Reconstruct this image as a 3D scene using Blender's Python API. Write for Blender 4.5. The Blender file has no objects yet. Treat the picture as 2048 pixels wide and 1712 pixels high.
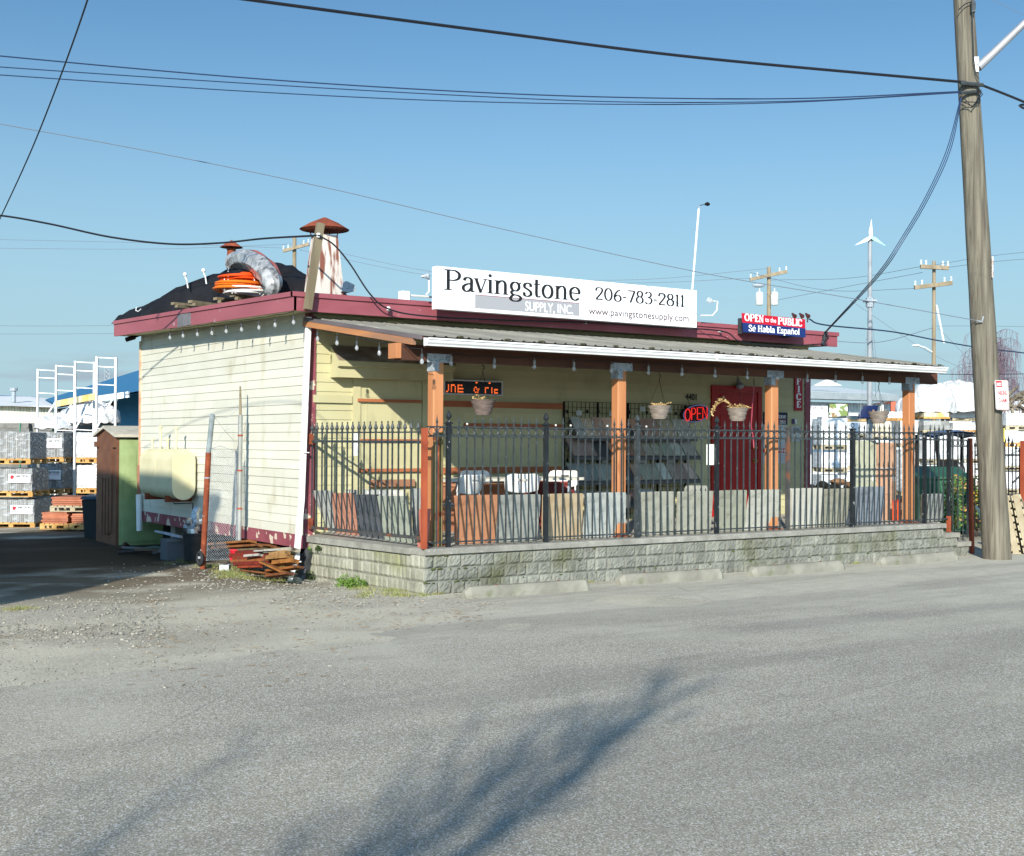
import bpy, math, random
from mathutils import Vector as V, Matrix
random.seed(7)
sc = bpy.context.scene
R_ = math.radians
# ---------------------------------------------------------------- camera
# scene frame: x runs along the shop front, y into the shop, z up; origin at the retaining wall's near corner
FPX = 2537.0
CAM = V((-7.055, -12.163, 1.70))
TH = R_(55.96)
def w2s(x, y, z): return V((x*math.sin(TH)+y*math.cos(TH), -x*math.cos(TH)+y*math.sin(TH), z))
PIT, ROL = math.atan(27/FPX), 0.0051
_r = V((1, 0, 0)); _f = V((0, math.cos(PIT), math.sin(PIT))); _u = V((0, -math.sin(PIT), math.cos(PIT)))
_r2 = _r*math.cos(ROL)+_u*math.sin(ROL); _u2 = _u*math.cos(ROL)-_r*math.sin(ROL)
CR, CU, CF = w2s(*_r2), w2s(*_u2), w2s(*_f)
FW = w2s(0, 1, 0); RT = w2s(1, 0, 0)
cd = bpy.data.cameras.new("camera"); cam = bpy.data.objects.new("camera", cd)
sc.collection.objects.link(cam); sc.camera = cam
cd.sensor_fit = 'HORIZONTAL'; cd.sensor_width = 36; cd.lens = 36*FPX/2048; cd.clip_start = .05; cd.clip_end = 3000
mx = Matrix((CR, CU, -CF)).transposed().to_4x4(); mx.translation = CAM; cam.matrix_world = mx
# ---------------------------------------------------------------- light
SUN = V((1.0, 1.05, -0.64)).normalized()            # the way the light travels
el = math.asin(-SUN.z)
wd = bpy.data.worlds.new("World"); sc.world = wd; wd.use_nodes = True
nt = wd.node_tree; bg = nt.nodes['Background']
sky = nt.nodes.new('ShaderNodeTexSky'); sky.sky_type = 'NISHITA'; sky.sun_disc = False
sky.sun_elevation = el; sky.sun_rotation = math.atan2(-SUN.x, -SUN.y)
sky.air_density = 1.0; sky.dust_density = 0.15; sky.ozone_density = 2.0; sky.altitude = 0
# a clear sky whose low band is pale blue air rather than yellow, with a faint far cloud bank
tcw = nt.nodes.new('ShaderNodeTexCoord'); sx = nt.nodes.new('ShaderNodeSeparateXYZ'); nt.links.new(tcw.outputs['Generated'], sx.inputs[0])
mr = nt.nodes.new('ShaderNodeMapRange'); mr.interpolation_type = 'SMOOTHSTEP'; mr.inputs[1].default_value = -.02; mr.inputs[2].default_value = .34; mr.inputs[3].default_value = 1.; mr.inputs[4].default_value = 0.; nt.links.new(sx.outputs['Z'], mr.inputs[0])
mxw = nt.nodes.new('ShaderNodeMix'); mxw.data_type = 'RGBA'; nt.links.new(mr.outputs[0], mxw.inputs[0]); tnt = nt.nodes.new('ShaderNodeMix'); tnt.data_type = 'RGBA'; tnt.blend_type = 'MULTIPLY'; tnt.inputs[0].default_value = 1; nt.links.new(sky.outputs[0], tnt.inputs[6]); tnt.inputs[7].default_value = (.82, 1.18, 1.32, 1); nt.links.new(tnt.outputs[2], mxw.inputs[6]); mxw.inputs[7].default_value = (4.9, 7.1, 8.2, 1)
dv = nt.nodes.new('ShaderNodeVectorMath'); dv.operation = 'DOT_PRODUCT'; nt.links.new(tcw.outputs['Generated'], dv.inputs[0]); dv.inputs[1].default_value = (-SUN.x, -SUN.y, 0)
gl = nt.nodes.new('ShaderNodeMapRange'); gl.interpolation_type = 'SMOOTHSTEP'; gl.inputs[1].default_value = .0; gl.inputs[2].default_value = .9; gl.inputs[3].default_value = 1.; gl.inputs[4].default_value = 3.2; nt.links.new(dv.outputs['Value'], gl.inputs[0])
mpw = nt.nodes.new('ShaderNodeMapping'); mpw.inputs['Scale'].default_value = (3, 3, 26); nt.links.new(tcw.outputs['Generated'], mpw.inputs[0])
nzw = nt.nodes.new('ShaderNodeTexNoise'); nzw.inputs['Scale'].default_value = 1.6; nzw.inputs['Detail'].default_value = 5; nt.links.new(mpw.outputs[0], nzw.inputs[0])
c1w = nt.nodes.new('ShaderNodeMapRange'); c1w.inputs[1].default_value = .56; c1w.inputs[2].default_value = .72; nt.links.new(nzw.outputs['Fac'], c1w.inputs[0])
c2w = nt.nodes.new('ShaderNodeMapRange'); c2w.inputs[1].default_value = .075; c2w.inputs[2].default_value = .04; nt.links.new(sx.outputs['Z'], c2w.inputs[0])
cmw = nt.nodes.new('ShaderNodeMath'); cmw.operation = 'MULTIPLY'; nt.links.new(c1w.outputs[0], cmw.inputs[0]); nt.links.new(c2w.outputs[0], cmw.inputs[1])
mx2 = nt.nodes.new('ShaderNodeMix'); mx2.data_type = 'RGBA'; nt.links.new(cmw.outputs[0], mx2.inputs[0]); nt.links.new(mxw.outputs[2], mx2.inputs[6]); mx2.inputs[7].default_value = (4.1, 4.3, 5.2, 1)
vs = nt.nodes.new('ShaderNodeVectorMath'); vs.operation = 'SCALE'; nt.links.new(mx2.outputs[2], vs.inputs[0]); nt.links.new(gl.outputs[0], vs.inputs['Scale'])   # brighter towards the sun, raised to add fill under the porch
nt.links.new(vs.outputs[0], bg.inputs[0]); bg.inputs[1].default_value = 0.058
ld = bpy.data.lights.new("sun", 'SUN'); ld.energy = 4.6; ld.angle = R_(.55); ld.color = (1, .945, .84)
lo = bpy.data.objects.new("sun", ld); sc.collection.objects.link(lo)
lo.rotation_euler = SUN.to_track_quat('-Z', 'Y').to_euler()
sc.view_settings.view_transform = 'Standard'; sc.view_settings.look = 'None'
sc.view_settings.exposure = 0.6; sc.view_settings.gamma = 1
sc.render.engine = 'CYCLES'
# ---------------------------------------------------------------- measuring helpers: a photo pixel seen on a plane of the place
def ray(px, py): return CF+CR*((px-1024)/FPX)-CU*((py-856)/FPX)
def pb(px, py, b):
    d = ray(px, py); return CAM+d*((b-CAM.y)/d.y)
def pa(px, py, a):
    d = ray(px, py); return CAM+d*((a-CAM.x)/d.x)
def pz(px, py, z=0.):
    d = ray(px, py); return CAM+d*((z-CAM.z)/d.z)
def pd(px, py, dep):
    d = ray(px, py); return CAM+d*(dep/d.dot(FW))
# ---------------------------------------------------------------- builders
class MB:
    def __init__(s): s.v = []; s.f = []; s.a = []; s.k = 0.5
    def face(s, pts):
        n = len(s.v); s.v += [tuple(p) for p in pts]; s.f.append(tuple(range(n, n+len(pts)))); s.a.append(s.k)
    def add(s, vs, fs):
        n = len(s.v); s.v += [tuple(p) for p in vs]
        for q in fs: s.f.append(tuple(i+n for i in q)); s.a.append(s.k)
    def box(s, x0, x1, y0, y1, z0, z1):
        s.add([(x0,y0,z0),(x1,y0,z0),(x1,y1,z0),(x0,y1,z0),(x0,y0,z1),(x1,y0,z1),(x1,y1,z1),(x0,y1,z1)],
              [(0,3,2,1),(4,5,6,7),(0,1,5,4),(1,2,6,5),(2,3,7,6),(3,0,4,7)])
    def obox(s, c, ax, ay, az):
        c = V(c); ax = V(ax); ay = V(ay); az = V(az)
        s.add([c-ax-ay-az, c+ax-ay-az, c+ax+ay-az, c-ax+ay-az, c-ax-ay+az, c+ax-ay+az, c+ax+ay+az, c-ax+ay+az],
              [(0,3,2,1),(4,5,6,7),(0,1,5,4),(1,2,6,5),(2,3,7,6),(3,0,4,7)])
    def beam(s, p, q, w, h, up=(0,0,1)):
        p = V(p); q = V(q); d = q-p; up = V(up); sd = d.cross(up)
        if sd.length < 1e-6: sd = d.cross(V((1,0,0)))
        sd.normalize(); u2 = sd.cross(d).normalized()
        s.obox((p+q)/2, d/2, sd*w/2, u2*h/2)
    def tube(s, pts, r, n=6, cap=True):
        pts = [V(p) for p in pts]; m = len(pts); rs = r if isinstance(r, (list, tuple)) else [r]*m
        base = len(s.v); prev = None
        for i, p in enumerate(pts):
            d = (pts[min(i+1, m-1)]-pts[max(i-1, 0)])
            if d.length < 1e-9: d = V((0,0,1))
            d.normalize()
            if prev is None:
                x = d.cross(V((0,0,1)) if abs(d.z) < .9 else V((1,0,0))).normalized()
            else:
                x = prev-d*prev.dot(d)
                x = x.normalized() if x.length > 1e-6 else d.orthogonal().normalized()
            prev = x; y = d.cross(x)
            for k in range(n):
                t = 2*math.pi*k/n; s.v.append(tuple(p+(x*math.cos(t)+y*math.sin(t))*rs[i]))
        for i in range(m-1):
            for k in range(n):
                a = base+i*n+k; b = base+i*n+(k+1) % n
                s.f.append((a, b, b+n, a+n)); s.a.append(s.k)
        if cap:
            s.f.append(tuple(base+k for k in reversed(range(n)))); s.a.append(s.k)
            s.f.append(tuple(base+(m-1)*n+k for k in range(n))); s.a.append(s.k)
    def lathe(s, prof, c=(0,0,0), n=16, wob=0, sq=None):
        c = V(c); base = len(s.v); m = len(prof)
        for r, z in prof:
            for k in range(n):
                t = 2*math.pi*k/n; rr = r*(1+wob*random.uniform(-1, 1))
                s.v.append((c.x+rr*math.cos(t), c.y+rr*math.sin(t)*(sq or 1), c.z+z))
        for i in range(m-1):
            for k in range(n):
                a = base+i*n+k; b = base+i*n+(k+1) % n
                s.f.append((a, b, b+n, a+n)); s.a.append(s.k)
        if prof[0][0] > 1e-4: s.f.append(tuple(base+k for k in reversed(range(n)))); s.a.append(s.k)
        if prof[-1][0] > 1e-4: s.f.append(tuple(base+(m-1)*n+k for k in range(n))); s.a.append(s.k)
    def prism(s, pts, vec):
        pts = [V(p) for p in pts]; vec = V(vec); n = len(pts)
        vs = pts+[p+vec for p in pts]
        fs = [tuple(reversed(range(n))), tuple(range(n, 2*n))]+[(i, (i+1) % n, (i+1) % n+n, i+n) for i in range(n)]
        s.add(vs, fs)
    def blob(s, c, rx, ry, rz, n=9, m=6, jit=.15, rot=0):
        c = V(c); base = len(s.v); ca, sa = math.cos(rot), math.sin(rot)
        for i in range(m+1):
            ph = math.pi*i/m
            for k in range(n):
                t = 2*math.pi*k/n; j = 1+random.uniform(-jit, jit) if 0 < i < m else 1
                x = rx*math.sin(ph)*math.cos(t)*j; y = ry*math.sin(ph)*math.sin(t)*j
                s.v.append((c.x+x*ca-y*sa, c.y+x*sa+y*ca, c.z-rz*math.cos(ph)*j))
        for i in range(m):
            for k in range(n):
                a = base+i*n+k; b = base+i*n+(k+1) % n
                s.f.append((a, b, b+n, a+n)); s.a.append(s.k)
    def grid(s, P, nu, nv, attr=None):
        base = len(s.v)
        for j in range(nv+1):
            for i in range(nu+1): s.v.append(tuple(P(i/nu, j/nv)))
        for j in range(nv):
            for i in range(nu):
                a = base+j*(nu+1)+i
                s.f.append((a, a+1, a+nu+2, a+nu+1)); s.a.append(attr(i/nu, j/nv) if attr else s.k)
    def build(s, name, mat, parent=None, smooth=False, at=None):
        off = V((0,0,0))
        q = parent
        while q is not None: off += q.location; q = q.parent
        if parent is None and at is not None: off = V(at)
        loc = V((0,0,0)) if not (parent is None and at is not None) else V(at)
        me = bpy.data.meshes.new(name)
        me.from_pydata([(x-off.x, y-off.y, z-off.z) for x, y, z in s.v], [], s.f)
        at_ = me.attributes.new('v', 'FLOAT', 'FACE'); at_.data.foreach_set('value', s.a)
        me.materials.append(mat)
        if smooth:
            me.polygons.foreach_set('use_smooth', [True]*len(me.polygons))
            try: me.set_sharp_from_angle(angle=R_(45))
            except Exception: pass
        me.update()
        o = bpy.data.objects.new(name, me); sc.collection.objects.link(o); o.location = loc
        if parent: o.parent = parent
        return o
def tag(o, label, cat=None, group=None, kind=None):
    o['label'] = label
    if cat: o['category'] = cat
    if group: o['group'] = group
    if kind: o['kind'] = kind
    return o
def thing(name, label, cat, loc=(0,0,0), group=None):
    o = bpy.data.objects.new(name, None); sc.collection.objects.link(o); o.location = V(loc)
    o.empty_display_size = .1
    return tag(o, label, cat, group)
def struct(name, mb, mat, **k):
    o = mb.build(name, mat, **k); o['kind'] = 'structure'; return o
def dup(o, loc=None, rz=None, label=None, parent=None):
    c = o.copy(); sc.collection.objects.link(c)
    c.parent = parent
    if loc is not None: c.location = V(loc)
    if rz is not None: c.rotation_euler = (0, 0, rz)
    if label: c['label'] = label
    for ch in list(o.children): dup(ch, parent=c)
    return c
# ---------------------------------------------------------------- materials
def L(c):
    if isinstance(c, (int, float)): c = (c, c, c)
    return tuple(((x/255)/12.92 if x/255 <= .04045 else ((x/255+.055)/1.055)**2.4) for x in c)
def S(c, k=1.0): return tuple(min(.9, x*k) for x in L(c))+(1,)
def mat(name, c1, c2=None, sc_=4., st=(1,1,1), lo=.35, hi=.65, rough=.75, metal=0., bump=0., bsc=None, spec=.3, at=0., c3=None, sc3=30., lo3=.55, hi3=.62, st3=None, det=6, k=.85, sheen=None, emit=None, trans=0., alpha=1., coat=0., bst=None):
    m = bpy.data.materials.new(name); m.use_nodes = True; N = m.node_tree.nodes; K = m.node_tree.links; p = N['Principled BSDF']
    p.inputs['Roughness'].default_value = rough; p.inputs['Metallic'].default_value = metal
    p.inputs['Specular IOR Level'].default_value = spec
    p.inputs['Transmission Weight'].default_value = trans; p.inputs['Alpha'].default_value = alpha
    p.inputs['Coat Weight'].default_value = coat
    tc = N.new('ShaderNodeTexCoord')
    def noise(scale, stv, d=det):
        mp = N.new('ShaderNodeMapping'); mp.inputs['Scale'].default_value = stv; K.new(tc.outputs['Object'], mp.inputs[0])
        nz = N.new('ShaderNodeTexNoise'); nz.inputs['Scale'].default_value = scale; nz.inputs['Detail'].default_value = d
        K.new(mp.outputs[0], nz.inputs['Vector']); return nz
    def ramp(nz, a, b):
        r = N.new('ShaderNodeMapRange'); r.inputs[1].default_value = a; r.inputs[2].default_value = b
        K.new(nz.outputs['Fac'], r.inputs[0]); return r
    def mix(f, A, B, typ='MIX'):
        x = N.new('ShaderNodeMix'); x.data_type = 'RGBA'; x.blend_type = typ
        if isinstance(f, (int, float)): x.inputs[0].default_value = f
        else: K.new(f, x.inputs[0])
        for s_, i in ((A, 6), (B, 7)):
            if isinstance(s_, tuple): x.inputs[i].default_value = s_
            else: K.new(s_, x.inputs[i])
        return x.outputs[2]
    col = S(c1, k)
    if c2 is not None: col = mix(ramp(noise(sc_, st), lo, hi).outputs[0], S(c1, k), S(c2, k))
    if c3 is not None: col = mix(ramp(noise(sc3, st3 or st), lo3, hi3).outputs[0], col, S(c3, k))
    if at:
        an = N.new('ShaderNodeAttribute'); an.attribute_name = 'v'
        r = N.new('ShaderNodeMapRange'); r.inputs[3].default_value = 1-at; r.inputs[4].default_value = 1+at
        K.new(an.outputs['Fac'], r.inputs[0])
        cx = N.new('ShaderNodeCombineXYZ')
        for i in range(3): K.new(r.outputs[0], cx.inputs[i])
        col = mix(1.0, col, cx.outputs[0], 'MULTIPLY')
    if isinstance(col, tuple): p.inputs['Base Color'].default_value = col
    else: K.new(col, p.inputs['Base Color'])
    if bump:
        nb = noise(bsc or sc_*3, bst or st, 8); b = N.new('ShaderNodeBump'); b.inputs['Strength'].default_value = min(1, bump*10); b.inputs['Distance'].default_value = bump
        K.new(nb.outputs['Fac'], b.inputs['Height']); K.new(b.outputs[0], p.inputs['Normal'])
    if emit:
        p.inputs['Emission Color'].default_value = L(emit[0])+(1,); p.inputs['Emission Strength'].default_value = emit[1]
    return m
M = {}
def mm(key, *a, **k): M[key] = mat(key, *a, **k); return M[key]
mm('siding', (226,224,208), (216,214,196), 1.3, (1,1,3), lo=.3, hi=.7, rough=.6, bump=.002, bsc=25, bst=(1,1,4), c3=(196,188,160), sc3=2.6, st3=(1,1.2,.6), lo3=.57, hi3=.78, at=.07, k=.82)
mm('siding_front', (208,202,160), (199,193,150), 1.3, (1,1,3), lo=.3, hi=.7, rough=.6, bump=.002, bsc=25, bst=(1,1,4), c3=(170,164,126), sc3=2.4, st3=(1.2,1,.6), lo3=.57, hi3=.8, at=.07, k=.8)
mm('maroon', (152,84,92), (140,74,82), 2, (1,1,3), rough=.62, bump=.003, bsc=30, bst=(1,1,6), c3=(172,128,128), sc3=9, lo3=.68, hi3=.74, k=.9)
mm('maroon_worn', (146,78,86), (130,70,76), 3, rough=.7, bump=.004, bsc=25, c3=(214,200,178), sc3=5, lo3=.57, hi3=.6, k=.9)
mm('maroon_bare', (148,80,88), (132,68,76), 3, rough=.7, bump=.004, bsc=25, c3=(206,190,170), sc3=7, lo3=.585, hi3=.61, k=.9)
mm('cedar', (206,142,96), (184,118,76), 6, (1,1,.12), lo=.35, hi=.7, rough=.6, bump=.003, bsc=40, bst=(1,1,.06), c3=(160,84,44), sc3=9, lo3=.62, hi3=.75, st3=(1,1,.2), k=.8)
mm('cedar_flat', (190,118,78), (168,94,60), 6, (.12,1,1), rough=.6, bump=.003, bsc=40, bst=(.06,1,1), c3=(150,76,44), sc3=6, lo3=.6, hi3=.75, st3=(.3,1,1), k=.75)
mm('cedar_rake', (206,140,88), (172,122,88), 5, (1,.12,1), rough=.7, bump=.003, bsc=40, bst=(1,.06,1), c3=(140,112,98), sc3=4, lo3=.52, hi3=.7, st3=(1,.2,1), k=.8)
mm('dark_beam', (112,72,54), (88,56,42), 4, (.15,1,1), rough=.75, bump=.003, bsc=40, bst=(.06,1,1), k=.7)
mm('white_metal', (240,240,238), (226,226,224), 2, rough=.4, bump=.001, bsc=8, k=.92)
mm('white_paint', (238,238,236), (225,224,218), 3, rough=.5, k=.9)
mm('galv', (176,184,190), (152,160,168), 12, rough=.5, metal=.1, c3=(120,128,136), sc3=40)
mm('galv_pipe', (176,180,176), (150,152,146), 6, (1,1,.4), rough=.45, metal=.3, c3=(166,88,40), sc3=3, lo3=.66, hi3=.7, st3=(1,1,1))
mm('rust', (150,78,48), (120,58,38), 7, rough=.85, bump=.004, bsc=40, c3=(178,104,66), sc3=12, lo3=.6, hi3=.7)
mm('rust_post', (178,88,56), (152,70,46), 7, (1,1,.3), rough=.75, bump=.003, bsc=40, k=.8)
mm('iron', (70,76,78), (54,60,62), 12, rough=.5, metal=.2, bump=.002, bsc=60, c3=(96,104,108), sc3=30, lo3=.6, hi3=.68)
mm('iron_worn', (44,49,53), (34,38,41), 12, rough=.5, metal=.2, bump=.002, bsc=60, c3=(158,160,158), sc3=22, lo3=.66, hi3=.68, st3=(1,1,.5))
mm('iron_rust', (80,80,78), (66,66,66), 9, rough=.7, c3=(118,76,56), sc3=5, lo3=.56, hi3=.66, bump=.002, bsc=60)
mm('block', (144,145,134), (120,121,112), 4, rough=.95, bump=.008, bsc=30, c3=(100,102,78), sc3=1.7, lo3=.52, hi3=.72, at=.14, k=.8)
mm('block_side', (168,167,150), (146,145,128), 4, rough=.95, bump=.008, bsc=30, c3=(136,138,96), sc3=1.3, lo3=.52, hi3=.75, at=.14, k=.8)
mm('cap', (166,164,154), (142,140,130), 5, rough=.95, bump=.008, bsc=45, c3=(190,186,176), sc3=45, lo3=.6, hi3=.68, at=.1, k=.8)
mm('concrete', (168,165,150), (142,139,126), 3, rough=.92, bump=.006, bsc=35, c3=(128,130,104), sc3=5, lo3=.6, hi3=.75, k=.74)
mm('conc_floor', (204,198,184), (186,180,166), 2, rough=.9, bump=.003, bsc=20, k=.8)
mm('corr_roof', (150,146,134), (126,124,114), 2.5, (1,.3,1), rough=.8, c3=(176,172,160), sc3=6, lo3=.6, hi3=.75, st3=(2,.3,1), at=.12, k=.8)
mm('black', (22,22,24), (16,16,18), 5, rough=.8)
mm('black_gloss', (24,25,27), rough=.25, spec=.5)
mm('cable', (30,33,40), rough=.5, spec=.4)
mm('cable_blue', (38,56,86), rough=.5, spec=.4)
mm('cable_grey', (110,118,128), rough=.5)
mm('darkgap', (20,18,16), rough=1)  # near-black in place of the shade inside openings
mm('door_red', (176,34,30), (164,28,26), 3, rough=.45, k=.9)
mm('brass', (190,150,80), rough=.3, metal=.9)
mm('glass', (235,240,245), rough=.08, trans=.85, spec=.5)
mm('sign_white', (250,250,250), (243,243,244), 1.2, rough=.45, c3=(232,232,230), sc3=3, lo3=.6, hi3=.8, k=.9)
mm('ink', (34,34,36), rough=.5)
mm('ink_soft', (96,72,76), rough=.5)
mm('sign_grey', (164,164,167), rough=.5)
mm('sign_red', (196,28,52), rough=.45)
mm('sign_blue', (30,52,112), rough=.45)
mm('navy', (34,40,70), rough=.45)
mm('tarp', (26,27,32), (20,20,24), 6, rough=.75, bump=.012, bsc=7, spec=.25)
mm('wood_grey', (148,136,112), (120,108,86), 6, (1,1,.12), rough=.9, bump=.004, bsc=40, bst=(1,1,.06), k=.8)
mm('pallet_wood', (222,178,112), (196,146,82), 5, rough=.85, bump=.003, bsc=30, at=.12, k=.8)
mm('pallet_grey', (198,186,158), (172,158,128), 5, rough=.9, bump=.003, bsc=30, at=.15, k=.8)
mm('stretch_wrap', (226,228,228), (186,190,190), 6, (.4,.4,2), lo=.4, hi=.6, rough=.25, bump=.02, bsc=9, spec=.7, c3=(250,250,250), sc3=9, lo3=.55, hi3=.62, k=.9)
mm('paver_grey', (166,166,162), (146,146,142), 8, rough=.85, at=.35, k=.75)
mm('paver_white', (236,234,226), (214,212,204), 6, rough=.5, bump=.01, bsc=14, at=.1, c3=(196,196,196), sc3=7, lo3=.58, hi3=.68, k=.9)
mm('paver_red', (198,128,98), (178,108,80), 6, rough=.9, bump=.004, at=.2, k=.8)
# ---------------------------------------------------------------- ground, road
BW = 3.05; RX = 9.36; BL = 9.93          # front wall line, right end, left wall's far end
def sm(x, a, b):
    t = min(1, max(0, (x-a)/(b-a))); return t*t*(3-2*t)
def gz(a, b):
    z = -.10*sm(b, .0, 3.0)-.06*sm(b, 4, 11)
    return z*(1-sm(a, 3, 6))
def pg(px, py):
    z = 0.
    for _ in range(6):
        p = pz(px, py, z); z = gz(p.x, p.y)
    return p
def ground_mat(name, kind):
    m = bpy.data.materials.new(name); m.use_nodes = True; N = m.node_tree.nodes; K = m.node_tree.links; p = N['Principled BSDF']
    p.inputs['Roughness'].default_value = .95; p.inputs['Specular IOR Level'].default_value = .12
    tc = N.new('ShaderNodeTexCoord')
    def noise(s, d=6, st=(1,1,1), off=(0,0,0)):
        mp = N.new('ShaderNodeMapping'); mp.inputs['Scale'].default_value = st; mp.inputs['Location'].default_value = off; K.new(tc.outputs['Object'], mp.inputs[0])
        n = N.new('ShaderNodeTexNoise'); n.inputs['Scale'].default_value = s; n.inputs['Detail'].default_value = d; K.new(mp.outputs[0], n.inputs[0]); return n.outputs['Fac']
    def vor(s, out='Color', feat='F1', st=(1,1,1)):
        mp = N.new('ShaderNodeMapping'); mp.inputs['Scale'].default_value = st; K.new(tc.outputs['Object'], mp.inputs[0])
        n = N.new('ShaderNodeTexVoronoi'); n.inputs['Scale'].default_value = s; n.feature = feat; K.new(mp.outputs[0], n.inputs[0]); return n.outputs[out]
    def rng(x, a, b, c=0, d=1):
        r = N.new('ShaderNodeMapRange')
        for i, q in enumerate((a, b, c, d)): r.inputs[i+1].default_value = q
        K.new(x, r.inputs[0]); return r.outputs[0]
    def mix(f, A, B, typ='MIX'):
        x = N.new('ShaderNodeMix'); x.data_type = 'RGBA'; x.blend_type = typ
        if isinstance(f, float): x.inputs[0].default_value = f
        else: K.new(f, x.inputs[0])
        for s_, i in ((A, 6), (B, 7)):
            if isinstance(s_, tuple): x.inputs[i].default_value = s_
            else: K.new(s_, x.inputs[i])
        return x.outputs[2]
    def math_(op, a, b):
        x = N.new('ShaderNodeMath'); x.operation = op
        for i, q in enumerate((a, b)):
            if isinstance(q, (int, float)): x.inputs[i].default_value = q
            else: K.new(q, x.inputs[i])
        return x.outputs[0]
    def bw(c):
        x = N.new('ShaderNodeRGBToBW'); K.new(c, x.inputs[0]); return x.outputs[0]
    sep = N.new('ShaderNodeSeparateXYZ'); K.new(tc.outputs['Object'], sep.inputs[0])
    if kind == 'road':
        c = mix(rng(noise(.7, 5), .35, .7), S((202,193,170), .84), S((180,172,153), .84))
        agg = bw(vor(135))
        c = mix(rng(agg, .08, .42), S((126,124,117), .82), c)                    # dark chips
        c = mix(rng(agg, .66, .80), c, S((232,229,220), .95))                 # light chips
        c = mix(rng(noise(260, 2), .35, .65), c, mix(.4, c, S((110,112,114), .7)))
        d = math_('ADD', sep.outputs['Y'], rng(noise(.55, 5, (1,1,1)), .3, .7, -1.6, 1.6))
        d = math_('ADD', d, math_('MULTIPLY', sep.outputs['X'], .06))
        dust = rng(d, -4.3, -1.9)
        dust = math_('MULTIPLY', dust, rng(noise(9, 6, (.35,1,1)), .3, .6, .35, 1.))
        c = mix(dust, c, mix(rng(noise(60, 4), .35, .65), S((208,203,186), .9), S((184,180,164), .88)))
        wv = noise(1.6, 3); vd = N.new('ShaderNodeVectorMath'); vd.operation = 'MULTIPLY_ADD'; K.new(N.new('ShaderNodeTexNoise').outputs['Color'], vd.inputs[0]); vd.inputs[1].default_value = (.5,.5,0); K.new(tc.outputs['Object'], vd.inputs[2])
        vc = N.new('ShaderNodeTexVoronoi'); vc.feature = 'DISTANCE_TO_EDGE'; vc.inputs['Scale'].default_value = .22; K.new(vd.outputs[0], vc.inputs[0])
        crack = math_('MULTIPLY', rng(vc.outputs['Distance'], .0035, .0008), rng(noise(.8, 3, (1,1,1), (4,4,0)), .5, .56)); c = mix(math_('MULTIPLY', crack, .16), c, S((70,68,64), .8))
        lane = rng(noise(1.1, 4, (.10,1,1), (0,2,0)), .46, .58); c = mix(math_('MULTIPLY', lane, .26), c, S((120,118,114), .8))
        st = rng(noise(2.2, 5, (.25,1,1), (3,9,0)), .62, .75)
        c = mix(math_('MULTIPLY', st, .35), c, S((130,124,110), .8))
        h = math_('ADD', agg, noise(200, 3)); bs, bd = .55, .006
    else:
        a1 = bw(vor(46)); a2 = bw(vor(110))
        stone = mix(rng(a1, .1, .9), S((160,155,140), .9), S((218,212,194), .93))
        stone2 = mix(rng(a2, .1, .9), S((162,157,141), .9), S((212,206,187), .93))
        big = rng(noise(.5, 4), .45, .6)
        c = mix(big, stone2, stone)
        c = mix(rng(noise(300, 2), .3, .7), c, mix(.3, c, S((84,80,72), .7)))
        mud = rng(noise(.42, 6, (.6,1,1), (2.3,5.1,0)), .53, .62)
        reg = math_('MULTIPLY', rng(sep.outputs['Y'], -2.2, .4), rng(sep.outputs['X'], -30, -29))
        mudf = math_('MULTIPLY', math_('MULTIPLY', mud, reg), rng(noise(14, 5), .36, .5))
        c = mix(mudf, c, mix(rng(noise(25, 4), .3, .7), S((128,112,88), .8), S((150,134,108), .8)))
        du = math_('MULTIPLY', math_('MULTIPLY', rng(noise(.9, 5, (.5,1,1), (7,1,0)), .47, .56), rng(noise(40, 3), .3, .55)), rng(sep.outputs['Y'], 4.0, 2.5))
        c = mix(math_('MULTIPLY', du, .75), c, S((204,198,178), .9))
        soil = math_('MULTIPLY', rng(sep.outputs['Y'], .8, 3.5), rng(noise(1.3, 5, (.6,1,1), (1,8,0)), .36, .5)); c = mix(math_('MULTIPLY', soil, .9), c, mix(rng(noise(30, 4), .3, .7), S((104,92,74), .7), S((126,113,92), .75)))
        yard_shade = math_('MULTIPLY', rng(math_('ADD', sep.outputs['Y'], rng(noise(.9, 5), .3, .7, -1, 1)), 4.2, 6.5), rng(sep.outputs['Y'], 12.6, 12.2)); yard_shade = math_('MULTIPLY', yard_shade, rng(sep.outputs['X'], 3.2, 2.0)); c = mix(math_('MULTIPLY', yard_shade, .93), c, S((74,60,44), .7))  # painted shade: darkens the soil where the neighbour's shadow falls
        far = rng(sep.outputs['Y'], 14, 40)
        h = math_('ADD', math_('MULTIPLY', vor(46, 'Distance'), -1.2), noise(120, 3)); bs, bd = .35, .008
    b = N.new('ShaderNodeBump'); b.inputs['Strength'].default_value = bs; b.inputs['Distance'].default_value = bd
    K.new(h, b.inputs['Height']); K.new(b.outputs[0], p.inputs['Normal'])
    K.new(c, p.inputs['Base Color'])
    return m
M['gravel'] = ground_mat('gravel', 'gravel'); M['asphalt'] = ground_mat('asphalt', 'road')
xs = [-900,-300,-120,-60,-40]+[-30+i for i in range(0, 24)]+[-6+i*.5 for i in range(0, 31)]+[10,14,20,30,50,80,150,300,900]
ys = [-900,-200,-60,-30,-15,-8]+[-5+i*.5 for i in range(0, 50)]+[20+2*i for i in range(0, 12)]+[46,60,100,300,900,2500]
xs = sorted(set(xs)); ys = sorted(set(ys))
g = MB(); n = len(xs)
g.v = [(x, y, gz(x, y)+(.012*math.sin(x*2.1+y*1.3)*math.sin(y*1.7-x) if -8 < x < 3 and -2.6 < y < 14 else 0)) for y in ys for x in xs]
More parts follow.
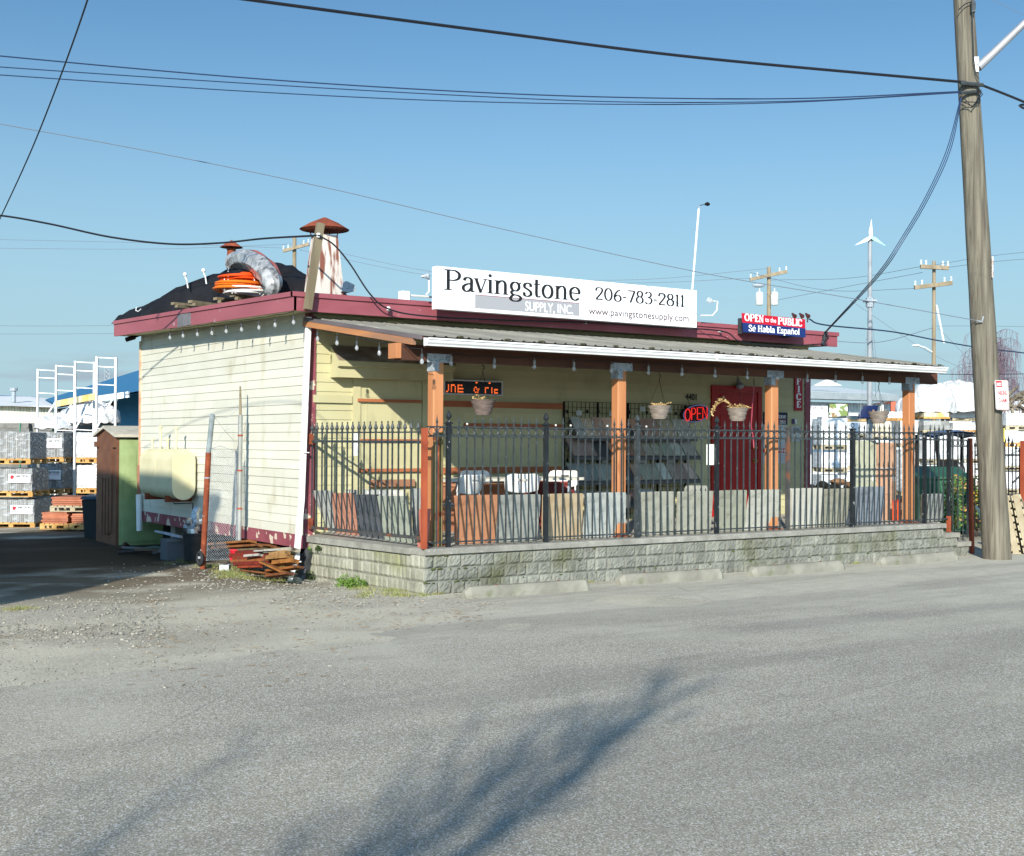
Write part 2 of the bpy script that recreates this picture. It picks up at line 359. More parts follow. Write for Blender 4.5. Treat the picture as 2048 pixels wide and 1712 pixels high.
for j in range(len(ys)-1):
    for i in range(n-1): g.f.append((j*n+i, j*n+i+1, j*n+i+n+1, j*n+i+n)); g.a.append(.5)
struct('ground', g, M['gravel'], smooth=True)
# asphalt with a ragged edge where gravel creeps over it
rnd = random.Random(3)
edge = [(-300,-9), (-60,-5.5), (-20,-3.9), (-9,-3.35), (-5.2,-3.05), (-3.6,-2.9), (-2.8,-2.55), (-1.8,-2.2), (-.8,-1.85), (-.2,-1.5), (.15,-.7), (.3,-.12), (9.7,-.12), (10.6,-.2), (11.5,-.6), (300,-.6)]
pts = []
for (x0, y0), (x1, y1) in zip(edge, edge[1:]):
    k = max(1, int(min(40, abs(x1-x0)/.09))) if -12 < x0 < 2 else (8 if abs(x0) < 30 else 1)
    for i in range(k):
        t = i/k; j = rnd.uniform(-.05, .05) if (-12 < x0 < .1) else 0
        pts.append((x0+(x1-x0)*t, y0+(y1-y0)*t+j))
pts.append(edge[-1])
g = MB(); g.v = [(x, y, .004) for x, y in pts]+[(x, -60, .004) for x, y in pts]; n = len(pts)
for i in range(n-1): g.f.append((n+i, n+i+1, i+1, i)); g.a.append(.5)
struct('road', g, M['asphalt'])
# ---------------------------------------------------------------- retaining wall
rw = thing('retaining_wall', 'mossy grey split-face block wall with flat caps carrying the fenced porch', 'wall', (0,0,0))
rnd = random.Random(5)
def hsh(*k): return random.Random(hash(k)).random()
def course(mb, P, L_, z0, z1, wid, rough, seed, endk=None):
    x = 0.; r = random.Random(seed); prev = None
    while x < L_-.01:
        w = wid*r.choice((1, 1, 1, 1.02, .7, 1.5)) if wid < .3 else wid
        if L_-x-w < .06: w = L_-x
        x1 = min(L_, x+w); mb.k = r.random(); off = r.uniform(-.004, .006)
        nu, nv = max(3, int((x1-x)/.022)), 6
        hh = [[r.random() for _ in range(nu+1)] for _ in range(nv+1)]
        def f(u, v):
            i, j = round(u*nu), round(v*nv)
            e = min(u*(x1-x), (1-u)*(x1-x), v*(z1-z0), (1-v)*(z1-z0))
            d = (off+rough*hh[j][i]) if e > .004 else -.012
            return P(x+.0015+(x1-x-.003)*u, z0+.002+(z1-z0-.004)*v, d)
        mb.grid(f, nu, nv)
        x = x1
CZ = [(.285,.43), (.14,.283), (-.02,.138)]
mb = MB()
Pf = lambda x, z, d: (x, -d, z)
for i, ((z0, z1), L_) in enumerate(zip(CZ, (9.0, 9.32, 9.6))): course(mb, Pf, L_, z0, z1, .178, .016, 10+i)
mb.build('front_blocks', M['block'], rw)
mb = MB()
def Ps(x, z, d):
    y = 3.0-x*1.0; return (-d, y, z-.05*y/3)
for i, (z0, z1) in enumerate([(.285,.43), (.14,.283), (-.005,.138), (-.16,-.007)]): course(mb, Ps, 3.0, z0, z1, .125, .006, 20+i)
mb.build('side_blocks', M['block_side'], rw)
mb = MB(); mb.k = .3                      # solid core behind the faces and at the stepped end
mb.box(.014, 8.97, .014, .3, -.1, .43); mb.box(8.97, 9.30, .014, .3, -.1, .283); mb.box(9.3, 9.585, .014, .3, -.1, .138)
mb.box(.014, .3, .3, 3.0, -.2, .375)
mb.build('core', M['block'], rw)
mb = MB(); x = 0.; r = random.Random(9)
while x < 9.02:
    x1 = min(9.02, x+r.uniform(.42, .62)); mb.k = r.random()
    if 9.02-x1 < .2: x1 = 9.02
    y0 = -.03+r.uniform(-.003, .003)
    mb.prism([(x+.002, y0+.012, .432), (x+.002, y0, .44), (x+.002, y0, .492), (x+.002, y0+.012, .505), (x+.002, .29, .505), (x+.002, .29, .432)], (x1-x-.004, 0, 0)); x = x1
mb.k = .4; mb.box(9.022, 9.36, -.02, .28, .285, .355); mb.k = .7; mb.box(9.33, 9.63, -.02, .28, .14, .212)
y = .29
while y < 3.0:
    y1 = min(3.0, y+r.uniform(.35, .5)); mb.k = r.random()
    if 3.0-y1 < .15: y1 = 3.0
    d = -.05*y/3; d1 = -.05*y1/3
    mb.add([(-.03, y, .432+d), (.3, y, .432+d), (.3, y, .505), (-.03, y, .505+d), (-.03, y1, .432+d1), (.3, y1, .432+d1), (.3, y1, .505), (-.03, y1, .505+d1)], [(0,1,2,3),(7,6,5,4),(0,3,7,4),(3,2,6,7),(0,4,5,1),(1,5,6,2)]); y = y1
mb.build('cap', M['cap'], rw)
mb = MB(); mb.box(.3, 9.3, .29, BW, .3, .498); struct('porch_floor', mb, M['conc_floor'])
# steps down at the right end
st = thing('porch_steps', 'low concrete steps at the right end of the porch behind the gate', 'steps', (9.6, .8, 0))
mb = MB(); mb.box(9.31, 9.6, .3, 1.6, 0, .34); mb.box(9.605, 9.9, .3, 1.6, 0, .17); mb.build('treads', M['concrete'], st)
# ---------------------------------------------------------------- shop building
sh = thing('shop_building', 'small cream clapboard shop with dark red trim, flat roof and red door', 'building', (0, BW, 0))
def siding(mb, P, L_, z0, z1, pitch=.1232, rnd=None, seed=1):
    r = random.Random(seed); z = z0; i = 0
    while z < z1-.01:
        zt = min(z1, z+pitch); mb.k = r.random()
        cuts = [0, L_]
        if r.random() < .6: cuts.insert(1, r.uniform(.15, .85)*L_)
        for a, b in zip(cuts, cuts[1:]):
            mb.k = r.random(); t = .013+r.uniform(-.0015,.003)
            mb.face([P(a+.001, z, t), P(b-.001, z, t), P(b-.001, zt, .003), P(a+.001, zt, .003)])
            mb.face([P(a, z, 0), P(b, z, 0), P(b, z, t), P(a, z, t)])
        z = zt
mb = MB(); siding(mb, lambda s, z, d: (-d, BL-s, z), BL-BW, .458, 3.44, seed=2); mb.box(.0, .12, BW, BL, .3, 3.6)
mb.build('left_wall', M['siding'], sh)
mb = MB(); siding(mb, lambda s, z, d: (s, BW-d, z), RX, .50, 3.44, seed=3); mb.box(.121, RX-.001, BW, BW+.1, .3, 3.6)
mb.box(RX-.1, RX, BW+.1, BL, .3, 3.6); mb.box(.12, RX-.1, BL-.1, BL, .3, 3.6)
mb.build('front_wall', M['siding_front'], sh)
mb = MB()
mb.box(-.028, 0, BW, BL, .285, .456)
o = mb.build('base_board', M['maroon_bare'], sh)
mb = MB(); mb.box(-.03, .1, BW-.03, BW-.0005, .285, 3.36); mb.box(-.031, -.002, BW, BW+.05, .457, 3.36)
mb.build('corner_board', M['maroon_worn'], sh)['label'] = 'dark red corner board with flaking paint behind the white downspout'
mb = MB(); mb.box(RX-.1, RX+.03, BW-.03, BW-.001, .3, 3.3); mb.box(RX+.001, RX+.03, BW, BW+.12, .3, 3.3)
mb.build('corner_board', M['maroon'], sh)
mb = MB(); mb.box(-.03, 0, BL-.06, BL+.01, .3, 3.42); mb.build('corner_board', mat('trim_far', (206,150,120), (222,200,170), 3, k=.85), sh)
# crawl space and footings under the left wall
mb = MB(); mb.box(.32, 9.0, BW+.4, BL-.3, -.3, .3); mb.build('crawl_space', M['darkgap'], sh)  # solid near-black block stands in for the shade under the floor
mb = MB()
for y in (5.0, 8.4): mb.box(.1, .3, y, y+.2, -.3, .30)
mb.build('pier', M['concrete'], sh)
OV = .38
def fasc(y): return (y-BW+OV)/(BL-BW+OV)       # left eave climbs towards the back
def fz(y, z): return z+.20*fasc(y)
Lx = -OV; Fy = BW-OV
FT, FB = 3.585, 3.345
mb = MB(); mb.add([(Lx+.04, Fy+.04, FT-.04), (RX+.3, Fy+.04, FT-.04), (RX+.3, BL+.3, FT+.16), (Lx+.04, BL+.3, FT+.16),
                   (Lx+.04, Fy+.04, FB+.06), (RX+.3, Fy+.04, FB+.06), (RX+.3, BL+.3, FB+.24), (Lx+.04, BL+.3, FB+.24)],
                  [(0,1,2,3), (7,6,5,4), (0,4,5,1), (1,5,6,2), (2,6,7,3), (3,7,4,0)])
mb.build('roof', mat('roof_felt', (120,116,108), (100,98,92), 4, rough=.95, k=.7), sh)
def strip(mb, p0, p1, out, z0a, z1a, z0b, z1b, t):
    p0 = V(p0); p1 = V(p1); o = V(out)*t
    vs = []
    for p, z0, z1 in ((p0, z0a, z1a), (p1, z0b, z1b)):
        for q, z in ((p, z0), (p+o, z0), (p+o, z1), (p, z1)): vs.append((q.x, q.y, z))
    mb.add(vs, [(0,1,2,3), (7,6,5,4), (0,4,5,1), (1,5,6,2), (2,6,7,3), (3,7,4,0)])
yb = BL+.32
mb = MB(); strip(mb, (Lx+.04, Fy, 0), (Lx+.04, yb, 0), (-1,0,0), FB, FT-.02, FB+.17, FT+.18, .04)
strip(mb, (Lx+.045, Fy-.01, 0), (Lx+.045, yb, 0), (-1,0,0), FT-.06, FT, FT+.14, FT+.20, .065)
mb.build('fascia', M['maroon_worn'] if False else mat('maroon_old', (160,92,100), (146,82,90), 2, (1,.3,1), rough=.6, bump=.003, bsc=30, c3=(168,150,150), sc3=5, lo3=.66, hi3=.71, st3=(1,1,1.5), k=.92), sh)['label'] = 'left roof fascia in faded dark red, patched and chipped'
mb = MB(); strip(mb, (Lx+.005, Fy+.04, 0), (RX+.30, Fy+.04, 0), (0,-1,0), FB, FT-.02, FB, FT-.02, .04)
strip(mb, (Lx-.02, Fy+.045, 0), (RX+.32, Fy+.045, 0), (0,-1,0), FT-.06, FT, FT-.06, FT+.005, .07)
mb.build('fascia', M['maroon'], sh)
mb = MB(); strip(mb, (RX+.302, Fy+.04, 0), (RX+.302, yb, 0), (1,0,0), FB+.02, FT-.02, FB+.17, FT+.18, .04); mb.build('fascia', M['maroon'], sh)
mb = MB(); mb.add([(Lx+.04, Fy+.042, FB+.01), (0, Fy+.042, FB+.01), (0, yb, FB+.18), (Lx+.04, yb, FB+.18)], [(0,1,2,3)])
mb.add([(0, Fy+.042, FB+.01), (RX, Fy+.042, FB+.01), (RX, BW, FB+.01), (0, BW, FB+.01)], [(0,1,2,3)]); mb.build('soffit', M['siding_front'], sh)
# flashing patch on the left fascia
a, b = pa(355, 631, Lx-.006), pa(381, 648, Lx-.006)
mb = MB(); mb.box(Lx-.008, Lx-.001, b.y, a.y, b.z-.01, a.z+.01); mb.build('patch', mat('flashing', (140,138,140), (120,118,122), 12, rough=.6, metal=.3), sh)
# red door
def q(px, py, b=BW-.03): p = pb(px, py, b); return p
dl, dr = q(1423, 775).x, q(1523, 775).x; dt = q(1470, 772).z
mb = MB(); mb.box(dl, dl+.09, BW-.045, BW-.003, .5, dt); mb.box(dr-.09, dr, BW-.045, BW-.003, .5, dt); mb.box(dl+.09, dr-.09, BW-.045, BW-.003, dt-.09, dt)
dfr = mb.build('door_frame', M['door_red'], sh)
mb = MB(); X0, X1 = dl+.095, dr-.095; mb.box(X0, X1, BW-.028, BW-.004, .52, dt-.095)
dz = (dt-.095-.52)/6
for i in range(6):
    z0 = .52+i*dz+.05; z1 = .52+(i+1)*dz-.05
    mb.box(X0+.1, X1-.1, BW-.036, BW-.028, z0, z1)
    mb.box(X0+.1, X1-.1, BW-.040, BW-.036, z1-.018, z1-.004)
dd = mb.build('door', M['door_red'], sh)
mb = MB()
for z in (1.60, 1.43):
    mb.lathe([(.034,0),(.034,.008),(.012,.012),(.012,.03),(.03,.04),(.033,.055),(.022,.068),(.001,.07)], (0,0,0), 12)
    k = len(mb.v)//2
vs = mb.v; half = len(vs)//2
mb.v = [(X1-.08+x, BW-.03-z_, (1.62 if i < half else 1.40)+y) for i, (x, y, z_) in enumerate(vs)]
mb.build('door_knob', M['brass'], dd)
# service hatch doors on the left of the front wall
hl, hr = q(706, 800).x, q(856, 800).x; ht = q(780, 752).z
mb = MB(); mb.box(hl, hl+.11, BW-.04, BW-.003, .5, ht); mb.box(hr-.09, hr, BW-.04, BW-.003, .5, ht); mb.box(hl+.11, hr-.09, BW-.04, BW-.003, ht-.06, ht)
mb.build('hatch_frame', M['siding_front'], sh)
mb = MB(); mb.box(hl+.115, hr-.095, BW-.022, BW-.004, .5, ht-.065); mb.box(hl+.2, hl+.215, BW-.026, BW-.022, 1.0, ht-.3); mb.box(hl+.2, hr-.25, BW-.026, BW-.022, ht-.3, ht-.285)
mb.box(hr-.3, hr-.29, BW-.026, BW-.022, .6, ht-.3)
for z in (1.0, 1.25, 1.5, 1.75): mb.box(hl+.115, hr-.3, BW-.0245, BW-.022, z, z+.008)
mb.build('hatch_door', M['siding_front'], sh)
mb = MB(); mb.box(hl-.01, hl+.09, BW-.045, BW-.041, 1.50, 1.80); mb.build('notice', M['white_paint'], sh)
# shelf-like awning box over the hatch
al, ar = q(673, 720, BW-.2).x, q(905, 720, BW-.2).x; at1, at0 = q(700, 722, BW-.25).z, q(700, 750, BW-.25).z
mb = MB(); mb.prism([(al, BW-.005, at1+.2), (al, BW-.05, at1+.2), (al, BW-.28, at1), (al, BW-.28, at1-.07), (al, BW-.22, at1-.085), (al, BW-.22, at0-.03), (al, BW-.005, at0-.03)], (ar-al, 0, 0))
hb = mb.build('awning_box', M['siding_front'], sh)
mb = MB(); mb.add([(al-.01, BW-.285, at1+.006), (ar+.01, BW-.285, at1+.006), (ar+.01, BW-.04, at1+.212), (al-.01, BW-.04, at1+.212)], [(0,1,2,3)])
mb.build('awning_flashing', mat('flashing_worn', (206,198,184), (140,124,106), 2, (1,2,1), rough=.5), hb)
# nailed rails on the wall
def rail(x0, x1, y, h, m, nm='wall_rail', d=.035, base=BW-.014, lab=None):
    p, r_ = pb(x0, y, base-d), pb(x1, y, base-d); mb = MB(); mb.box(p.x, r_.x, base-d, base, p.z-h/2, p.z+h/2)
    o = mb.build(nm, m, sh)
    if lab: o['label'] = lab
    return o
rail(888, 1126, 807, .085, M['cedar_flat'], lab='orange board nailed to the wall under the lit display')
rail(930, 1128, 850, .055, M['cedar_flat']); rail(888, 1122, 941, .085, M['cedar_flat']); rail(888, 1122, 962, .06, M['cedar_flat'])
rail(717, 844, 800, .04, M['cedar_flat'], base=BW-.041, d=.03); rail(717, 844, 941, .045, M['cedar_flat'], base=BW-.041, d=.03); rail(722, 846, 880, .03, M['cedar_flat'], base=BW-.041, d=.03)
rail(743, 830, 967, .095, mat('weathered_board', (186,140,110), (166,120,92), 5, (.2,1,1), k=.8), base=BW-.041, d=.05)
rail(627, 705, 797, .10, M['siding_front'], d=.03, lab='cream painted board nailed flat beside the hatch')
# house number
def text_mb(body, w, h, org, ax, up, nrm, off=0., depth=.004, bold=0., track=1.0, mb=None, shear=0):
    cu = bpy.data.curves.new('t', 'FONT'); cu.body = body; cu.size = 1; cu.offset = bold; cu.space_character = track; cu.resolution_u = 3; cu.shear = shear
    ob = bpy.data.objects.new('t', cu); me = bpy.data.meshes.new_from_object(ob)
    xs_ = [v.co.x for v in me.vertices]; ys_ = [v.co.y for v in me.vertices]
    x0, x1, y0, y1 = min(xs_), max(xs_), min(ys_), max(ys_)
    ax = V(ax); up = V(up); nrm = V(nrm); org = V(org); mb = mb or MB()
    mb.add([org+ax*((v.co.x-x0)/(x1-x0)*w)+up*((v.co.y-y0)/(y1-y0)*h)+nrm*(off+depth) for v in me.vertices], [tuple(p.vertices) for p in me.polygons])
    bpy.data.objects.remove(ob); bpy.data.meshes.remove(me); bpy.data.curves.remove(cu)
    return mb
def text_on(body, name, m, x0, y0, x1, y1, b, parent, bold=0., track=1., shear=0):
    """text filling the photo rectangle (x0,y0)-(x1,y1) on the plane y=b"""
    p, r_ = pb(x0, y1, b), pb(x1, y1, b); tp = pb(x0, y0, b)
    mb = text_mb(body, r_.x-p.x, tp.z-p.z, p, (1,0,0), (0,0,1), (0,-1,0), 0, .003, bold, track, shear=shear)
    return mb.build(name, m, parent)
text_on('4401', 'house_number', M['ink'], 1371, 787, 1393, 800, BW-.02, sh, .03)
# wall lamp over the door
wl = pb(1476, 768, BW-.05)
mb = MB(); mb.lathe([(.001,-.07),(.04,-.06),(.065,-.03),(.075,.0),(.05,.03),(.03,.05),(.001,.055)], (wl.x, BW-.09, wl.z-.02), 14); mb.tube([(wl.x, BW-.02, wl.z+.07), (wl.x, BW-.09, wl.z+.06), (wl.x, BW-.09, wl.z+.03)], .012)
mb.build('wall_lamp', M['galv'], sh, smooth=True)
# ---------------------------------------------------------------- porch
pr = thing('porch', 'lean-to porch with grey ribbed roof, white gutter and orange timber posts', 'porch', (4.6, 1.4, .5))
PB0, PB1 = .35, .49
EZ = 2.86; WZ = 3.30; EY = -.04; WY = BW-.02; RL, RR = -.05, 8.83
def rz_(y): return EZ+(WZ-EZ)*(y-EY)/(WY-EY)
mb = MB(); nrib = int((RR-RL)/.15); r = random.Random(4)
x = RL; 
while x < RR-.01:
    for dx, w, h in ((0, .11, 0), (.11, .015, .011), (.125, .02, .014), (.145, .015, .011)):
        pass
    x1 = min(RR, x+.15); mb.k = r.random()
    prof = [(x, 0), (x+.1, 0), (x+.115, .014), (x+.135, .014), (x1, 0)]
    for (xa, za), (xb, zb) in zip(prof, prof[1:]):
        mb.add([(xa, EY-.03, rz_(EY-.03)+za), (xb, EY-.03, rz_(EY-.03)+zb), (xb, WY, rz_(WY)+zb), (xa, WY, rz_(WY)+za)], [(0,1,2,3)])
    x = x1
rf = mb.build('roof_sheet', M['corr_roof'], pr)
mb = MB(); mb.add([(RL, EY, rz_(EY)-.03), (RR, EY, rz_(EY)-.03), (RR, WY, rz_(WY)-.03), (RL, WY, rz_(WY)-.03), (RL, EY, rz_(EY)-.006), (RR, EY, rz_(EY)-.006), (RR, WY, rz_(WY)-.006), (RL, WY, rz_(WY)-.006)],
                  [(3,2,1,0),(4,5,6,7),(0,1,5,4),(1,2,6,5),(2,3,7,6),(3,0,4,7)]); mb.build('roof_deck', M['dark_beam'], pr)
# moss lumps along the roof seams
mb = MB(); r = random.Random(8)
for i in range(16):
    x = RL+.5+i*.56+r.uniform(-.05, .05); mb.blob((x, EY-.01, rz_(EY)+.012), .05, .02, .012, jit=.3)
for x in (1.1, 2.3): mb.blob((x, WY-.35, rz_(WY-.35)+.02), .14, .03, .012, jit=.3)
mb.build('moss', mat('moss_dark', (92,88,62), (70,68,48), 20, rough=1), rf)
# left rake: rafter board plus trim strip
def rake(mb, x0, x1, z0, z1, ya=WY, yb_=EY+.02):
    mb.add([(x0, yb_, rz_(yb_)+z0), (x1, yb_, rz_(yb_)+z0), (x1, ya, rz_(ya)+z0), (x0, ya, rz_(ya)+z0), (x0, yb_, rz_(yb_)+z1), (x1, yb_, rz_(yb_)+z1), (x1, ya, rz_(ya)+z1), (x0, ya, rz_(ya)+z1)],
           [(3,2,1,0),(4,5,6,7),(0,1,5,4),(1,2,6,5),(2,3,7,6),(3,0,4,7)])
mb = MB(); rake(mb, RL-.04, RL+.02, -.115, -.045, yb_=.16); mb.build('rake_board', M['cedar_rake'], pr)
mb = MB(); rake(mb, RL-.03, RL-.002, -.042, .004); mb.build('rake_trim', mat('trim_grey', (120,110,112), (100,92,94), 5, (1,.2,1), k=.8), pr)
mb = MB(); rake(mb, RR-.02, RR+.02, -.1, -.01); mb.build('rake_board', M['dark_beam'], pr)
mb = MB()
for x in (1.2, 2.4, 3.6, 4.8, 6.0, 7.2, 8.3): rake(mb, x, x+.04, -.12, -.032, yb_=.0)
mb.build('rafters', M['dark_beam'], pr)
mb = MB(); mb.box(-.12, 9.3, PB0+.0, PB1, 2.615, 2.795); mb.k = .2; mb.box(.0, 8.8, .0, .03, 2.74, 2.85); mb.build('beam', M['dark_beam'], pr)
mb = MB(); mb.box(-.19, -.121, PB0-.02, PB1+.02, 2.63, 2.80); mb.build('beam_end', M['cedar'], pr)
# gutter, K profile
mb = MB(); gx0, gx1 = -.05, 8.89; gy = -.045
prof = [(gy, 2.75), (gy-.07, 2.75), (gy-.075, 2.765), (gy-.095, 2.785), (gy-.1, 2.80), (gy-.1, 2.815), (gy-.115, 2.818), (gy-.115, 2.835), (gy-.105, 2.835), (gy-.09, 2.82), (gy-.01, 2.76), (gy-.003, 2.84), (gy, 2.84)]
mb.prism([(gx0, y, z) for y, z in prof], (gx1-gx0, 0, 0))
mb.box(4.2, 4.235, gy-.119, gy-.115, 2.75, 2.838)
mb.build('gutter', M['white_metal'], pr)
PX = [(856, 887.5), (1225.5, 1253), (1531, 1557.5), (1805, 1830.5)]
for i, (xa, xb) in enumerate(PX):
    c = (pb(xb, 900, PB0).x+pb(xa, 900, PB1).x)/2
    c = pb(xb, 900, PB0).x-.07
    mb = MB(); mb.k = .5
    ch = .012
    ring = [(c-.07+ch, PB0), (c+.07-ch, PB0), (c+.07, PB0+ch), (c+.07, PB1-ch), (c+.07-ch, PB1), (c-.07+ch, PB1), (c-.07, PB1-ch), (c-.07, PB0+ch)]
    mb.prism([(x, y, .55) for x, y in ring], (0, 0, 2.065))
    po = mb.build('post', M['cedar'], pr)
    if i == 0: po['label'] = 'orange timber post nearest the corner with a weathered face'
    mb = MB(); mb.box(c-.16, c+.16, PB0-.006, PB0-.001, 2.60, 2.70); mb.box(c-.075, c+.0, PB0-.006, PB0-.001, 2.50, 2.6); mb.box(c-.077, c-.071, PB0, PB1, 2.50, 2.69)
    for dx in (-.12, .12): mb.lathe([(.012,0),(.012,.005),(.001,.006)], (0,0,0), 8) if False else mb.box(c+dx-.01, c+dx+.01, PB0-.012, PB0-.006, 2.64, 2.66)
    mb.build('bracket', M['galv'], po)
    mb = MB(); mb.box(c-.09, c+.13, PB0-.03, PB1+.03, .5, .515); mb.box(c-.03, c+.03, PB0+.04, PB1-.04, .515, .55); mb.build('base_plate', M['rust'], po)
# white downspout at the left corner
dsp = thing('downspout', 'white downspout running down the shop corner and kicking out at the bottom', 'downspout', (-.1, BW, -.1))
mb = MB(); A = pa(617, 634, -.04); B = pa(603, 1000, -.12); Cc = pa(592, 1125, -.25); D_ = pa(581, 1157, -.45)
mb.beam(A, B, .075, .055, (1,0,0)); mb.beam(B, Cc, .075, .055, (1,0,0)); mb.beam(Cc, D_, .078, .057, (1,0,0)); mb.build('pipe', M['white_metal'], dsp)
mb = MB(); mb.obox(pa(610, 905, -.08), (0,.05,0), (.04,0,0), (0,0,.006)); mb.obox(pa(592, 1123, -.24), (0,.05,0), (.05,0,0), (0,0,.008)); mb.build('strap', M['white_metal'], dsp)
# ---------------------------------------------------------------- serif lettering drawn as pen strokes
def cat_(pts, n=5):
    if len(pts) < 3: return [V((x, y, 0)) for x, y in pts]
    P = [pts[0]]+list(pts)+[pts[-1]]; out = []
    for i in range(1, len(P)-2):
        for k in range(n):
            t = k/n; r = []
            for c in (0, 1):
                a, b, c_, d = P[i-1][c], P[i][c], P[i+1][c], P[i+2][c]
                r.append(.5*(2*b+(c_-a)*t+(2*a-5*b+4*c_-d)*t*t+(3*b-a-3*c_+d)*t**3))
            out.append(V((r[0], r[1], 0)))
    out.append(V((P[-1][0], P[-1][1], 0))); return out
def ell(cx, cy, rx, ry): return [(cx+rx*math.cos(t*math.pi/6+.01), cy+ry*math.sin(t*math.pi/6+.01)) for t in range(13)]
B_ = lambda *p: ('s', list(p))          # straight
K_ = lambda *p: ('c', list(p))          # curve
Z_ = lambda x, y, w: ('f', [(x-w/2, y), (x+w/2, y)])
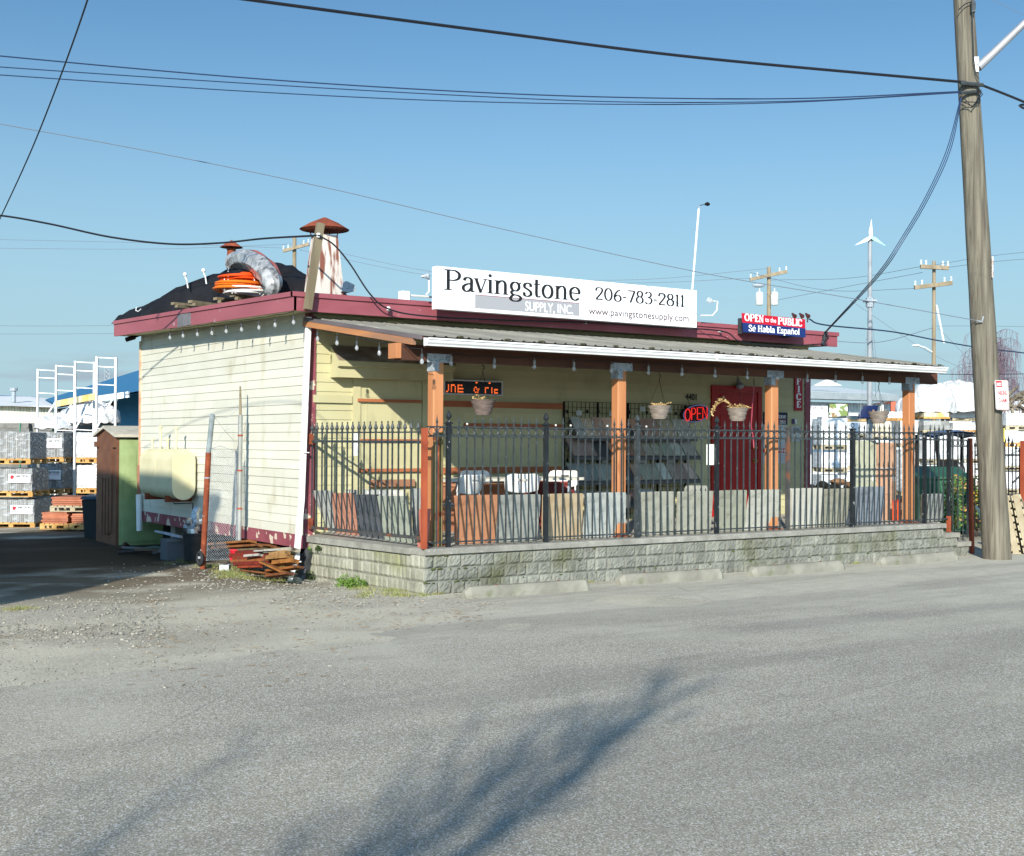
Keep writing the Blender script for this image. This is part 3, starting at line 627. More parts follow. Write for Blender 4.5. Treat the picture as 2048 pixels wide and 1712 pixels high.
GL = {
'P': (.8, [B_((.22,0),(.22,1)), K_((.22,.97),(.5,.97),(.68,.86),(.72,.73),(.66,.58),(.48,.49),(.24,.49)), Z_(.22,.02,.36), Z_(.16,.98,.24)]),
'a': (.6, [K_((.12,.54),(.2,.66),(.34,.68),(.45,.6),(.46,.46),(.46,.12),(.5,.03),(.6,.03)), K_((.46,.41),(.25,.36),(.1,.24),(.1,.1),(.2,.01),(.34,.04),(.46,.18))]),
'v': (.55, [B_((.06,.68),(.28,0)), ('t', [(.28,0),(.5,.68)]), Z_(.08,.67,.22), Z_(.49,.67,.18)]),
'i': (.32, [B_((.17,0),(.17,.68)), Z_(.17,.02,.28), Z_(.11,.66,.14), ('d', [(.16,.88)])]),
'l': (.32, [B_((.17,0),(.17,1)), Z_(.17,.02,.28), Z_(.11,.98,.14)]),
'n': (.72, [B_((.17,0),(.17,.68)), K_((.17,.5),(.28,.63),(.42,.68),(.53,.58),(.55,.42),(.55,.2),(.55,0)), Z_(.17,.02,.28), Z_(.55,.02,.26), Z_(.11,.66,.14)]),
'g': (.62, [K_(*ell(.3,.45,.19,.22)), ('t', [(.45,.6),(.6,.67)]), K_((.2,.25),(.12,.15),(.2,.05),(.45,.0),(.57,-.12),(.45,-.26),(.22,-.28),(.08,-.18),(.14,-.04),(.24,.02))]),
's': (.5, [K_((.42,.5),(.4,.63),(.26,.68),(.13,.6),(.13,.46),(.28,.36),(.42,.24),(.42,.09),(.28,.01),(.13,.05),(.1,.2))]),
't': (.42, [K_((.2,.9),(.2,.6),(.2,.15),(.26,.03),(.4,.05)), Z_(.22,.66,.34)]),
'o': (.64, [K_(*ell(.32,.34,.23,.33))]),
'e': (.6, [K_((.11,.38),(.3,.38),(.53,.38),(.5,.58),(.33,.68),(.14,.56),(.1,.34),(.17,.1),(.34,.01),(.53,.12))]),
'h': (.72, [B_((.17,0),(.17,1)), K_((.17,.5),(.28,.63),(.42,.68),(.53,.58),(.55,.42),(.55,.2),(.55,0)), Z_(.17,.02,.28), Z_(.55,.02,.26), Z_(.11,.98,.14)]),
'b': (.66, [B_((.17,0),(.17,1)), K_((.17,.5),(.3,.67),(.46,.64),(.56,.46),(.55,.2),(.42,.02),(.26,.01),(.17,.14)), Z_(.11,.98,.14)]),
'p': (.66, [B_((.17,-.3),(.17,.68)), K_((.17,.5),(.3,.67),(.46,.64),(.56,.46),(.55,.2),(.42,.02),(.26,.01),(.17,.14)), Z_(.17,-.28,.28), Z_(.11,.66,.14)]),
'2': (.62, [K_((.1,.72),(.14,.92),(.32,.99),(.5,.9),(.52,.72),(.4,.48),(.22,.22),(.1,.05)), ('f2', [(.09,.05),(.56,.05)])]),
'0': (.66, [K_(*ell(.33,.5,.24,.48))]), '6': (.62, [K_((.5,.95),(.3,.82),(.13,.54),(.1,.28),(.18,.07),(.33,.01),(.5,.1),(.54,.28),(.46,.46),(.3,.52),(.14,.38))]),
'7': (.6, [('f2', [(.07,.95),(.55,.95)]), B_((.54,.94),(.24,0))]), '8': (.64, [K_(*ell(.32,.76,.18,.23)), K_(*ell(.32,.27,.23,.26))]),
'3': (.62, [K_((.1,.8),(.2,.96),(.36,.98),(.49,.84),(.45,.62),(.26,.53)), K_((.26,.53),(.49,.46),(.54,.24),(.42,.05),(.22,.01),(.08,.14))]),
'1': (.4, [B_((.2,0),(.2,1)), Z_(.2,.02,.3), ('t', [(.06,.86),(.2,.99)])]), '-': (.36, [('f2', [(.05,.38),(.3,.38)])]),
'F': (.68, [B_((.2,0),(.2,1)), Z_(.2,.02,.34), ('f2', [(.08,.96),(.62,.96)]), ('f2', [(.2,.52),(.5,.52)]), ('t', [(.6,.96),(.62,.74)])]),
'I': (.42, [B_((.21,0),(.21,1)), Z_(.21,.02,.36), Z_(.21,.98,.36)]),
'C': (.74, [K_((.63,.75),(.56,.92),(.4,.99),(.17,.86),(.09,.5),(.17,.13),(.4,.01),(.58,.08),(.65,.24)), ('t', [(.64,.95),(.64,.7)])]),
'E': (.7, [B_((.2,0),(.2,1)), ('f2', [(.08,.96),(.6,.96)]), ('f2', [(.2,.51),(.48,.51)]), ('f2', [(.08,.04),(.62,.04)]), ('t', [(.59,.96),(.6,.74)]), ('t', [(.62,.04),(.64,.27)])]),
'O': (.82, [K_(*ell(.41,.5,.32,.48))]),
'N': (.84, [('t', [(.16,0),(.16,.98)]), B_((.14,.98),(.66,0)), ('t', [(.66,0),(.66,.98)]), Z_(.16,.02,.26), Z_(.66,.98,.26), Z_(.1,.98,.16)]),
'U': (.8, [K_((.18,1),(.18,.6),(.2,.22),(.4,.02),(.6,.22),(.62,.6),(.62,1)), Z_(.18,.98,.3), Z_(.62,.98,.26)]),
'B': (.74, [B_((.2,0),(.2,1)), K_((.2,.97),(.45,.97),(.6,.86),(.58,.64),(.44,.53),(.22,.52)), K_((.22,.52),(.5,.5),(.66,.36),(.64,.14),(.46,.03),(.2,.03)), Z_(.12,.02,.2), Z_(.12,.98,.2)]),
'L': (.66, [B_((.2,0),(.2,1)), Z_(.2,.98,.34), ('f2', [(.08,.04),(.6,.04)]), ('t', [(.6,.04),(.62,.28)])]),
'H': (.86, [B_((.18,0),(.18,1)), B_((.66,0),(.66,1)), ('f2', [(.18,.52),(.66,.52)]), Z_(.18,.02,.32), Z_(.18,.98,.32), Z_(.66,.02,.32), Z_(.66,.98,.32)]),
'S': (.62, [K_((.5,.74),(.46,.92),(.3,.99),(.14,.9),(.13,.7),(.3,.54),(.5,.38),(.52,.14),(.34,.01),(.14,.06),(.1,.26))]),
' ': (.35, []), '.': (.25, [('d', [(.12,.05)])]),
}
GL['é'] = (.6, GL['e'][1]+[('t', [(.28,.78),(.44,.96)])]); GL['ñ'] = (.72, GL['n'][1]+[('f2', [(.2,.86),(.52,.86)])])
def serif_mb(body, w, h, org, ax, up, nrm, thick=.13, thin=.05, mb=None, gap=.0):
    mb = mb or MB(); tot = sum(GL[c][0]+gap for c in body)-gap; kx = w/tot; x0 = 0; org = V(org); ax = V(ax); up = V(up); nrm = V(nrm); lay = 0
    for c in body:
        adv, st = GL[c]
        for typ, pts in st:
            lay = (lay+1) % 9; lift = .002+.0004*lay
            if typ == 'd':
                r = thick*.6; ps = [V((pts[0][0]+r*math.cos(t*math.pi/4), pts[0][1]+r*math.sin(t*math.pi/4), 0)) for t in range(8)]
                mb.face([org+ax*((p.x+x0)*kx)+up*(p.y*h)+nrm*lift for p in ps]); continue
            ps = cat_(pts) if typ == 'c' else [V((x, y, 0)) for x, y in pts]
            Lf, Rt = [], []
            for i, p in enumerate(ps):
                d = ps[min(i+1, len(ps)-1)]-ps[max(i-1, 0)]
                if d.length < 1e-6: continue
                d.normalize(); nn = V((-d.y, d.x, 0))
                wd_ = {'f': thin*.8, 'f2': thin*1.5, 't': thin}.get(typ, thin+(thick-thin)*abs(d.y)**1.2)
                Lf.append(p+nn*wd_/2); Rt.append(p-nn*wd_/2)
            for i in range(len(Lf)-1):
                mb.face([org+ax*((p.x+x0)*kx)+up*(p.y*h)+nrm*lift for p in (Rt[i], Rt[i+1], Lf[i+1], Lf[i])])
        x0 += adv+gap
    return mb
# ---------------------------------------------------------------- iron fence along the street front
FB_ = .12
def spear(mb, x, y, z, h=.13, w=.016):
    mb.lathe([(.008, 0), (w*.7, .012), (.007, .02), (w, .045), (.006, .09), (.001, h)], (x, y, z), 6)
fe = thing('iron_fence', 'black wrought iron fence with a band of rings along the front of the porch', 'fence', (4.7, FB_, .505))
fpx = [.378, 1.731, 3.137, 4.484, 5.8, 7.111, 8.70, 9.27]
zb, z1, z2 = .56, 1.755, 1.862
rr = random.Random(12)
def ring(mb, x, y, z, r, t=.0055, n=12):
    pts = [V((x+r*math.cos(a*2*math.pi/n), y, z+r*math.sin(a*2*math.pi/n))) for a in range(n+1)]
    mb.tube(pts, t, 4, cap=False)
def panel(x0, x1, y, zb, z1, z2, top, drop=None, balls=.16, ext=.04):
    mb = MB(); w = .012
    mb.box(x0, x1, y-.014, y+.014, zb-.008, zb+.008); mb.box(x0, x1, y-.013, y+.013, z1-.008, z1+.008); mb.box(x0, x1, y-.013, y+.013, z2-.008, z2+.008)
    n = max(1, round((x1-x0)/.112)); s = (x1-x0)/n; bl = MB()
    for i in range(1, n):
        x = x0+i*s+rr.uniform(-.002, .002)
        mb.box(x-.0075, x+.0075, y-.0075, y+.0075, zb-ext, z2+.01)
        if rr.random() > balls: spear(mb, x, y, z2+.008)
        else: bl.blob((x, y, z2+.035), .014, .014, .014, 6, 4, 0); mb.box(x-.005, x+.005, y-.005, y+.005, z2, z2+.03)
    for i in range(n): ring(mb, x0+(i+.5)*s, y, (z1+z2)/2, (z2-z1)/2-.007, .0065, 14)
    return mb, bl
for a, b in zip(fpx[:-1], fpx[1:]):
    mb, bl = panel(a+.03, b-.03, FB_, zb, z1, z2, 0, balls=.16 if b < 5 else .04)
    pn = mb.build('fence_panel', M['iron'], fe)
    if bl.v: bl.build('caps', mat('white_cap', (220,216,206), rough=.6), pn)['kind'] = 'stuff' if False else 'thing'
mb, bl = panel(.10, .35, FB_, zb, z1, z2, 0, balls=.5); mb.build('fence_panel', M['iron'], fe)
for i, x in enumerate(fpx):
    mb = MB(); w = .024 if i not in (2, 5) else .028
    zt = 1.895 if i != 6 else 1.84
    mb.box(x-w, x+w, FB_-w, FB_+w, .506 if i < 7 else .60, zt); mb.box(x-w-.012, x+w+.012, FB_-w-.012, FB_+w+.012, zt, zt+.018)
    if i in (0, 1, 2, 3): mb.lathe([(.03,0),(.018,.02),(.012,.03),(.032,.055),(.036,.075),(.026,.10),(.004,.135)], (x, FB_, zt+.018), 8)
    if i == 5: ring(mb, x, FB_, zt+.06, .03, .007)
    mb.build('fence_post', [M['iron_worn'], M['iron_worn'], M['iron'], M['iron_worn'], M['iron_rust'], M['iron_worn'], M['iron_worn'], M['iron_worn']][i], fe)
mb = MB(); mb.box(9.245, 9.295, FB_-.025, FB_+.025, .355, .599); mb.build('post_foot', M['rust_post'], fe)
# right end gate
gt = thing('iron_gate', 'narrow black iron gate with rings at the right end beside the orange post', 'gate', (9.4, FB_+.1, .2))
gx1 = pb(1934, 1000, .2).x
mb, bl = panel(9.32, gx1, .18, .27, 1.66, 1.76, 0, balls=0, ext=.1)
mb.box(9.32, 9.345, .165, .195, .25, 1.75); mb.box(gx1-.02, gx1, .165, .195, .25, 1.75)
for k in range(5): ring(mb, 9.39+k*.085, .18, .18+.02*(k % 2), .035, .006, 8)
mb.build('gate_leaf', M['iron'], gt)
def postbox(name, label, cat, top, bot, w, m, group=None):
    p, q_ = V(top), V(bot); o = thing(name, label, cat, bot, group); mb = MB(); mb.beam(q_, p, w, w, (0,1,0)); mb.build('shaft', m, o)
    mb = MB(); mb.obox(p+V((0,0,.002)), (w*.52,0,0), (0,w*.52,0), (0,0,.003)); mb.build('top_plate', m, o); return o
postbox('steel_post', 'rusty orange square steel post at the right end of the fence beside the utility pole', 'post', pb(1940, 877, .18), pb(1944, 1108, .18), .055, M['rust_post'])
postbox('steel_post', 'rusty orange square steel post on the wall cap at the porch corner', 'post', (.0, .01, 1.84), (.0, .01, .507), .055, M['rust_post'])
# left side fence with spear heads
lf = thing('spear_fence', 'dark iron fence with big spear heads and rusty bottom rail, left side of porch', 'fence', (.02, 1.5, .5))
mb = MB(); ya, yb_ = .04, 2.93
zr1, zr2 = 1.80, 1.69
zbl = [pa(620.5, 1054.6, .02), pa(843, 1076, .02)]
zA, zB_ = zbl[1].z, zbl[0].z
xs_l = [97,126,153,182,210,240,270,300,335,366,400,432,466,501,527,562,598,635,675]
mb.box(.008, .032, ya, yb_, zr1-.008, zr1+.008); mb.box(.005, .035, ya, yb_, zr2-.014, zr2+.014)
for xx in [70]+xs_l:
    y = pa(600+xx*.3505, 900, .02).y; zb0 = zB_+(zA-zB_)*(2.93-y)/2.9
    mb.box(.012, .028, y-.008, y+.008, zb0, zr1+.01)
    mb.lathe([(.016,0),(.018,.012),(.010,.02),(.024,.035),(.028,.045),(.010,.095),(.006,.10),(.011,.108),(.011,.118),(.003,.125)], (.02, y, zr1+.008), 4)
mb.build('pickets', M['iron'], lf)
mb = MB(); mb.beam((.02, ya, zA), (.02, yb_, zB_), .03, .035); mb.build('bottom_rail', M['iron_rust'], lf)
for z in (1.72, .62):
    mb = MB(); mb.box(-.01, .03, 2.93, 2.99, z-.07, z+.07); mb.blob((-.012, 2.96, z+.035), .004, .012, .012, 8, 4, 0); mb.blob((-.012, 2.96, z-.035), .004, .012, .012, 8, 4, 0); mb.build('hinge_plate', M['rust'], lf)
# mossy slotted steel frame behind the corner
sl = thing('slotted_post', 'mossy tan steel post with a long slot behind the corner of the fence', 'post', (.2, .26, .5))
p0 = pb(868, 1000, .26).x; mb = MB()
for x in (p0, p0+.085): mb.box(x, x+.02, .25, .29, .505, 1.72)
mb.box(p0, p0+.105, .245, .295, 1.72, 1.80); mb.build('frame', mat('mossy', (150,136,100), (116,112,66), 5, rough=.85, c3=(120,70,46), sc3=7, lo3=.55, hi3=.65), sl)
mb = MB(); mb.box(p0+.045, p0+.065, .26, .28, .505, 1.70); mb.build('inner_bar', M['rust'], sl)
# ---------------------------------------------------------------- stone slabs leaning on the fence
def slab(label, xt0, xt1, yt, xb0, xb1, yb, m, th=.035, b0=.43, b1=.165, gz_=.505, vein=0, group='stone slabs leaning on the front fence'):
    T0, T1 = pb(xt0, yt, b1), pb(xt1, yt, b1); B0 = pb(xb0, yb, b0); B1 = pb(xb1, yb, b0)
    c = ((B0.x+B1.x)/2, b0, gz_); o = thing('stone_slab', label, 'stone slab', c, group)
    mb = MB(); e = V((0, th, 0)); r = random.Random(int(xt0)); n = 6; zt = T0.z+.0
    def P(u, v, d):
        xl = B0.x+(T0.x-B0.x)*v; xr = B1.x+(T1.x-B1.x)*v
        y = b0+(b1-b0)*v; z = gz_+(zt-gz_)*v
        return (xl+(xr-xl)*u, y+d, z)
    ed = .012
    outl = [(ed,0),(1-ed,0),(1,ed),(1,1-2*ed),(1-2*ed,1-.3*ed),(.7,1),(.3,1),(2*ed,1-.3*ed),(0,1-2*ed),(0,ed)]
    mb.prism([P(u+r.uniform(-.006,.006), v, 0) for u, v in outl], (0, th, 0))
    mb.build('face_slab', m, o)
    return o
def stone(nm, c1, c2, **k):
    k.setdefault('c3', tuple(int(q*.84) for q in c2)); k.setdefault('sc3', 11); k.setdefault('lo3', .54); k.setdefault('hi3', .72)
    return mat(nm, c1, c2, k.pop('s', 5), rough=.85, bump=.006, bsc=40, k=1.0, **k)
st_or = stone('stone_orange', (196,140,104), (180,124,92)); st_g1 = stone('stone_grey', (166,168,160), (146,150,144)); st_tan = stone('stone_tan', (196,178,148), (178,154,120), c3=(226,214,190), sc3=3, lo3=.62, hi3=.64)
st_lg = stone('stone_pale', (190,194,188), (168,172,168)); st_g2 = stone('stone_buff', (176,176,162), (160,160,146)); st_wh = stone('stone_white', (206,204,192), (192,190,178), c3=(150,146,134), sc3=40, lo3=.7, hi3=.72)
st_bl = stone('stone_blue', (146,154,162), (112,120,130), s=2.5); st_dk = stone('stone_dark', (98,102,110), (84,88,96)); st_sp = stone('stone_speck', (172,176,172), (150,154,150), s=20)
slab('orange brown slab, first slab right of the corner post, leaning on the fence', 910, 997, 991, 913, 989, 1094, st_or)
slab('plain grey slab leaning between the orange brown slab and the veined tan slab', 1001, 1081, 990, 990, 1074, 1087, st_g1)
slab('tan sandstone slab with pale veins leaning on the fence', 1088, 1167, 988, 1086, 1163, 1080, st_tan)
slab('pale grey slab leaning in front of the second porch post', 1175, 1252, 986, 1167, 1251, 1078, st_lg)
slab('buff grey slab just right of the third fence post, next to a narrow gap', 1281, 1350, 984, 1282, 1348, 1072, st_g2)
slab('wide buff slab leaning left of the white notice on the fence', 1358, 1427, 983, 1355, 1421, 1068, st_g2)
slab('greenish buff slab leaning in front of the red door', 1438, 1494, 981, 1436, 1490, 1063, stone('stone_green', (166,168,150), (150,152,136)))
slab('light slab with a chipped top, narrow gap on its left, below the third porch post', 1503, 1563, 980, 1488, 1555, 1058, stone('stone_light', (196,196,184), (180,180,168)))
slab('whitest slab, with fine pits, leaning near the right corner of the shop', 1583, 1646, 977, 1583, 1640, 1056, st_wh)
slab('olive grey slab leaning right of the whitest slab below the boulders', 1648, 1706, 978, 1641, 1691, 1053, stone('stone_olive', (166,164,146), (150,148,132)))
slab('blue grey slab with cloudy streaks leaning below the tall tile panels', 1713, 1771, 974, 1714, 1763, 1048, st_bl)
slab('small speckled grey slab leaning in front of the green dumpster', 1855, 1888, 988, 1856, 1884, 1043, st_sp)
slab('narrow cream slab seen edge-on beside the small speckled slab', 1846, 1849, 989, 1843, 1848, 1042, stone('stone_cream', (206,198,176), (190,180,160)))
def slabL(label, xt0, xt1, yt, xb0, xb1, yb, m, a0=.30, a1=.045, z0=.505, th=.035, group='stone slabs behind the spear fence'):
    T0, T1 = pa(xt0, yt, a1), pa(xt1, yt, a1); B0, B1 = pa(xb0, yb, a0), pa(xb1, yb, a0)
    o = thing('stone_slab', label, 'stone slab', (a0, (B0.y+B1.y)/2, z0), group)
    mb = MB(); mb.prism([(a0, B0.y, z0), (a0, B1.y, z0), (a1, T1.y, T1.z), (a1, T0.y, T0.z)], (th, 0, 0)); mb.build('face_slab', m, o); return o
slabL('pale slab at the far left of the spear fence, next to the shop corner', 625, 661, 981, 630, 669, 1066, st_lg)
slabL('terracotta slab behind the left part of the spear fence', 663, 704, 986, 671, 717, 1075, stone('stone_terra', (208,150,126), (194,136,112)))
slabL('dark charcoal slab between the terracotta and the pale green slab', 707, 752, 989, 718, 766, 1083, st_dk)
slabL('pale green grey slab behind the right part of the spear fence', 754, 808, 992, 767, 825, 1093, stone('stone_palegreen', (178,184,168), (164,170,156)))
slab('tall speckled grey slab leaning left of the corner post behind the spear fence', 826, 856, 977, 829, 850, 1043, st_sp, b0=.9, b1=.75, group='stone slabs behind the spear fence')
slab('small reddish slab leaning at the porch corner beside the orange steel post', 841, 862, 1018, 838, 856, 1094, stone('stone_red', (190,120,104), (172,104,90)), b0=.25, b1=.12, group='stone slabs behind the spear fence')
# grey block samples standing behind them
for i, (x0, x1, c) in enumerate([(663, 672, 'paler grey'), (676, 688, 'darker grey'), (690, 706, 'smooth grey'), (725, 746, 'light grey'), (749, 772, 'pale speckled'), (776, 800, 'white topped')]):
    o = thing('paving_block', f'{c} paving block on edge, number of blocks to its left: {["none","one","two","three","four","five"][i]}', 'paving block', (1.0, 2, .5), 'paving blocks on edge behind the spear fence')
    A, B = pa(x0, 979, .55), pa(x1, 979, .55); mb = MB(); mb.box(.55, .62, B.y, A.y, .5, A.z); mb.build('block', [st_lg, st_dk, st_g1, st_lg, st_sp, st_wh][i], o)
    mb = MB(); mb.box(.545, .5499, (A.y+B.y)/2-.02, (A.y+B.y)/2+.02, A.z-.05, A.z-.02); mb.build('sticker', M['white_paint'], o)
# ---------------------------------------------------------------- porch furniture
def chair(label, px, py, b, rz, grp='white moulded chairs on the porch'):
    top = pb(px, py, b); o = thing('plastic_chair', label, 'chair', (0,0,0), grp); H = .79
    mb = MB()
    def bk(u, v):
        s_ = 2*u-1; wv = 1-.10*(1-v)-.16*max(0, v-.72)**1.5*6; c = .055*(1-s_*s_); return (s_*.22*wv, -.2-.08*v-c, .60+.19*v-.05*(1-v)*(1-s_*s_)*.6+.012*v*s_*s_-.02*v*(s_**8))
    nu, nv = 14, 8
    for j in range(nv):
        for i in range(nu):
            if 5 <= i <= 8 and j == 5: continue
            P = [bk(i/nu, j/nv), bk((i+1)/nu, j/nv), bk((i+1)/nu, (j+1)/nv), bk(i/nu, (j+1)/nv)]
            mb.face(P); mb.face([(x, y-.012, z) for x, y, z in reversed(P)])
    mb.tube([bk(u/12, 1) for u in range(13)], .009, 5); mb.tube([bk(u/12, 0) for u in range(13)], .009, 5)
    for u in (0, 1): mb.tube([bk(u, v/6) for v in range(7)], .012, 5)
    mb.build('backrest', M['white_paint'], o, smooth=True)
    mb = MB(); mb.grid(lambda u, v: ((u-.5)*.42, (v-.5)*.42, .44-.03*math.sin(math.pi*u)*math.sin(math.pi*v)), 8, 8); mb.grid(lambda u, v: ((.5-u)*.42, (v-.5)*.42, .425-.03*math.sin(math.pi*u)*math.sin(math.pi*v)), 8, 8); mb.build('seat', M['white_paint'], o, smooth=True)
    for sx in (-1, 1):
        for sy in (-1, 1):
            mb = MB(); mb.tube([(sx*.19, sy*.18, .44), (sx*.22, sy*.24, 0)], .013, 6); 
            if sy < 0: mb.tube([(sx*.19, -.2, .43), (sx*.185, -.2, .61)], .013, 6)
            mb.build('leg', M['white_paint'], o)
    o.location = (top.x, b, .5); o.rotation_euler = (0, 0, rz); return o
chair('white plastic chair at the left end of the table, just right of the corner post', 913, 958, .95, .25)
chair('white plastic chair against the wall behind the left end of the table', 966, 955, 2.35, 3.0)
chair('white plastic chair in front of the table with its curved back to the street', 1040, 957, 1.05, -.5)
chair('white plastic chair at the right end of the table beside the display rack', 1116, 955, 1.9, 2.2)
tb = thing('folding_table', 'long folding table with a pale top among the white chairs', 'table', (2.2, 1.55, .5))
A, B = pb(893, 975, 1.25), pb(1146, 972, 1.5); mb = MB(); mb.box(A.x, B.x, 1.25, 1.9, 1.195, 1.23); mb.build('table_top', mat('table_top', (224,220,206), (208,202,186), 4, rough=.5), tb)
for x in (A.x+.2, B.x-.2):
    for y in (1.33, 1.82):
        mb = MB(); mb.tube([(x, y, .5), (x, y, 1.2)], .014, 6); mb.build('leg', M['galv'], tb)
bx = thing('storage_bench', 'low maroon painted bench under the right half of the table', 'bench', (3, 2.2, .5))
A, B = pb(1062, 980, 2.2), pb(1136, 980, 2.2); mb = MB(); mb.box(A.x, B.x, 2.0, 2.5, .5, 1.12); mb.build('box', mat('bench_maroon', (130,56,52), (112,46,44), 4, rough=.7), bx); mb = MB(); mb.box(A.x-.02, B.x+.02, 1.98, 2.52, 1.122, 1.15); mb.build('lid', mat('bench_lid', (150,70,60), rough=.6), bx)
bx = thing('storage_bench', 'low tan wooden bench under the left half of the table', 'bench', (1.8, 2.2, .5))
A, B = pb(905, 985, 2.2), pb(998, 985, 2.2); mb = MB(); mb.box(A.x, B.x, 2.0, 2.5, .5, 1.10); mb.build('box', mat('bench_tan', (186,128,98), (168,112,84), 4, rough=.7), bx); mb = MB(); mb.box(A.x-.02, B.x+.02, 1.98, 2.52, 1.102, 1.13); mb.build('lid', mat('bench_tan_lid', (196,140,110), rough=.6), bx)
# ---------------------------------------------------------------- stone sample display
rk = thing('display_rack', 'black wire grid display wall with sloping shelves for stone samples', 'display rack', (5, BW-.05, .5))
ry = BW-.05; A, B = pb(1128, 803, ry), pb(1371, 808, ry); mb = MB(); x0, x1 = A.x, B.x; z0, z1 = .52, A.z
n = int((x1-x0)/.078)
for i in range(n+1):
    x = x0+(x1-x0)*i/n; mb.box(x-.0035, x+.0035, ry-.0035, ry+.0035, z0, z1)
n = int((z1-z0)/.078)
for i in range(n+1):
    z = z0+(z1-z0)*i/n; mb.box(x0, x1, ry-.009, ry-.0037, z-.003, z+.003)
mb.build('wire_grid', M['black'], rk)
for x in (x0, x0+(x1-x0)*.265, x0+(x1-x0)*.51, x0+(x1-x0)*.76, x1):
    mb = MB(); mb.box(x-.012, x+.012, ry-.014, ry+.012, z0, z1); mb.build('upright', M['black'], rk)
rows = [(838, 870, [(1139,1158,(150,152,146)),(1158.5,1180,(176,158,136)),(1180.5,1200,(164,134,118)),(1200.5,1222,(196,160,142)),(1254,1270,(168,132,114)),(1274,1309,(146,120,108)),(1310,1339,(160,146,122)),(1340,1372,(150,150,138))], 1374),
        (880, 908, [(1131,1178,(140,120,112)),(1208,1228,(150,118,98)),(1228.5,1254,(134,104,88)),(1254.5,1275,(140,120,104)),(1276,1292,(154,146,130)),(1293,1309,(148,144,128)),(1310,1332,(140,142,126)),(1332.5,1352,(170,168,156)),(1354,1378,(150,144,134))], 1382),
        (928, 957, [(1131,1167,(128,130,126)),(1168,1185,(120,122,118)),(1186,1218,(138,140,130)),(1219,1238,(146,144,132)),(1255,1268,(150,124,106)),(1269,1308,(142,140,124)),(1309,1327,(176,176,164)),(1328,1342,(146,132,120)),(1343,1362,(140,118,108)),(1363,1378,(180,156,142))], 1380),
        (982, 1004, [(1160,1184,(140,134,126)),(1188,1218,(150,140,128)),(1256,1270,(130,100,92)),(1272,1300,(150,150,150))], 1330)]
rown = ['top', 'second', 'third', 'bottom']; k = 0
cname = lambda c: ('reddish' if c[0] > c[2]+45 else 'brownish' if c[0] > c[2]+26 else 'buff' if c[0] > c[2]+11 else 'grey')
ordn = ['first','second','third','fourth','fifth','sixth','seventh','eighth','ninth','tenth']
for ri, (yt, yb2, its, xe) in enumerate(rows):
    zt = pb(1250, yt, ry-.03).z; zb2 = pb(1250, yb2+2, ry-.24).z
    L_ = V((0, -.21, zb2-zt)); nrm = V((0, L_.z, .21)).normalized()
    if nrm.z < 0: nrm = -nrm
    xa, xb = pb(its[0][0], yt, ry-.03).x, pb(its[-1][1], yt, ry-.03).x+.02
    mb = MB(); mb.add([(xa-.02, ry-.03, zt-.03), (xb+.02, ry-.03, zt-.03), (xb+.02, ry-.26, zb2-.03), (xa-.02, ry-.26, zb2-.03), (xa-.02, ry-.03, zt-.045), (xb+.02, ry-.03, zt-.045), (xb+.02, ry-.26, zb2-.075), (xa-.02, ry-.26, zb2-.075)], [(3,2,1,0),(4,5,6,7),(0,1,5,4),(1,2,6,5),(2,3,7,6),(3,0,4,7)])
    mb.build('shelf', mat('shelf_dark', (96,96,96), rough=.6), rk)
    for i, (xl, xr, c) in enumerate(its):
        a0, a1 = pb(xl, yt, ry-.03).x+.004, pb(xr, yt, ry-.03).x-.004; r = random.Random(i*7+ri); dz = r.uniform(-.03, .03)*0+r.uniform(0, .025)
        mb = MB(); o_ = V((0, r.uniform(-.012,.0), 0)); base = nrm*(-.022)
        top = V((0, ry-.035, zt+dz))+o_; bot = V((0, ry-.245, zb2))+o_
        sk = (a1-a0)*.0
        mb.prism([V((a0, top.y, top.z)), V((a1, top.y, top.z)), V((a1+sk, bot.y, bot.z)), V((a0+sk, bot.y, bot.z))], base)
        m = mat('sample', c, tuple(max(0, q_-16) for q_ in c), 9, rough=.8, bump=.003, bsc=30, k=1.8)
        o = mb.build('stone_sample', m, at=((a0+a1)/2, ry-.2, zb2))
        tag(o, f'{cname(c)} stone sample tile, {ordn[i]} from the left on the {rown[ri]} shelf of the wire rack', 'stone sample', 'stone samples on the display rack')
for i, (x, y) in enumerate([(1135,823),(1175,823),(1197,823),(1259,824),(1294,825),(1352,827),(1135,920),(1175,920),(1198,920),(1259,920),(1352,922)]):
    c = pb(x, y, ry-.015); mb = MB(); mb.prism([c+V((0,0,.035)), c+V((-.027,0,0)), c+V((0,0,-.035)), c+V((.027,0,0))], (0, .006, 0)); mb.build('diamond_clip', M['black'], rk)
for x, y in [(1158,826),(1224,827),(1285,818),(1338,820),(1155,924),(1210,921),(1286,922),(1342,922)]:
    c = pb(x, y, ry-.02); mb = MB(); mb.box(c.x-.05, c.x+.05, ry-.022, ry-.018, c.z-.035, c.z+.035); t_ = mb.build('price_tag', mat('tag_paper', (214,218,216), rough=.6), rk)
    mb = MB()
    for k_ in range(4): mb.box(c.x-.04, c.x+.03-.02*(k_ % 2), ry-.024, ry-.0225, c.z+.02-.014*k_, c.z+.024-.014*k_)
    mb.build('print', M['cable_grey'], t_)
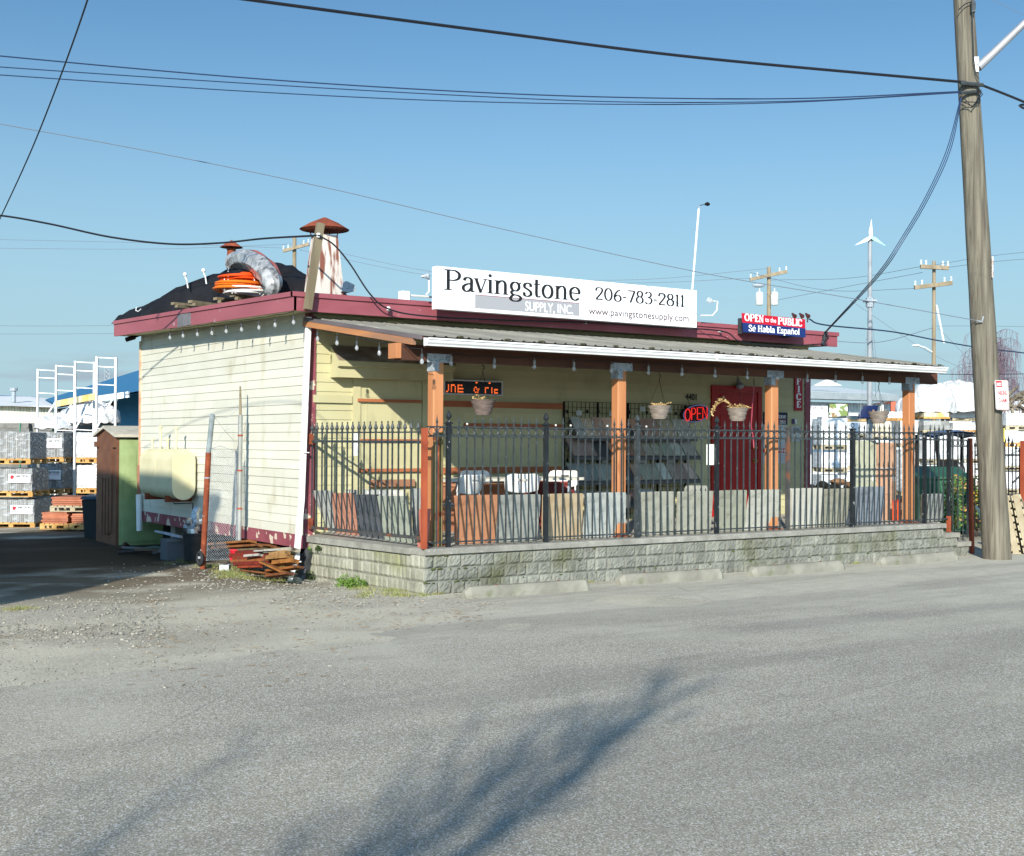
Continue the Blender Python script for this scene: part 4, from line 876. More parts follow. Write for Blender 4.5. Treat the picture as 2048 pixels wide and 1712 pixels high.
# ring stones on the floor right of the rack
for i, x in enumerate((1391, 1401, 1411)):
    c = pb(x, 975, BW-.5); o = thing('concrete_post', f'grey hollow block on the floor left of the red door, {ordn[i]} of three', 'concrete block', (c.x, c.y, .5), 'hollow blocks by the door')
    mb = MB(); w = .05; mb.prism([(c.x-w, c.y, .5), (c.x+w, c.y, .5), (c.x+w, c.y, c.z-.02), (c.x+w*.4, c.y, c.z+.03), (c.x-w*.4, c.y, c.z+.03), (c.x-w, c.y, c.z-.02)], (0, .2, 0)); mb.build('body', st_g1, o)
    mb = MB(); mb.prism([(c.x-.02, c.y-.003, c.z-.08), (c.x+.02, c.y-.003, c.z-.08), (c.x, c.y-.003, c.z)], (0, .002, 0)); mb.build('hollow', M['darkgap'], o)
# ---------------------------------------------------------------- signs on the wall
ls = thing('led_sign', 'long lit display with orange dots in a grey frame on the wall', 'lit sign', (1.9, BW-.1, 2))
A, B = pb(888, 757.5, BW-.12), pb(1006, 793, BW-.12); x0, x1, z1_, z0_ = A.x, B.x, A.z, B.z
z1_ = pb(947, 760, BW-.12).z; z0_ = pb(947, 790.5, BW-.12).z
mb = MB(); mb.box(x0, x1, BW-.12, BW-.016, z0_, z0_+.02); mb.box(x0, x1, BW-.12, BW-.016, z1_-.02, z1_); mb.box(x0, x0+.02, BW-.12, BW-.016, z0_+.02, z1_-.02); mb.box(x1-.02, x1, BW-.12, BW-.016, z0_+.02, z1_-.02); mb.build('frame', mat('frame_grey', (206,210,212), rough=.5), ls)
mb = MB(); mb.box(x0+.02, x1-.02, BW-.10, BW-.017, z0_+.02, z1_-.02); mb.build('face', mat('led_face', (32,34,34), (46,50,48), 3, rough=.25), ls)
art = ["                                ##            ##          ",
       "                                                          ",
       "   #  ####   ## ##                                        ",
       "   #  #   #  #                 ##         ####   #        ",
       "   #  #   #  ######           #  # #      #      #  ####  ",
       "   #  #   #  #                #   #       #      #  #     ",
       " ##   #   #  ######            ## #       #      #  ####  "]
mb = MB(); W_ = x1-x0-.06; px_ = W_/59; zp_ = px_*1.45
for j, row in enumerate(art):
    for i, ch in enumerate(row):
        if ch == '#':
            cx_, cz_ = x0+.03+(i+.5)*px_, (z0_+z1_)/2+zp_*3.2-j*zp_; mb.box(cx_-px_*.44, cx_+px_*.44, BW-.103, BW-.1005, cz_-zp_*.42, cz_+zp_*.42)
o = mb.build('lit_dots', mat('led_orange', (150,60,20), emit=((255,110,50), .8)), ls)
ns = thing('neon_sign', 'oval neon sign reading OPEN in red with a blue rim on the wall', 'neon sign', (6.4, BW-.1, 2.2))
c = pb(1392, 827, BW-.1); rx = pb(1418, 827, BW-.1).x-c.x; rzz = c.z-pb(1392, 844, BW-.1).z
til = .10
def el_(k, y, n=28): return [V((c.x+rx*k*math.cos(t*2*math.pi/n)*1.0, y, c.z+rzz*k*math.sin(t*2*math.pi/n)+til*rx*k*math.cos(t*2*math.pi/n)*1.2)) for t in range(n)]
mb = MB(); mb.prism(el_(1.05, BW-.09), (0, .04, 0)); mb.build('backing', mat('neon_back', (30,28,34), rough=.35), ns)
mb = MB(); e_ = el_(.97, BW-.11); mb.tube(e_+[e_[0]], .007, 6, cap=False); mb.build('blue_tube', mat('neon_blue', (130,136,176), emit=((140,150,230), .15)), ns)
mb = MB()
def nl(px, w, strokes):
    for s_ in strokes: mb.tube([(px+w*x_, BW-.125, c.z-.095+.19*z_+til*(px-c.x)) for x_, z_ in s_], .0085, 6)
W2 = rx*.44; lx = c.x-rx*.9
nl(lx, W2*.9, [[(.5+.5*math.cos(t*math.pi/6), .5+.5*math.sin(t*math.pi/6)) for t in range(13)]])
nl(lx+W2*1.12, W2*.75, [[(0,0),(0,1),(.6,1),(.9,.85),(.9,.65),(.6,.5),(0,.5)]])
nl(lx+W2*2.1, W2*.7, [[(1,0),(0,0),(0,1),(1,1)], [(0,.5),(.8,.5)]])
nl(lx+W2*3.05, W2*.75, [[(0,0),(0,1),(1,0),(1,1)]])
mb.build('red_letters', mat('neon_red', (150,30,26), emit=((255,50,45), .6)), ns)
mb = MB(); mb.tube([(c.x-.1, BW-.02, c.z+rzz+.12), (c.x-.1, BW-.06, c.z+rzz*.8)], .004); mb.build('cord', M['cable'], ns)
os_ = thing('office_sign', 'tall narrow red sign with white letters running down, upper half behind the beam', 'sign', (9, BW-.05, 2.4))
A, B = pb(1590, 724, BW-.035), pb(1605, 821.5, BW-.035); mb = MB(); mb.box(A.x, B.x, BW-.035, BW-.015, B.z, A.z); mb.build('board', mat('sign_crimson', (178,30,48), rough=.45), os_)
for i, ch in enumerate('OFFICE'):
    yc = 763+15.2*(i-2)*1.0; p = pb(1597.5, yc, BW-.037); w = (B.x-A.x)*(.62 if ch != 'I' else .36); h = .108
    mb = serif_mb(ch, w, h, (p.x-w/2, BW-.035, p.z-h/2), (1,0,0), (0,0,1), (0,-1,0), thick=.24, thin=.09); mb.build('letter', M['sign_white'], os_)
ws = thing('wall_notice', 'navy and white company notice partly behind the third porch post', 'notice', (8.3, BW-.04, 2))
def plate(px0, py0, px1, py1, m, par, y=BW-.03, nm='plate', t=.008):
    A, B = pb(px0, (py0+py1)/2, y), pb(px1, (py0+py1)/2, y); xm = (px0+px1)/2
    z1q, z0q = pb(xm, py0, y).z, pb(xm, py1, y).z; mb = MB(); mb.box(A.x, B.x, y, y+t, z0q, z1q); return mb.build(nm, m, par)
plate(1527, 824.5, 1575, 849, M['navy'], ws, nm='navy_plate'); 
p = pb(1529, 836, BW-.03); mb = serif_mb('Pavingstone', .5, .075, (p.x, BW-.03, p.z+.0), (1,0,0), (0,0,1), (0,-1,0), thick=.16, thin=.07); mb.build('lettering', M['sign_white'], ws)
p = pb(1529, 847, BW-.03); mb = serif_mb('206-783-2811', .5, .06, (p.x, BW-.03, p.z+.0), (1,0,0), (0,0,1), (0,-1,0), thick=.16, thin=.07); mb.build('lettering', M['sign_white'], ws)
text_on('SUPPLY, INC.', 'lettering', M['sign_red'], 1552, 838.5, 1573, 841.5, BW-.031, ws, .02)
plate(1527, 849.6, 1573, 927, mat('notice_white', (206,210,214), rough=.5), ws, nm='white_plate')
plate(1527, 897, 1573.5, 905.5, M['sign_red'], ws, y=BW-.033, nm='red_band', t=.002)
text_on('OPEN', 'lettering', M['sign_white'], 1547, 898.5, 1570, 904, BW-.034, ws, .03)
for yy in (911, 916, 921): text_on('Mon to Sat'[:7], 'lettering', M['cable_grey'], 1559, yy-1.3, 1569, yy+1.3, BW-.032, ws)
wn = thing('wall_notice', 'pale rounded paper notice near the right end of the front wall', 'notice', (8.9, BW-.04, 2)); plate(1583, 853, 1602, 884, mat('paper_pale', (196,200,198), rough=.6), wn); plate(1586, 857, 1599, 861, M['cable_grey'], wn, y=BW-.032, nm='print', t=.001)
wn = thing('wall_notice', 'tiny purple and white stickers right of the navy notice', 'notice', (8.85, BW-.04, 2.2)); plate(1585, 838, 1589.5, 848, mat('purple', (70,56,110), rough=.5), wn); plate(1590, 838, 1594, 848, M['white_paint'], wn, nm='white_sticker')
wn = thing('fence_notice', 'blank white notice strapped to the fourth fence post before the red door', 'notice', (4.5, .08, 1.3))
A, B = pb(1421, 909, FB_-.04), pb(1443, 909, FB_-.04); zq = pb(1432, 888.5, FB_-.04).z, pb(1432, 930, FB_-.04).z
mb = MB(); mb.box(A.x, B.x, FB_+.036, FB_+.04, zq[1], zq[0]); mb.build('sheet', M['white_paint'], wn); mb = MB(); mb.box(A.x+.08, A.x+.1, FB_-.036, FB_-.034, zq[1]+.05, zq[0]-.05); mb.build('strap', M['iron'], wn)
# pink ribbon
rb = thing('ribbon', 'pink ribbon hanging from a hook in front of the red door', 'ribbon', pb(1508, 775, .7))
pts = [pb(x, y, .7) for x, y in ((1508,772),(1507.5,790),(1505,810),(1504,830),(1502.5,852),(1506,870),(1507.5,885),(1508,896))]; mb = MB()
for a, b in zip(pts, pts[1:]): mb.face([a+V((-.012,0,0)), a+V((.012,.004,0)), b+V((.012,.004,0)), b+V((-.012,0,0))])
mb.build('band', mat('ribbon', (220,110,130), (170,50,70), 3, rough=.4), rb); mb = MB(); mb.tube([pb(1508, 757, .7), pb(1508, 772, .7)], .006); mb.build('hook', M['black'], rb)
# ---------------------------------------------------------------- hanging baskets
cm = mat('coir', (150,138,126), (122,112,104), 12, (1,1,3), rough=.95, bump=.01, bsc=60); cm2 = mat('coir_dark', (122,106,98), (98,86,80), 12, (1,1,3), rough=.95, bump=.01, bsc=60)
straw = mat('straw', (206,180,128), (176,140,86), 20, rough=.9)
def basket(label, px, yr, ybm, wt, wb, yh, b, dark=False, plant=1, seed=1):
    c = pb(px, yr, b); k = (c-CAM).dot(FW)/FPX; R0, R1 = wt*k/2, wb*k/2; h = (ybm-yr)*k
    o = thing('hanging_basket', label, 'hanging basket', (c.x, c.y, c.z-h), 'hanging baskets under the porch'); rnd_ = random.Random(seed)
    pr_ = [(R1, 0)]
    for i in range(3):
        r0 = R1+(R0-R1)*i/3; r1 = R1+(R0-R1)*(i+1)/3; z0 = h*i/3; z1 = h*(i+1)/3
        pr_ += [(r0*1.0, z0+.005), (r1*1.04, z1-.018), (r1*1.05, z1-.004), (r1*.99, z1)]
    pr_ += [(R0*1.06, h), (R0*1.06, h+.008), (R0*.96, h+.008), (R0*.93, h-.03), (.001, h-.03)]
    mb = MB(); mb.lathe(pr_, (c.x, c.y, c.z-h), 20, wob=.012); mb.build('pot', cm2 if dark else cm, o, smooth=True)
    mb = MB(); ht = pb(px, yh, b)
    mb.tube([(ht.x, ht.y, ht.z-.08)]+[(ht.x+.022*math.cos(t)+.0, ht.y, ht.z+.022*math.sin(t)) for t in (-1.6, -.6, .4, 1.4, 2.4)], .005, 5)
    mb.tube([(ht.x, ht.y, ht.z+.02), (ht.x, ht.y, ht.z+.25)], .003, 4)
    for t in (.4, 2.5, 4.6): mb.tube([(ht.x, ht.y, ht.z-.07), (c.x+R0*math.cos(t), c.y+R0*math.sin(t), c.z)], .0022, 4)
    mb.build('hanger', M['black'], o)
    mb = MB()
    for i in range(int(26*plant)):
        t = rnd_.uniform(0, 6.28); p = V((c.x+R0*.6*math.cos(t), c.y+R0*.6*math.sin(t), c.z-.02)); ps = [p]; d = V((rnd_.uniform(-.5,.5), rnd_.uniform(-.5,.5), 1))
        for s_ in range(4): d += V((rnd_.uniform(-.5,.5), rnd_.uniform(-.5,.5), -.25)); p = p+d.normalized()*rnd_.uniform(.015, .04); ps.append(p)
        mb.tube(ps, .0025, 3)
        for s_ in ps[1:]:
            e1 = V((rnd_.uniform(-1,1), rnd_.uniform(-1,1), rnd_.uniform(-1,1))).normalized()*.014; e2 = e1.orthogonal().normalized()*.009; mb.face([s_-e1, s_-e2, s_+e1, s_+e2])
    if plant > 1.5:
        for k_ in range(3):
            p = V((c.x-R0*.8, c.y, c.z+.01)); ps = [p]; 
            for s_ in range(9): p = p+V((-.04, rnd_.uniform(-.01,.01), .05-.014*s_+rnd_.uniform(-.015,.015))); ps.append(p)
            mb.tube(ps, .0025, 3)
            for s_ in ps:
                for q_ in range(3):
                    e1 = V((rnd_.uniform(-1,1), rnd_.uniform(-1,1), rnd_.uniform(-1,1))).normalized()*.02; e2 = e1.orthogonal().normalized()*.012; s2 = s_+V((rnd_.uniform(-.02,.02),0,rnd_.uniform(-.02,.02))); mb.face([s2-e1, s2-e2, s2+e1, s2+e2])
    mb.build('dry_plant', straw, o)
    return o
basket('dark coir hanging basket right of the first porch post, below the lit display', 966, 801, 830, 47, 29, 735, .62, True, .4, 1)
basket('hanging basket with dry stalks right of the second porch post', 1319, 812, 838, 44, 27, 752, .62, False, 1.2, 2)
basket('hanging basket with dry trailing stems in front of the red door', 1475, 817, 842, 41, 27, 757, .62, False, 2.2, 3)
basket('hanging basket with almost no plant left between the two right porch posts', 1757, 824, 847, 40, 24, 767, .62, False, .3, 4)
# ---------------------------------------------------------------- string lights
bulb_g = mat('bulb_glass', (214,218,220), rough=.06, alpha=.42, spec=1.0, coat=.6); soc = mat('socket', (60,66,68), rough=.5)
def lights(label, pts, grp='strings of round bulbs', soc_m=soc):
    """pts: (cord point, bulb centre)"""
    o = thing('string_lights', label, 'string lights', pts[0][0], grp); cord = []
    for i, (p, q_) in enumerate(pts):
        if i:
            m_ = (pts[i-1][0]+p)/2-V((0,0,.012)); cord.append(m_)
        cord.append(p)
    mb = MB(); mb.tube(cord, .0045, 5); mb.build('cord', M['cable'], o)
    for p, q_ in pts:
        mb = MB(); mb.lathe([(.001,-.034),(.015,-.028),(.024,-.01),(.022,.008),(.012,.028),(.011,.034)], q_, 10); b_ = mb.build('bulb', bulb_g, o, smooth=True)
        mb = MB(); mb.lathe([(.012,.03),(.017,.034),(.017,.075),(.008,.085)], q_, 8); mb.tube([(q_.x, q_.y, q_.z+.08), p], .003, 4); mb.build('socket', soc_m, b_)
    return o
bx_ = [585,712,852,993,1133,1283,1452,1610,1790]; by_ = [268,250,236,222,206,188,170,145,118]; cy_ = [183,172,150,130,115,98,72,45,15]
lights('string of clear bulbs hanging under the left eave of the shop', [(pa(220+.20508*x, 620+.20508*c_, -.30), pa(220+.20508*x, 620+.20508*y, -.30)) for x, y, c_ in zip(bx_, by_, cy_)])
lights('string of clear bulbs running down beside the sloping rake board of the porch', [(pa(600+.1465*x, 560+.1465*c_, -.08), pa(600+.1465*x, 560+.1465*y, -.08)) for x, y, c_ in zip([240,505,775,1083,1397,1665], [800,858,925,995,1050,1110], [665,705,768,838,895,940])])
fb = [(902,726),(988.6,731.5),(1068.6,733),(1147.7,737),(1223,741),(1296.9,744.5),(1364,748),(1430,751),(1494.6,754),(1555,756),(1614.5,760),(1671,761),(1725,763.5),(1778.8,765),(1829.7,767.5)]
lights('string of clear bulbs hanging along the front beam below the white gutter', [(pb(x, y-19, .29), pb(x, y, .29)) for x, y in fb], soc_m=mat('socket_pale', (150,152,150), rough=.4))
# ---------------------------------------------------------------- wheel stops
wsp = [((935,1199),(1185,1182),'nearest wheel stop, left-hand one before the corner of the block wall'), ((1245,1172),(1452,1158),'second wheel stop from the left along the block wall'), ((1510,1155),(1695,1140),'third wheel stop from the left along the block wall'), ((1768,1133),(1922,1120),'wheel stop nearest the utility pole')]
for i, (p, q_, lab) in enumerate(wsp):
    A, B = pz(*p), pz(*q_); d = (B-A); d.z = 0; L_ = d.length; d.normalize(); nn = V((-d.y, d.x, 0))
    o = thing('wheel_stop', lab+', worn pale concrete', 'wheel stop', A+nn*.07, 'concrete wheel stops along the wall'); mb = MB(); r = random.Random(i+40)
    prof = [(0,-.01),(.005,.05),(.03,.10),(.055,.125),(.12,.128),(.15,.10),(.17,.05),(.175,-.01)]
    n = 26; 
    base = len(mb.v)
    for k_ in range(n+1):
        t = k_/n*L_; e = min(t, L_-t); f_ = 1 if e > .06 else .62+.38*e/.06
        for y, z in prof: 
            pp = A+d*t+nn*(.0875+(y-.0875)*f_+r.uniform(-.004,.004)); mb.v.append((pp.x, pp.y, z*f_+r.uniform(-.003,.003)))
    m_ = len(prof)
    for k_ in range(n):
        for j in range(m_-1): a = base+k_*m_+j; mb.f.append((a, a+m_, a+m_+1, a+1)); mb.a.append(r.random())
    mb.f.append(tuple(base+j for j in range(m_))); mb.a.append(.5); mb.f.append(tuple(base+n*m_+j for j in reversed(range(m_)))); mb.a.append(.5)
    mb.build('body', M['concrete'], o)
    for t in (.25, .75):
        mb = MB(); pp = A+d*t*L_+nn*.088; mb.lathe([(.018, .0),(.018,.004),(.001,.005)], (pp.x, pp.y, .128), 8); mb.build('anchor_pin', M['rust'], o)
# ---------------------------------------------------------------- roof clutter
YAW = math.atan2(RT.y, RT.x)
def sc_at(P): return (P-CAM).dot(FW)/FPX            # metres per photo pixel at a point
rust_cap = mat('rust_cap', (164,84,54), (126,62,46), 5, rough=.85, bump=.004, c3=(80,56,50), sc3=8, lo3=.55, hi3=.7)
peel = mat('peeling_paint', (222,214,204), (206,196,186), 3, (1,1,.3), rough=.8, bump=.01, bsc=12, bst=(1,1,.3), c3=(136,84,68), sc3=13, lo3=.52, hi3=.6, st3=(1,1,.13), k=.82)
ch = thing('chimney', 'large square tapering metal chimney with peeling white paint and a rusty cone cap', 'chimney', (.55, 3.7, 3.55))
c = V((.56, 3.75, 0)); mb = MB(); zt = pb(655, 472, 3.75).z; k_ = sc_at(V((.56,3.75,3.9)))
def sq(r, z): return [(c.x+sx*r, c.y+sy*r, z) for sx, sy in ((-1,-1),(1,-1),(1,1),(-1,1))]
A, B = sq(.215, 3.62), sq(.135, zt)
mb.add(A+B, [(3,2,1,0),(4,5,6,7),(0,1,5,4),(1,2,6,5),(2,3,7,6),(3,0,4,7)]); mb.build('flue', peel, ch)
mb = MB(); mb.box(c.x-.225, c.x+.225, c.y-.225, c.y+.225, 3.5, 3.619); mb.build('base', M['white_paint'], ch)
mb = MB(); mb.lathe([(.34,-.005),(.342,0),(.20,.085),(.02,.165),(.001,.17)], (c.x, c.y, zt+.085), 22, wob=.015); mb.lathe([(.335,-.008),(.18,.07),(.001,.15)], (c.x, c.y, zt+.085), 22); mb.build('cone_cap', rust_cap, ch, smooth=True)
for sx, sy in ((-1,-1),(1,-1),(1,1),(-1,1)):
    mb = MB(); mb.tube([(c.x+sx*.12, c.y+sy*.12, zt-.03), (c.x+sx*.17, c.y+sy*.17, zt+.12)], .008, 5); mb.build('strut', M['rust'], ch)
ch = thing('chimney', 'small round rusty chimney pipe with a cone cap behind the black tarp', 'chimney', (1.4, 7.0, 3.6))
p = pd(463, 495, 20.6); k_ = sc_at(p); mb = MB(); mb.lathe([(.07, 3.5-p.z),(.07, -.02),(.06,-.02)], p, 12); mb.build('flue', M['rust'], ch)
mb = MB(); mb.lathe([(.19,.0),(.1,.06),(.001,.125)], p, 16, wob=.02); mb.build('cone_cap', rust_cap, ch, smooth=True)
for t in (0.5, 2.6, 4.7):
    mb = MB(); mb.tube([(p.x+.06*math.cos(t), p.y+.06*math.sin(t), p.z-.05), (p.x+.11*math.cos(t), p.y+.11*math.sin(t), p.z+.02)], .005, 4); mb.build('strut', M['rust'], ch)
bp = thing('brace_post', 'weathered grey timber leaning up from the roof corner carrying the service wire', 'timber post', (-.42, 2.6, 3.35))
mb = MB(); A, B = pb(615, 619, 2.58), pb(641, 447, 2.58); mb.beam(A, B, .09, .085, (1,0,0)); mb.build('timber', M['wood_grey'], bp)
mb = MB(); q_ = pb(637, 471, 2.52); mb.lathe([(.015,-.03),(.028,-.02),(.02,0),(.03,.012),(.022,.03),(.001,.034)], q_, 10); mb.tube([q_, q_+V((0,.06,0))], .008); mb.build('insulator', M['white_paint'], bp)
cw = thing('metal_cowl', 'bent grey sheet metal cowl lying beside the big chimney', 'vent cowl', (1, 3.6, 3.6))
mb = MB(); y = 3.5; P = [pb(x_, y_, y) for x_, y_ in ((684,583),(686,566),(694,562),(710,570),(712,582),(700,585))]; mb.prism(P, (0, .3, 0)); mb.build('sheet', M['galv'], cw)
# black tarp heaped over a pallet load
tp = thing('tarp_heap', 'black tarpaulin heaped over a load along the left edge of the roof', 'tarp', (.5, 7, 3.6))
sil = [(266,634),(276,624),(300,610),(330,600),(347,585),(372,566),(400,556),(430,549),(452,545),(480,534),(520,528),(548,530),(566,541),(574,551),(604,556),(618,562),(626,585)]
ridge = [pa(x, y, .15+.47*sm(x, 345, 480)) for x, y in sil]
def roofz(y): return fz(y, FT)-.03
mb = MB(); nu, nv = 60, 14; r = random.Random(21); nz_ = [[r.uniform(-1, 1) for _ in range(nv+1)] for _ in range(nu+1)]
def tpf(u, v):
    f = u*(len(ridge)-1); i = min(int(f), len(ridge)-2); t = f-i; P = ridge[i]*(1-t)+ridge[i+1]*t
    z0 = roofz(P.y); h = max(.03, P.z-z0); i_, j_ = round(u*nu), round(v*nv)
    a0 = -.24+.56*sm(f, 3.6, 8.6); a1 = 1.3
    x = a0+(a1-a0)*v; prof = max(0, math.sin(math.pi*min(1, max(0, v))**.8))**.42
    return (x+.02*nz_[i_][j_], P.y+.02*nz_[i_][j_], z0+h*prof*(1+.05*nz_[i_][j_]*(prof < .98))+.03*math.sin(u*70+v*5)*prof*(1-prof)*2+.028*abs(math.sin(u*31+2.2*math.sin(v*5+u*6)))*prof+.02*abs(math.sin(v*13+u*17)))
mb.grid(tpf, nu, nv); mb.build('sheet', M['tarp'], tp, smooth=True)
mb = MB()
for x_, y_ in ((282,618),):
    q_ = pa(x_, y_, -.2); mb.tube([q_, q_+V((-.03,.05,-.04)), q_+V((-.05,.12,-.02)), q_+V((-.03,.16,.04))], .008, 5)
mb.build('rope', M['white_paint'], tp)
for i, (x_, y_) in enumerate(((343,603),(378,599),(428,593),(462,586))):
    q_ = pa(x_, y_, -.22); o = thing('roof_timber', f'offcut of pale timber poking out below the black tarp, {ordn[i]} from the left', 'timber', (q_.x, q_.y, q_.z-.03), 'timber offcuts under the tarp')
    mb = MB(); mb.beam(q_+V((.02,0,-.03)), q_+V((.5,.12+.1*(i%2),-.03)), .10, .04); mb.build('plank', M['wood_grey'], o)
    mb = MB(); mb.beam(q_+V((.06,-.05,-.075)), q_+V((.5,.18,-.075)), .06, .045); mb.build('batten', M['wood_grey'], o)
# hose coils
C0 = pa(482, 592, -.0)
def coil(label, zc, R, turns, rr_, m, lay, dx=0, dy=0, seed=1, grp='coiled hoses on the roof'):
    o = thing('hose_coil', label, 'hose coil', (C0.x+dx, C0.y+dy, zc), grp); r = random.Random(seed); mb = MB()
    for t in range(turns):
        pts = []; R1 = R*1.08+r.uniform(-.05,.03); z = zc+lay*(t/turns)+r.uniform(-.01,.01); ox, oy = r.uniform(-.02,.02), r.uniform(-.02,.02); ph = r.uniform(0, 6)
        for k in range(25): a = k*2*math.pi/24; pts.append((C0.x+dx+ox+(R1+.015*math.sin(a*2+ph))*math.cos(a), C0.y+dy+oy+(R1+.015*math.sin(a*2+ph))*math.sin(a), z+.012*math.sin(a+ph)))
        mb.tube(pts, rr_, 6, cap=False)
    mb.build('hose', m, o, smooth=True)
    mb = MB()
    for a in (3.6, 4.9): mb.tube([(C0.x+dx+(R+.02)*math.cos(a), C0.y+dy+(R+.02)*math.sin(a), zc+z_) for z_ in (-.03, lay/2, lay+.03)], .007, 4)
    mb.build('tie', M['white_paint'], o)
kz = sc_at(C0); zb_ = lambda y: C0.z+(592-y)*kz
coil('white hose coil at the bottom of the stack on the roof', zb_(589), .30, 9, .013, M['white_paint'], .06, dx=.05, dy=-.12, seed=1)
coil('bright orange hose coil above the white one on the roof', zb_(582), .33, 14, .013, mat('hose_orange', (240,120,34), rough=.4), .11, seed=2)
coil('red orange hose coil, third from the bottom of the stack', zb_(563), .28, 12, .013, mat('hose_redorange', (240,84,30), rough=.4), .09, dx=.02, seed=3)
coil('black hose coil on top of the red orange coil', zb_(551), .25, 9, .012, M['black_gloss'], .05, seed=4)
o = thing('wrapped_coil', 'big tilted coil wrapped in clear plastic with a red stripe, leaning on the hose stack', 'wrapped coil', pa(505, 545, .15))
cc = pa(516, 547, .08); mb = MB(); r = random.Random(5)
e1 = V((-.35, .62, .62)).normalized()*-1; 
tx = RT*.78-V((0,0,1))*.62; tx.normalize(); ty = (FW*.85+V((0,0,1))*.35).normalized(); ty = (ty-tx*ty.dot(tx)).normalized(); tn = tx.cross(ty)
for i in range(36):
    for j in range(12):
        pass
WP = [pa(x_, y_, a_) for x_, y_, a_ in ((464,538,.2),(466,526,.22),(478,519,.2),(496,519,.14),(514,527,.08),(530,541,.02),(541,557,-.02),(545,573,-.04),(541,588,-.02))]
WQ = [V(p) for p in WP]; WR = [.07,.11,.125,.14,.15,.15,.145,.12,.07]
def wsp(t):
    f = t*(len(WQ)-1); i = min(int(f), len(WQ)-2); q = f-i; a_, b_, c_, d_ = WQ[max(i-1,0)], WQ[i], WQ[i+1], WQ[min(i+2, len(WQ)-1)]
    return (b_*2+(c_-a_)*q+(a_*2-b_*5+c_*4-d_)*q*q+(b_*3-a_-c_*3+d_)*q**3)*.5, WR[i]*(1-q)+WR[i+1]*q
def wsurf(u, v, k=1.):
    p, r_ = wsp(u); p2, _ = wsp(min(1, u+.02)); p1, _ = wsp(max(0, u-.02)); d = (p2-p1).normalized(); x = FW.cross(d).normalized(); y = d.cross(x); b = v*2*math.pi
    r_ *= k*(1+.07*math.sin(b*8+u*5)+.05*math.sin(u*33+b*2)); return p+x*r_*math.cos(b)+y*r_*1.2*math.sin(b)
mb = MB(); mb.grid(wsurf, 50, 26); mb.build('plastic_wrap', mat('clear_wrap', (196,196,194), (150,152,154), 9, lo=.4, hi=.6, rough=.25, spec=.8, bump=.012, bsc=16, c3=(104,106,108), sc3=7, lo3=.54, hi3=.64, k=.75), o, smooth=True)
mb = MB(); mb.grid(lambda u, v: wsurf(.16+.6*u, .40+.16*v, 1.04) if False else wsurf(.16+.6*u, .44+.12*v, 1.05), 26, 4); mb.build('red_stripe', mat('stripe_red', (206,92,76), (190,120,108), 12, rough=.5), o, smooth=True)
for i, (x_, y_) in enumerate(((370, 549), (407, 541))):
    q_ = pd(x_, y_, 20.5); o = thing('roof_lamp', f'small white bulb lamp sticking up behind the tarp, {"left" if i == 0 else "right"} one of the two', 'lamp', (q_.x, q_.y, q_.z-.1), 'white lamps behind the tarp')
    mb = MB(); mb.blob(q_, .035, .035, .035, 10, 7, 0); mb.build('bulb', M['white_paint'], o, smooth=True); mb = MB(); mb.tube([q_+V((.0,0,-.03)), q_+RT*.03+V((0,0,-.1)), q_+RT*.05+V((0,0,-.22))], .012, 6); mb.build('stem', M['white_paint'], o)
# ---------------------------------------------------------------- signs on the roof edge
SB = 2.34
sg = thing('shop_sign', 'long white company sign with black lettering standing on the front roof edge', 'sign', (3.8, SB, 3.45))
pL, pR = pb(873.5, 533, SB), pb(1393.5, 580, SB); z1s = (pL.z+pR.z)/2; z0s = (pb(865, 617, SB).z+pb(1390, 655, SB).z)/2; xl_, xr_ = pL.x, pR.x
mb = MB(); mb.box(xl_, xr_, SB, SB+.12, z0s, z1s); mb.build('panel', M['sign_white'], sg)
NY = (0,-1,0); AX = (1,0,0); UP = (0,0,1)
p = pb(886, 581, SB); p2 = pb(1160, 601, SB); capH = pb(893, 541, SB).z-pb(893, 582, SB).z; zz = (p.z+p2.z)/2+.005
mb = serif_mb('Pavingstone', p2.x-p.x, capH, (p.x, SB, zz), AX, UP, NY, thick=.14, thin=.05); mb.v = [(x, y-.003, z) for x, y, z in mb.v]; mb.build('lettering', M['ink'], sg)
A, B = pb(950, 604, SB), pb(1159, 619, SB); ga = pb(950, 590, SB).z; gb = pb(950, 616.5, SB).z
mb = MB(); mb.box(A.x, B.x, SB-.0012, SB-.0004, gb, ga); mb.build('grey_band', M['sign_grey'], sg)
mb = MB(); mb.box(A.x, B.x, SB-.0018, SB-.0004, ga+.001, ga+.009); mb.build('red_line', M['maroon'], sg)
A, B = pb(1050, 622, SB), pb(1146, 626, SB); zc = (ga+gb)/2
mb = text_mb('SUPPLY, INC.', B.x-A.x, .155, (A.x, SB, zc-.095), AX, UP, NY, .001, .003, .012); mb.build('lettering', M['sign_white'], sg)
A, B = pb(1189, 600.5, SB), pb(1370, 613, SB); hh_ = pb(1200, 576, SB).z-pb(1200, 601, SB).z
mb = serif_mb('206-783-2811', B.x-A.x, hh_, (A.x, SB, (A.z+B.z)/2), AX, UP, NY, thick=.135, thin=.06); mb.build('lettering', M['ink'], sg)
A, B = pb(1177, 629, SB), pb(1377, 641, SB); mb = text_mb('www.pavingstonesupply.com', B.x-A.x, .135, (A.x, SB, (A.z+B.z)/2-.04), AX, UP, NY, .001, .003, .006); mb.build('lettering', M['ink_soft'], sg)
x_ = pb(1152, 600, SB).x; mb = MB(); mb.box(x_-.002, x_+.002, SB-.004, SB-.0003, z0s+.02, z1s-.01); mb.build('seam', M['sign_grey'], sg)
mb = MB()
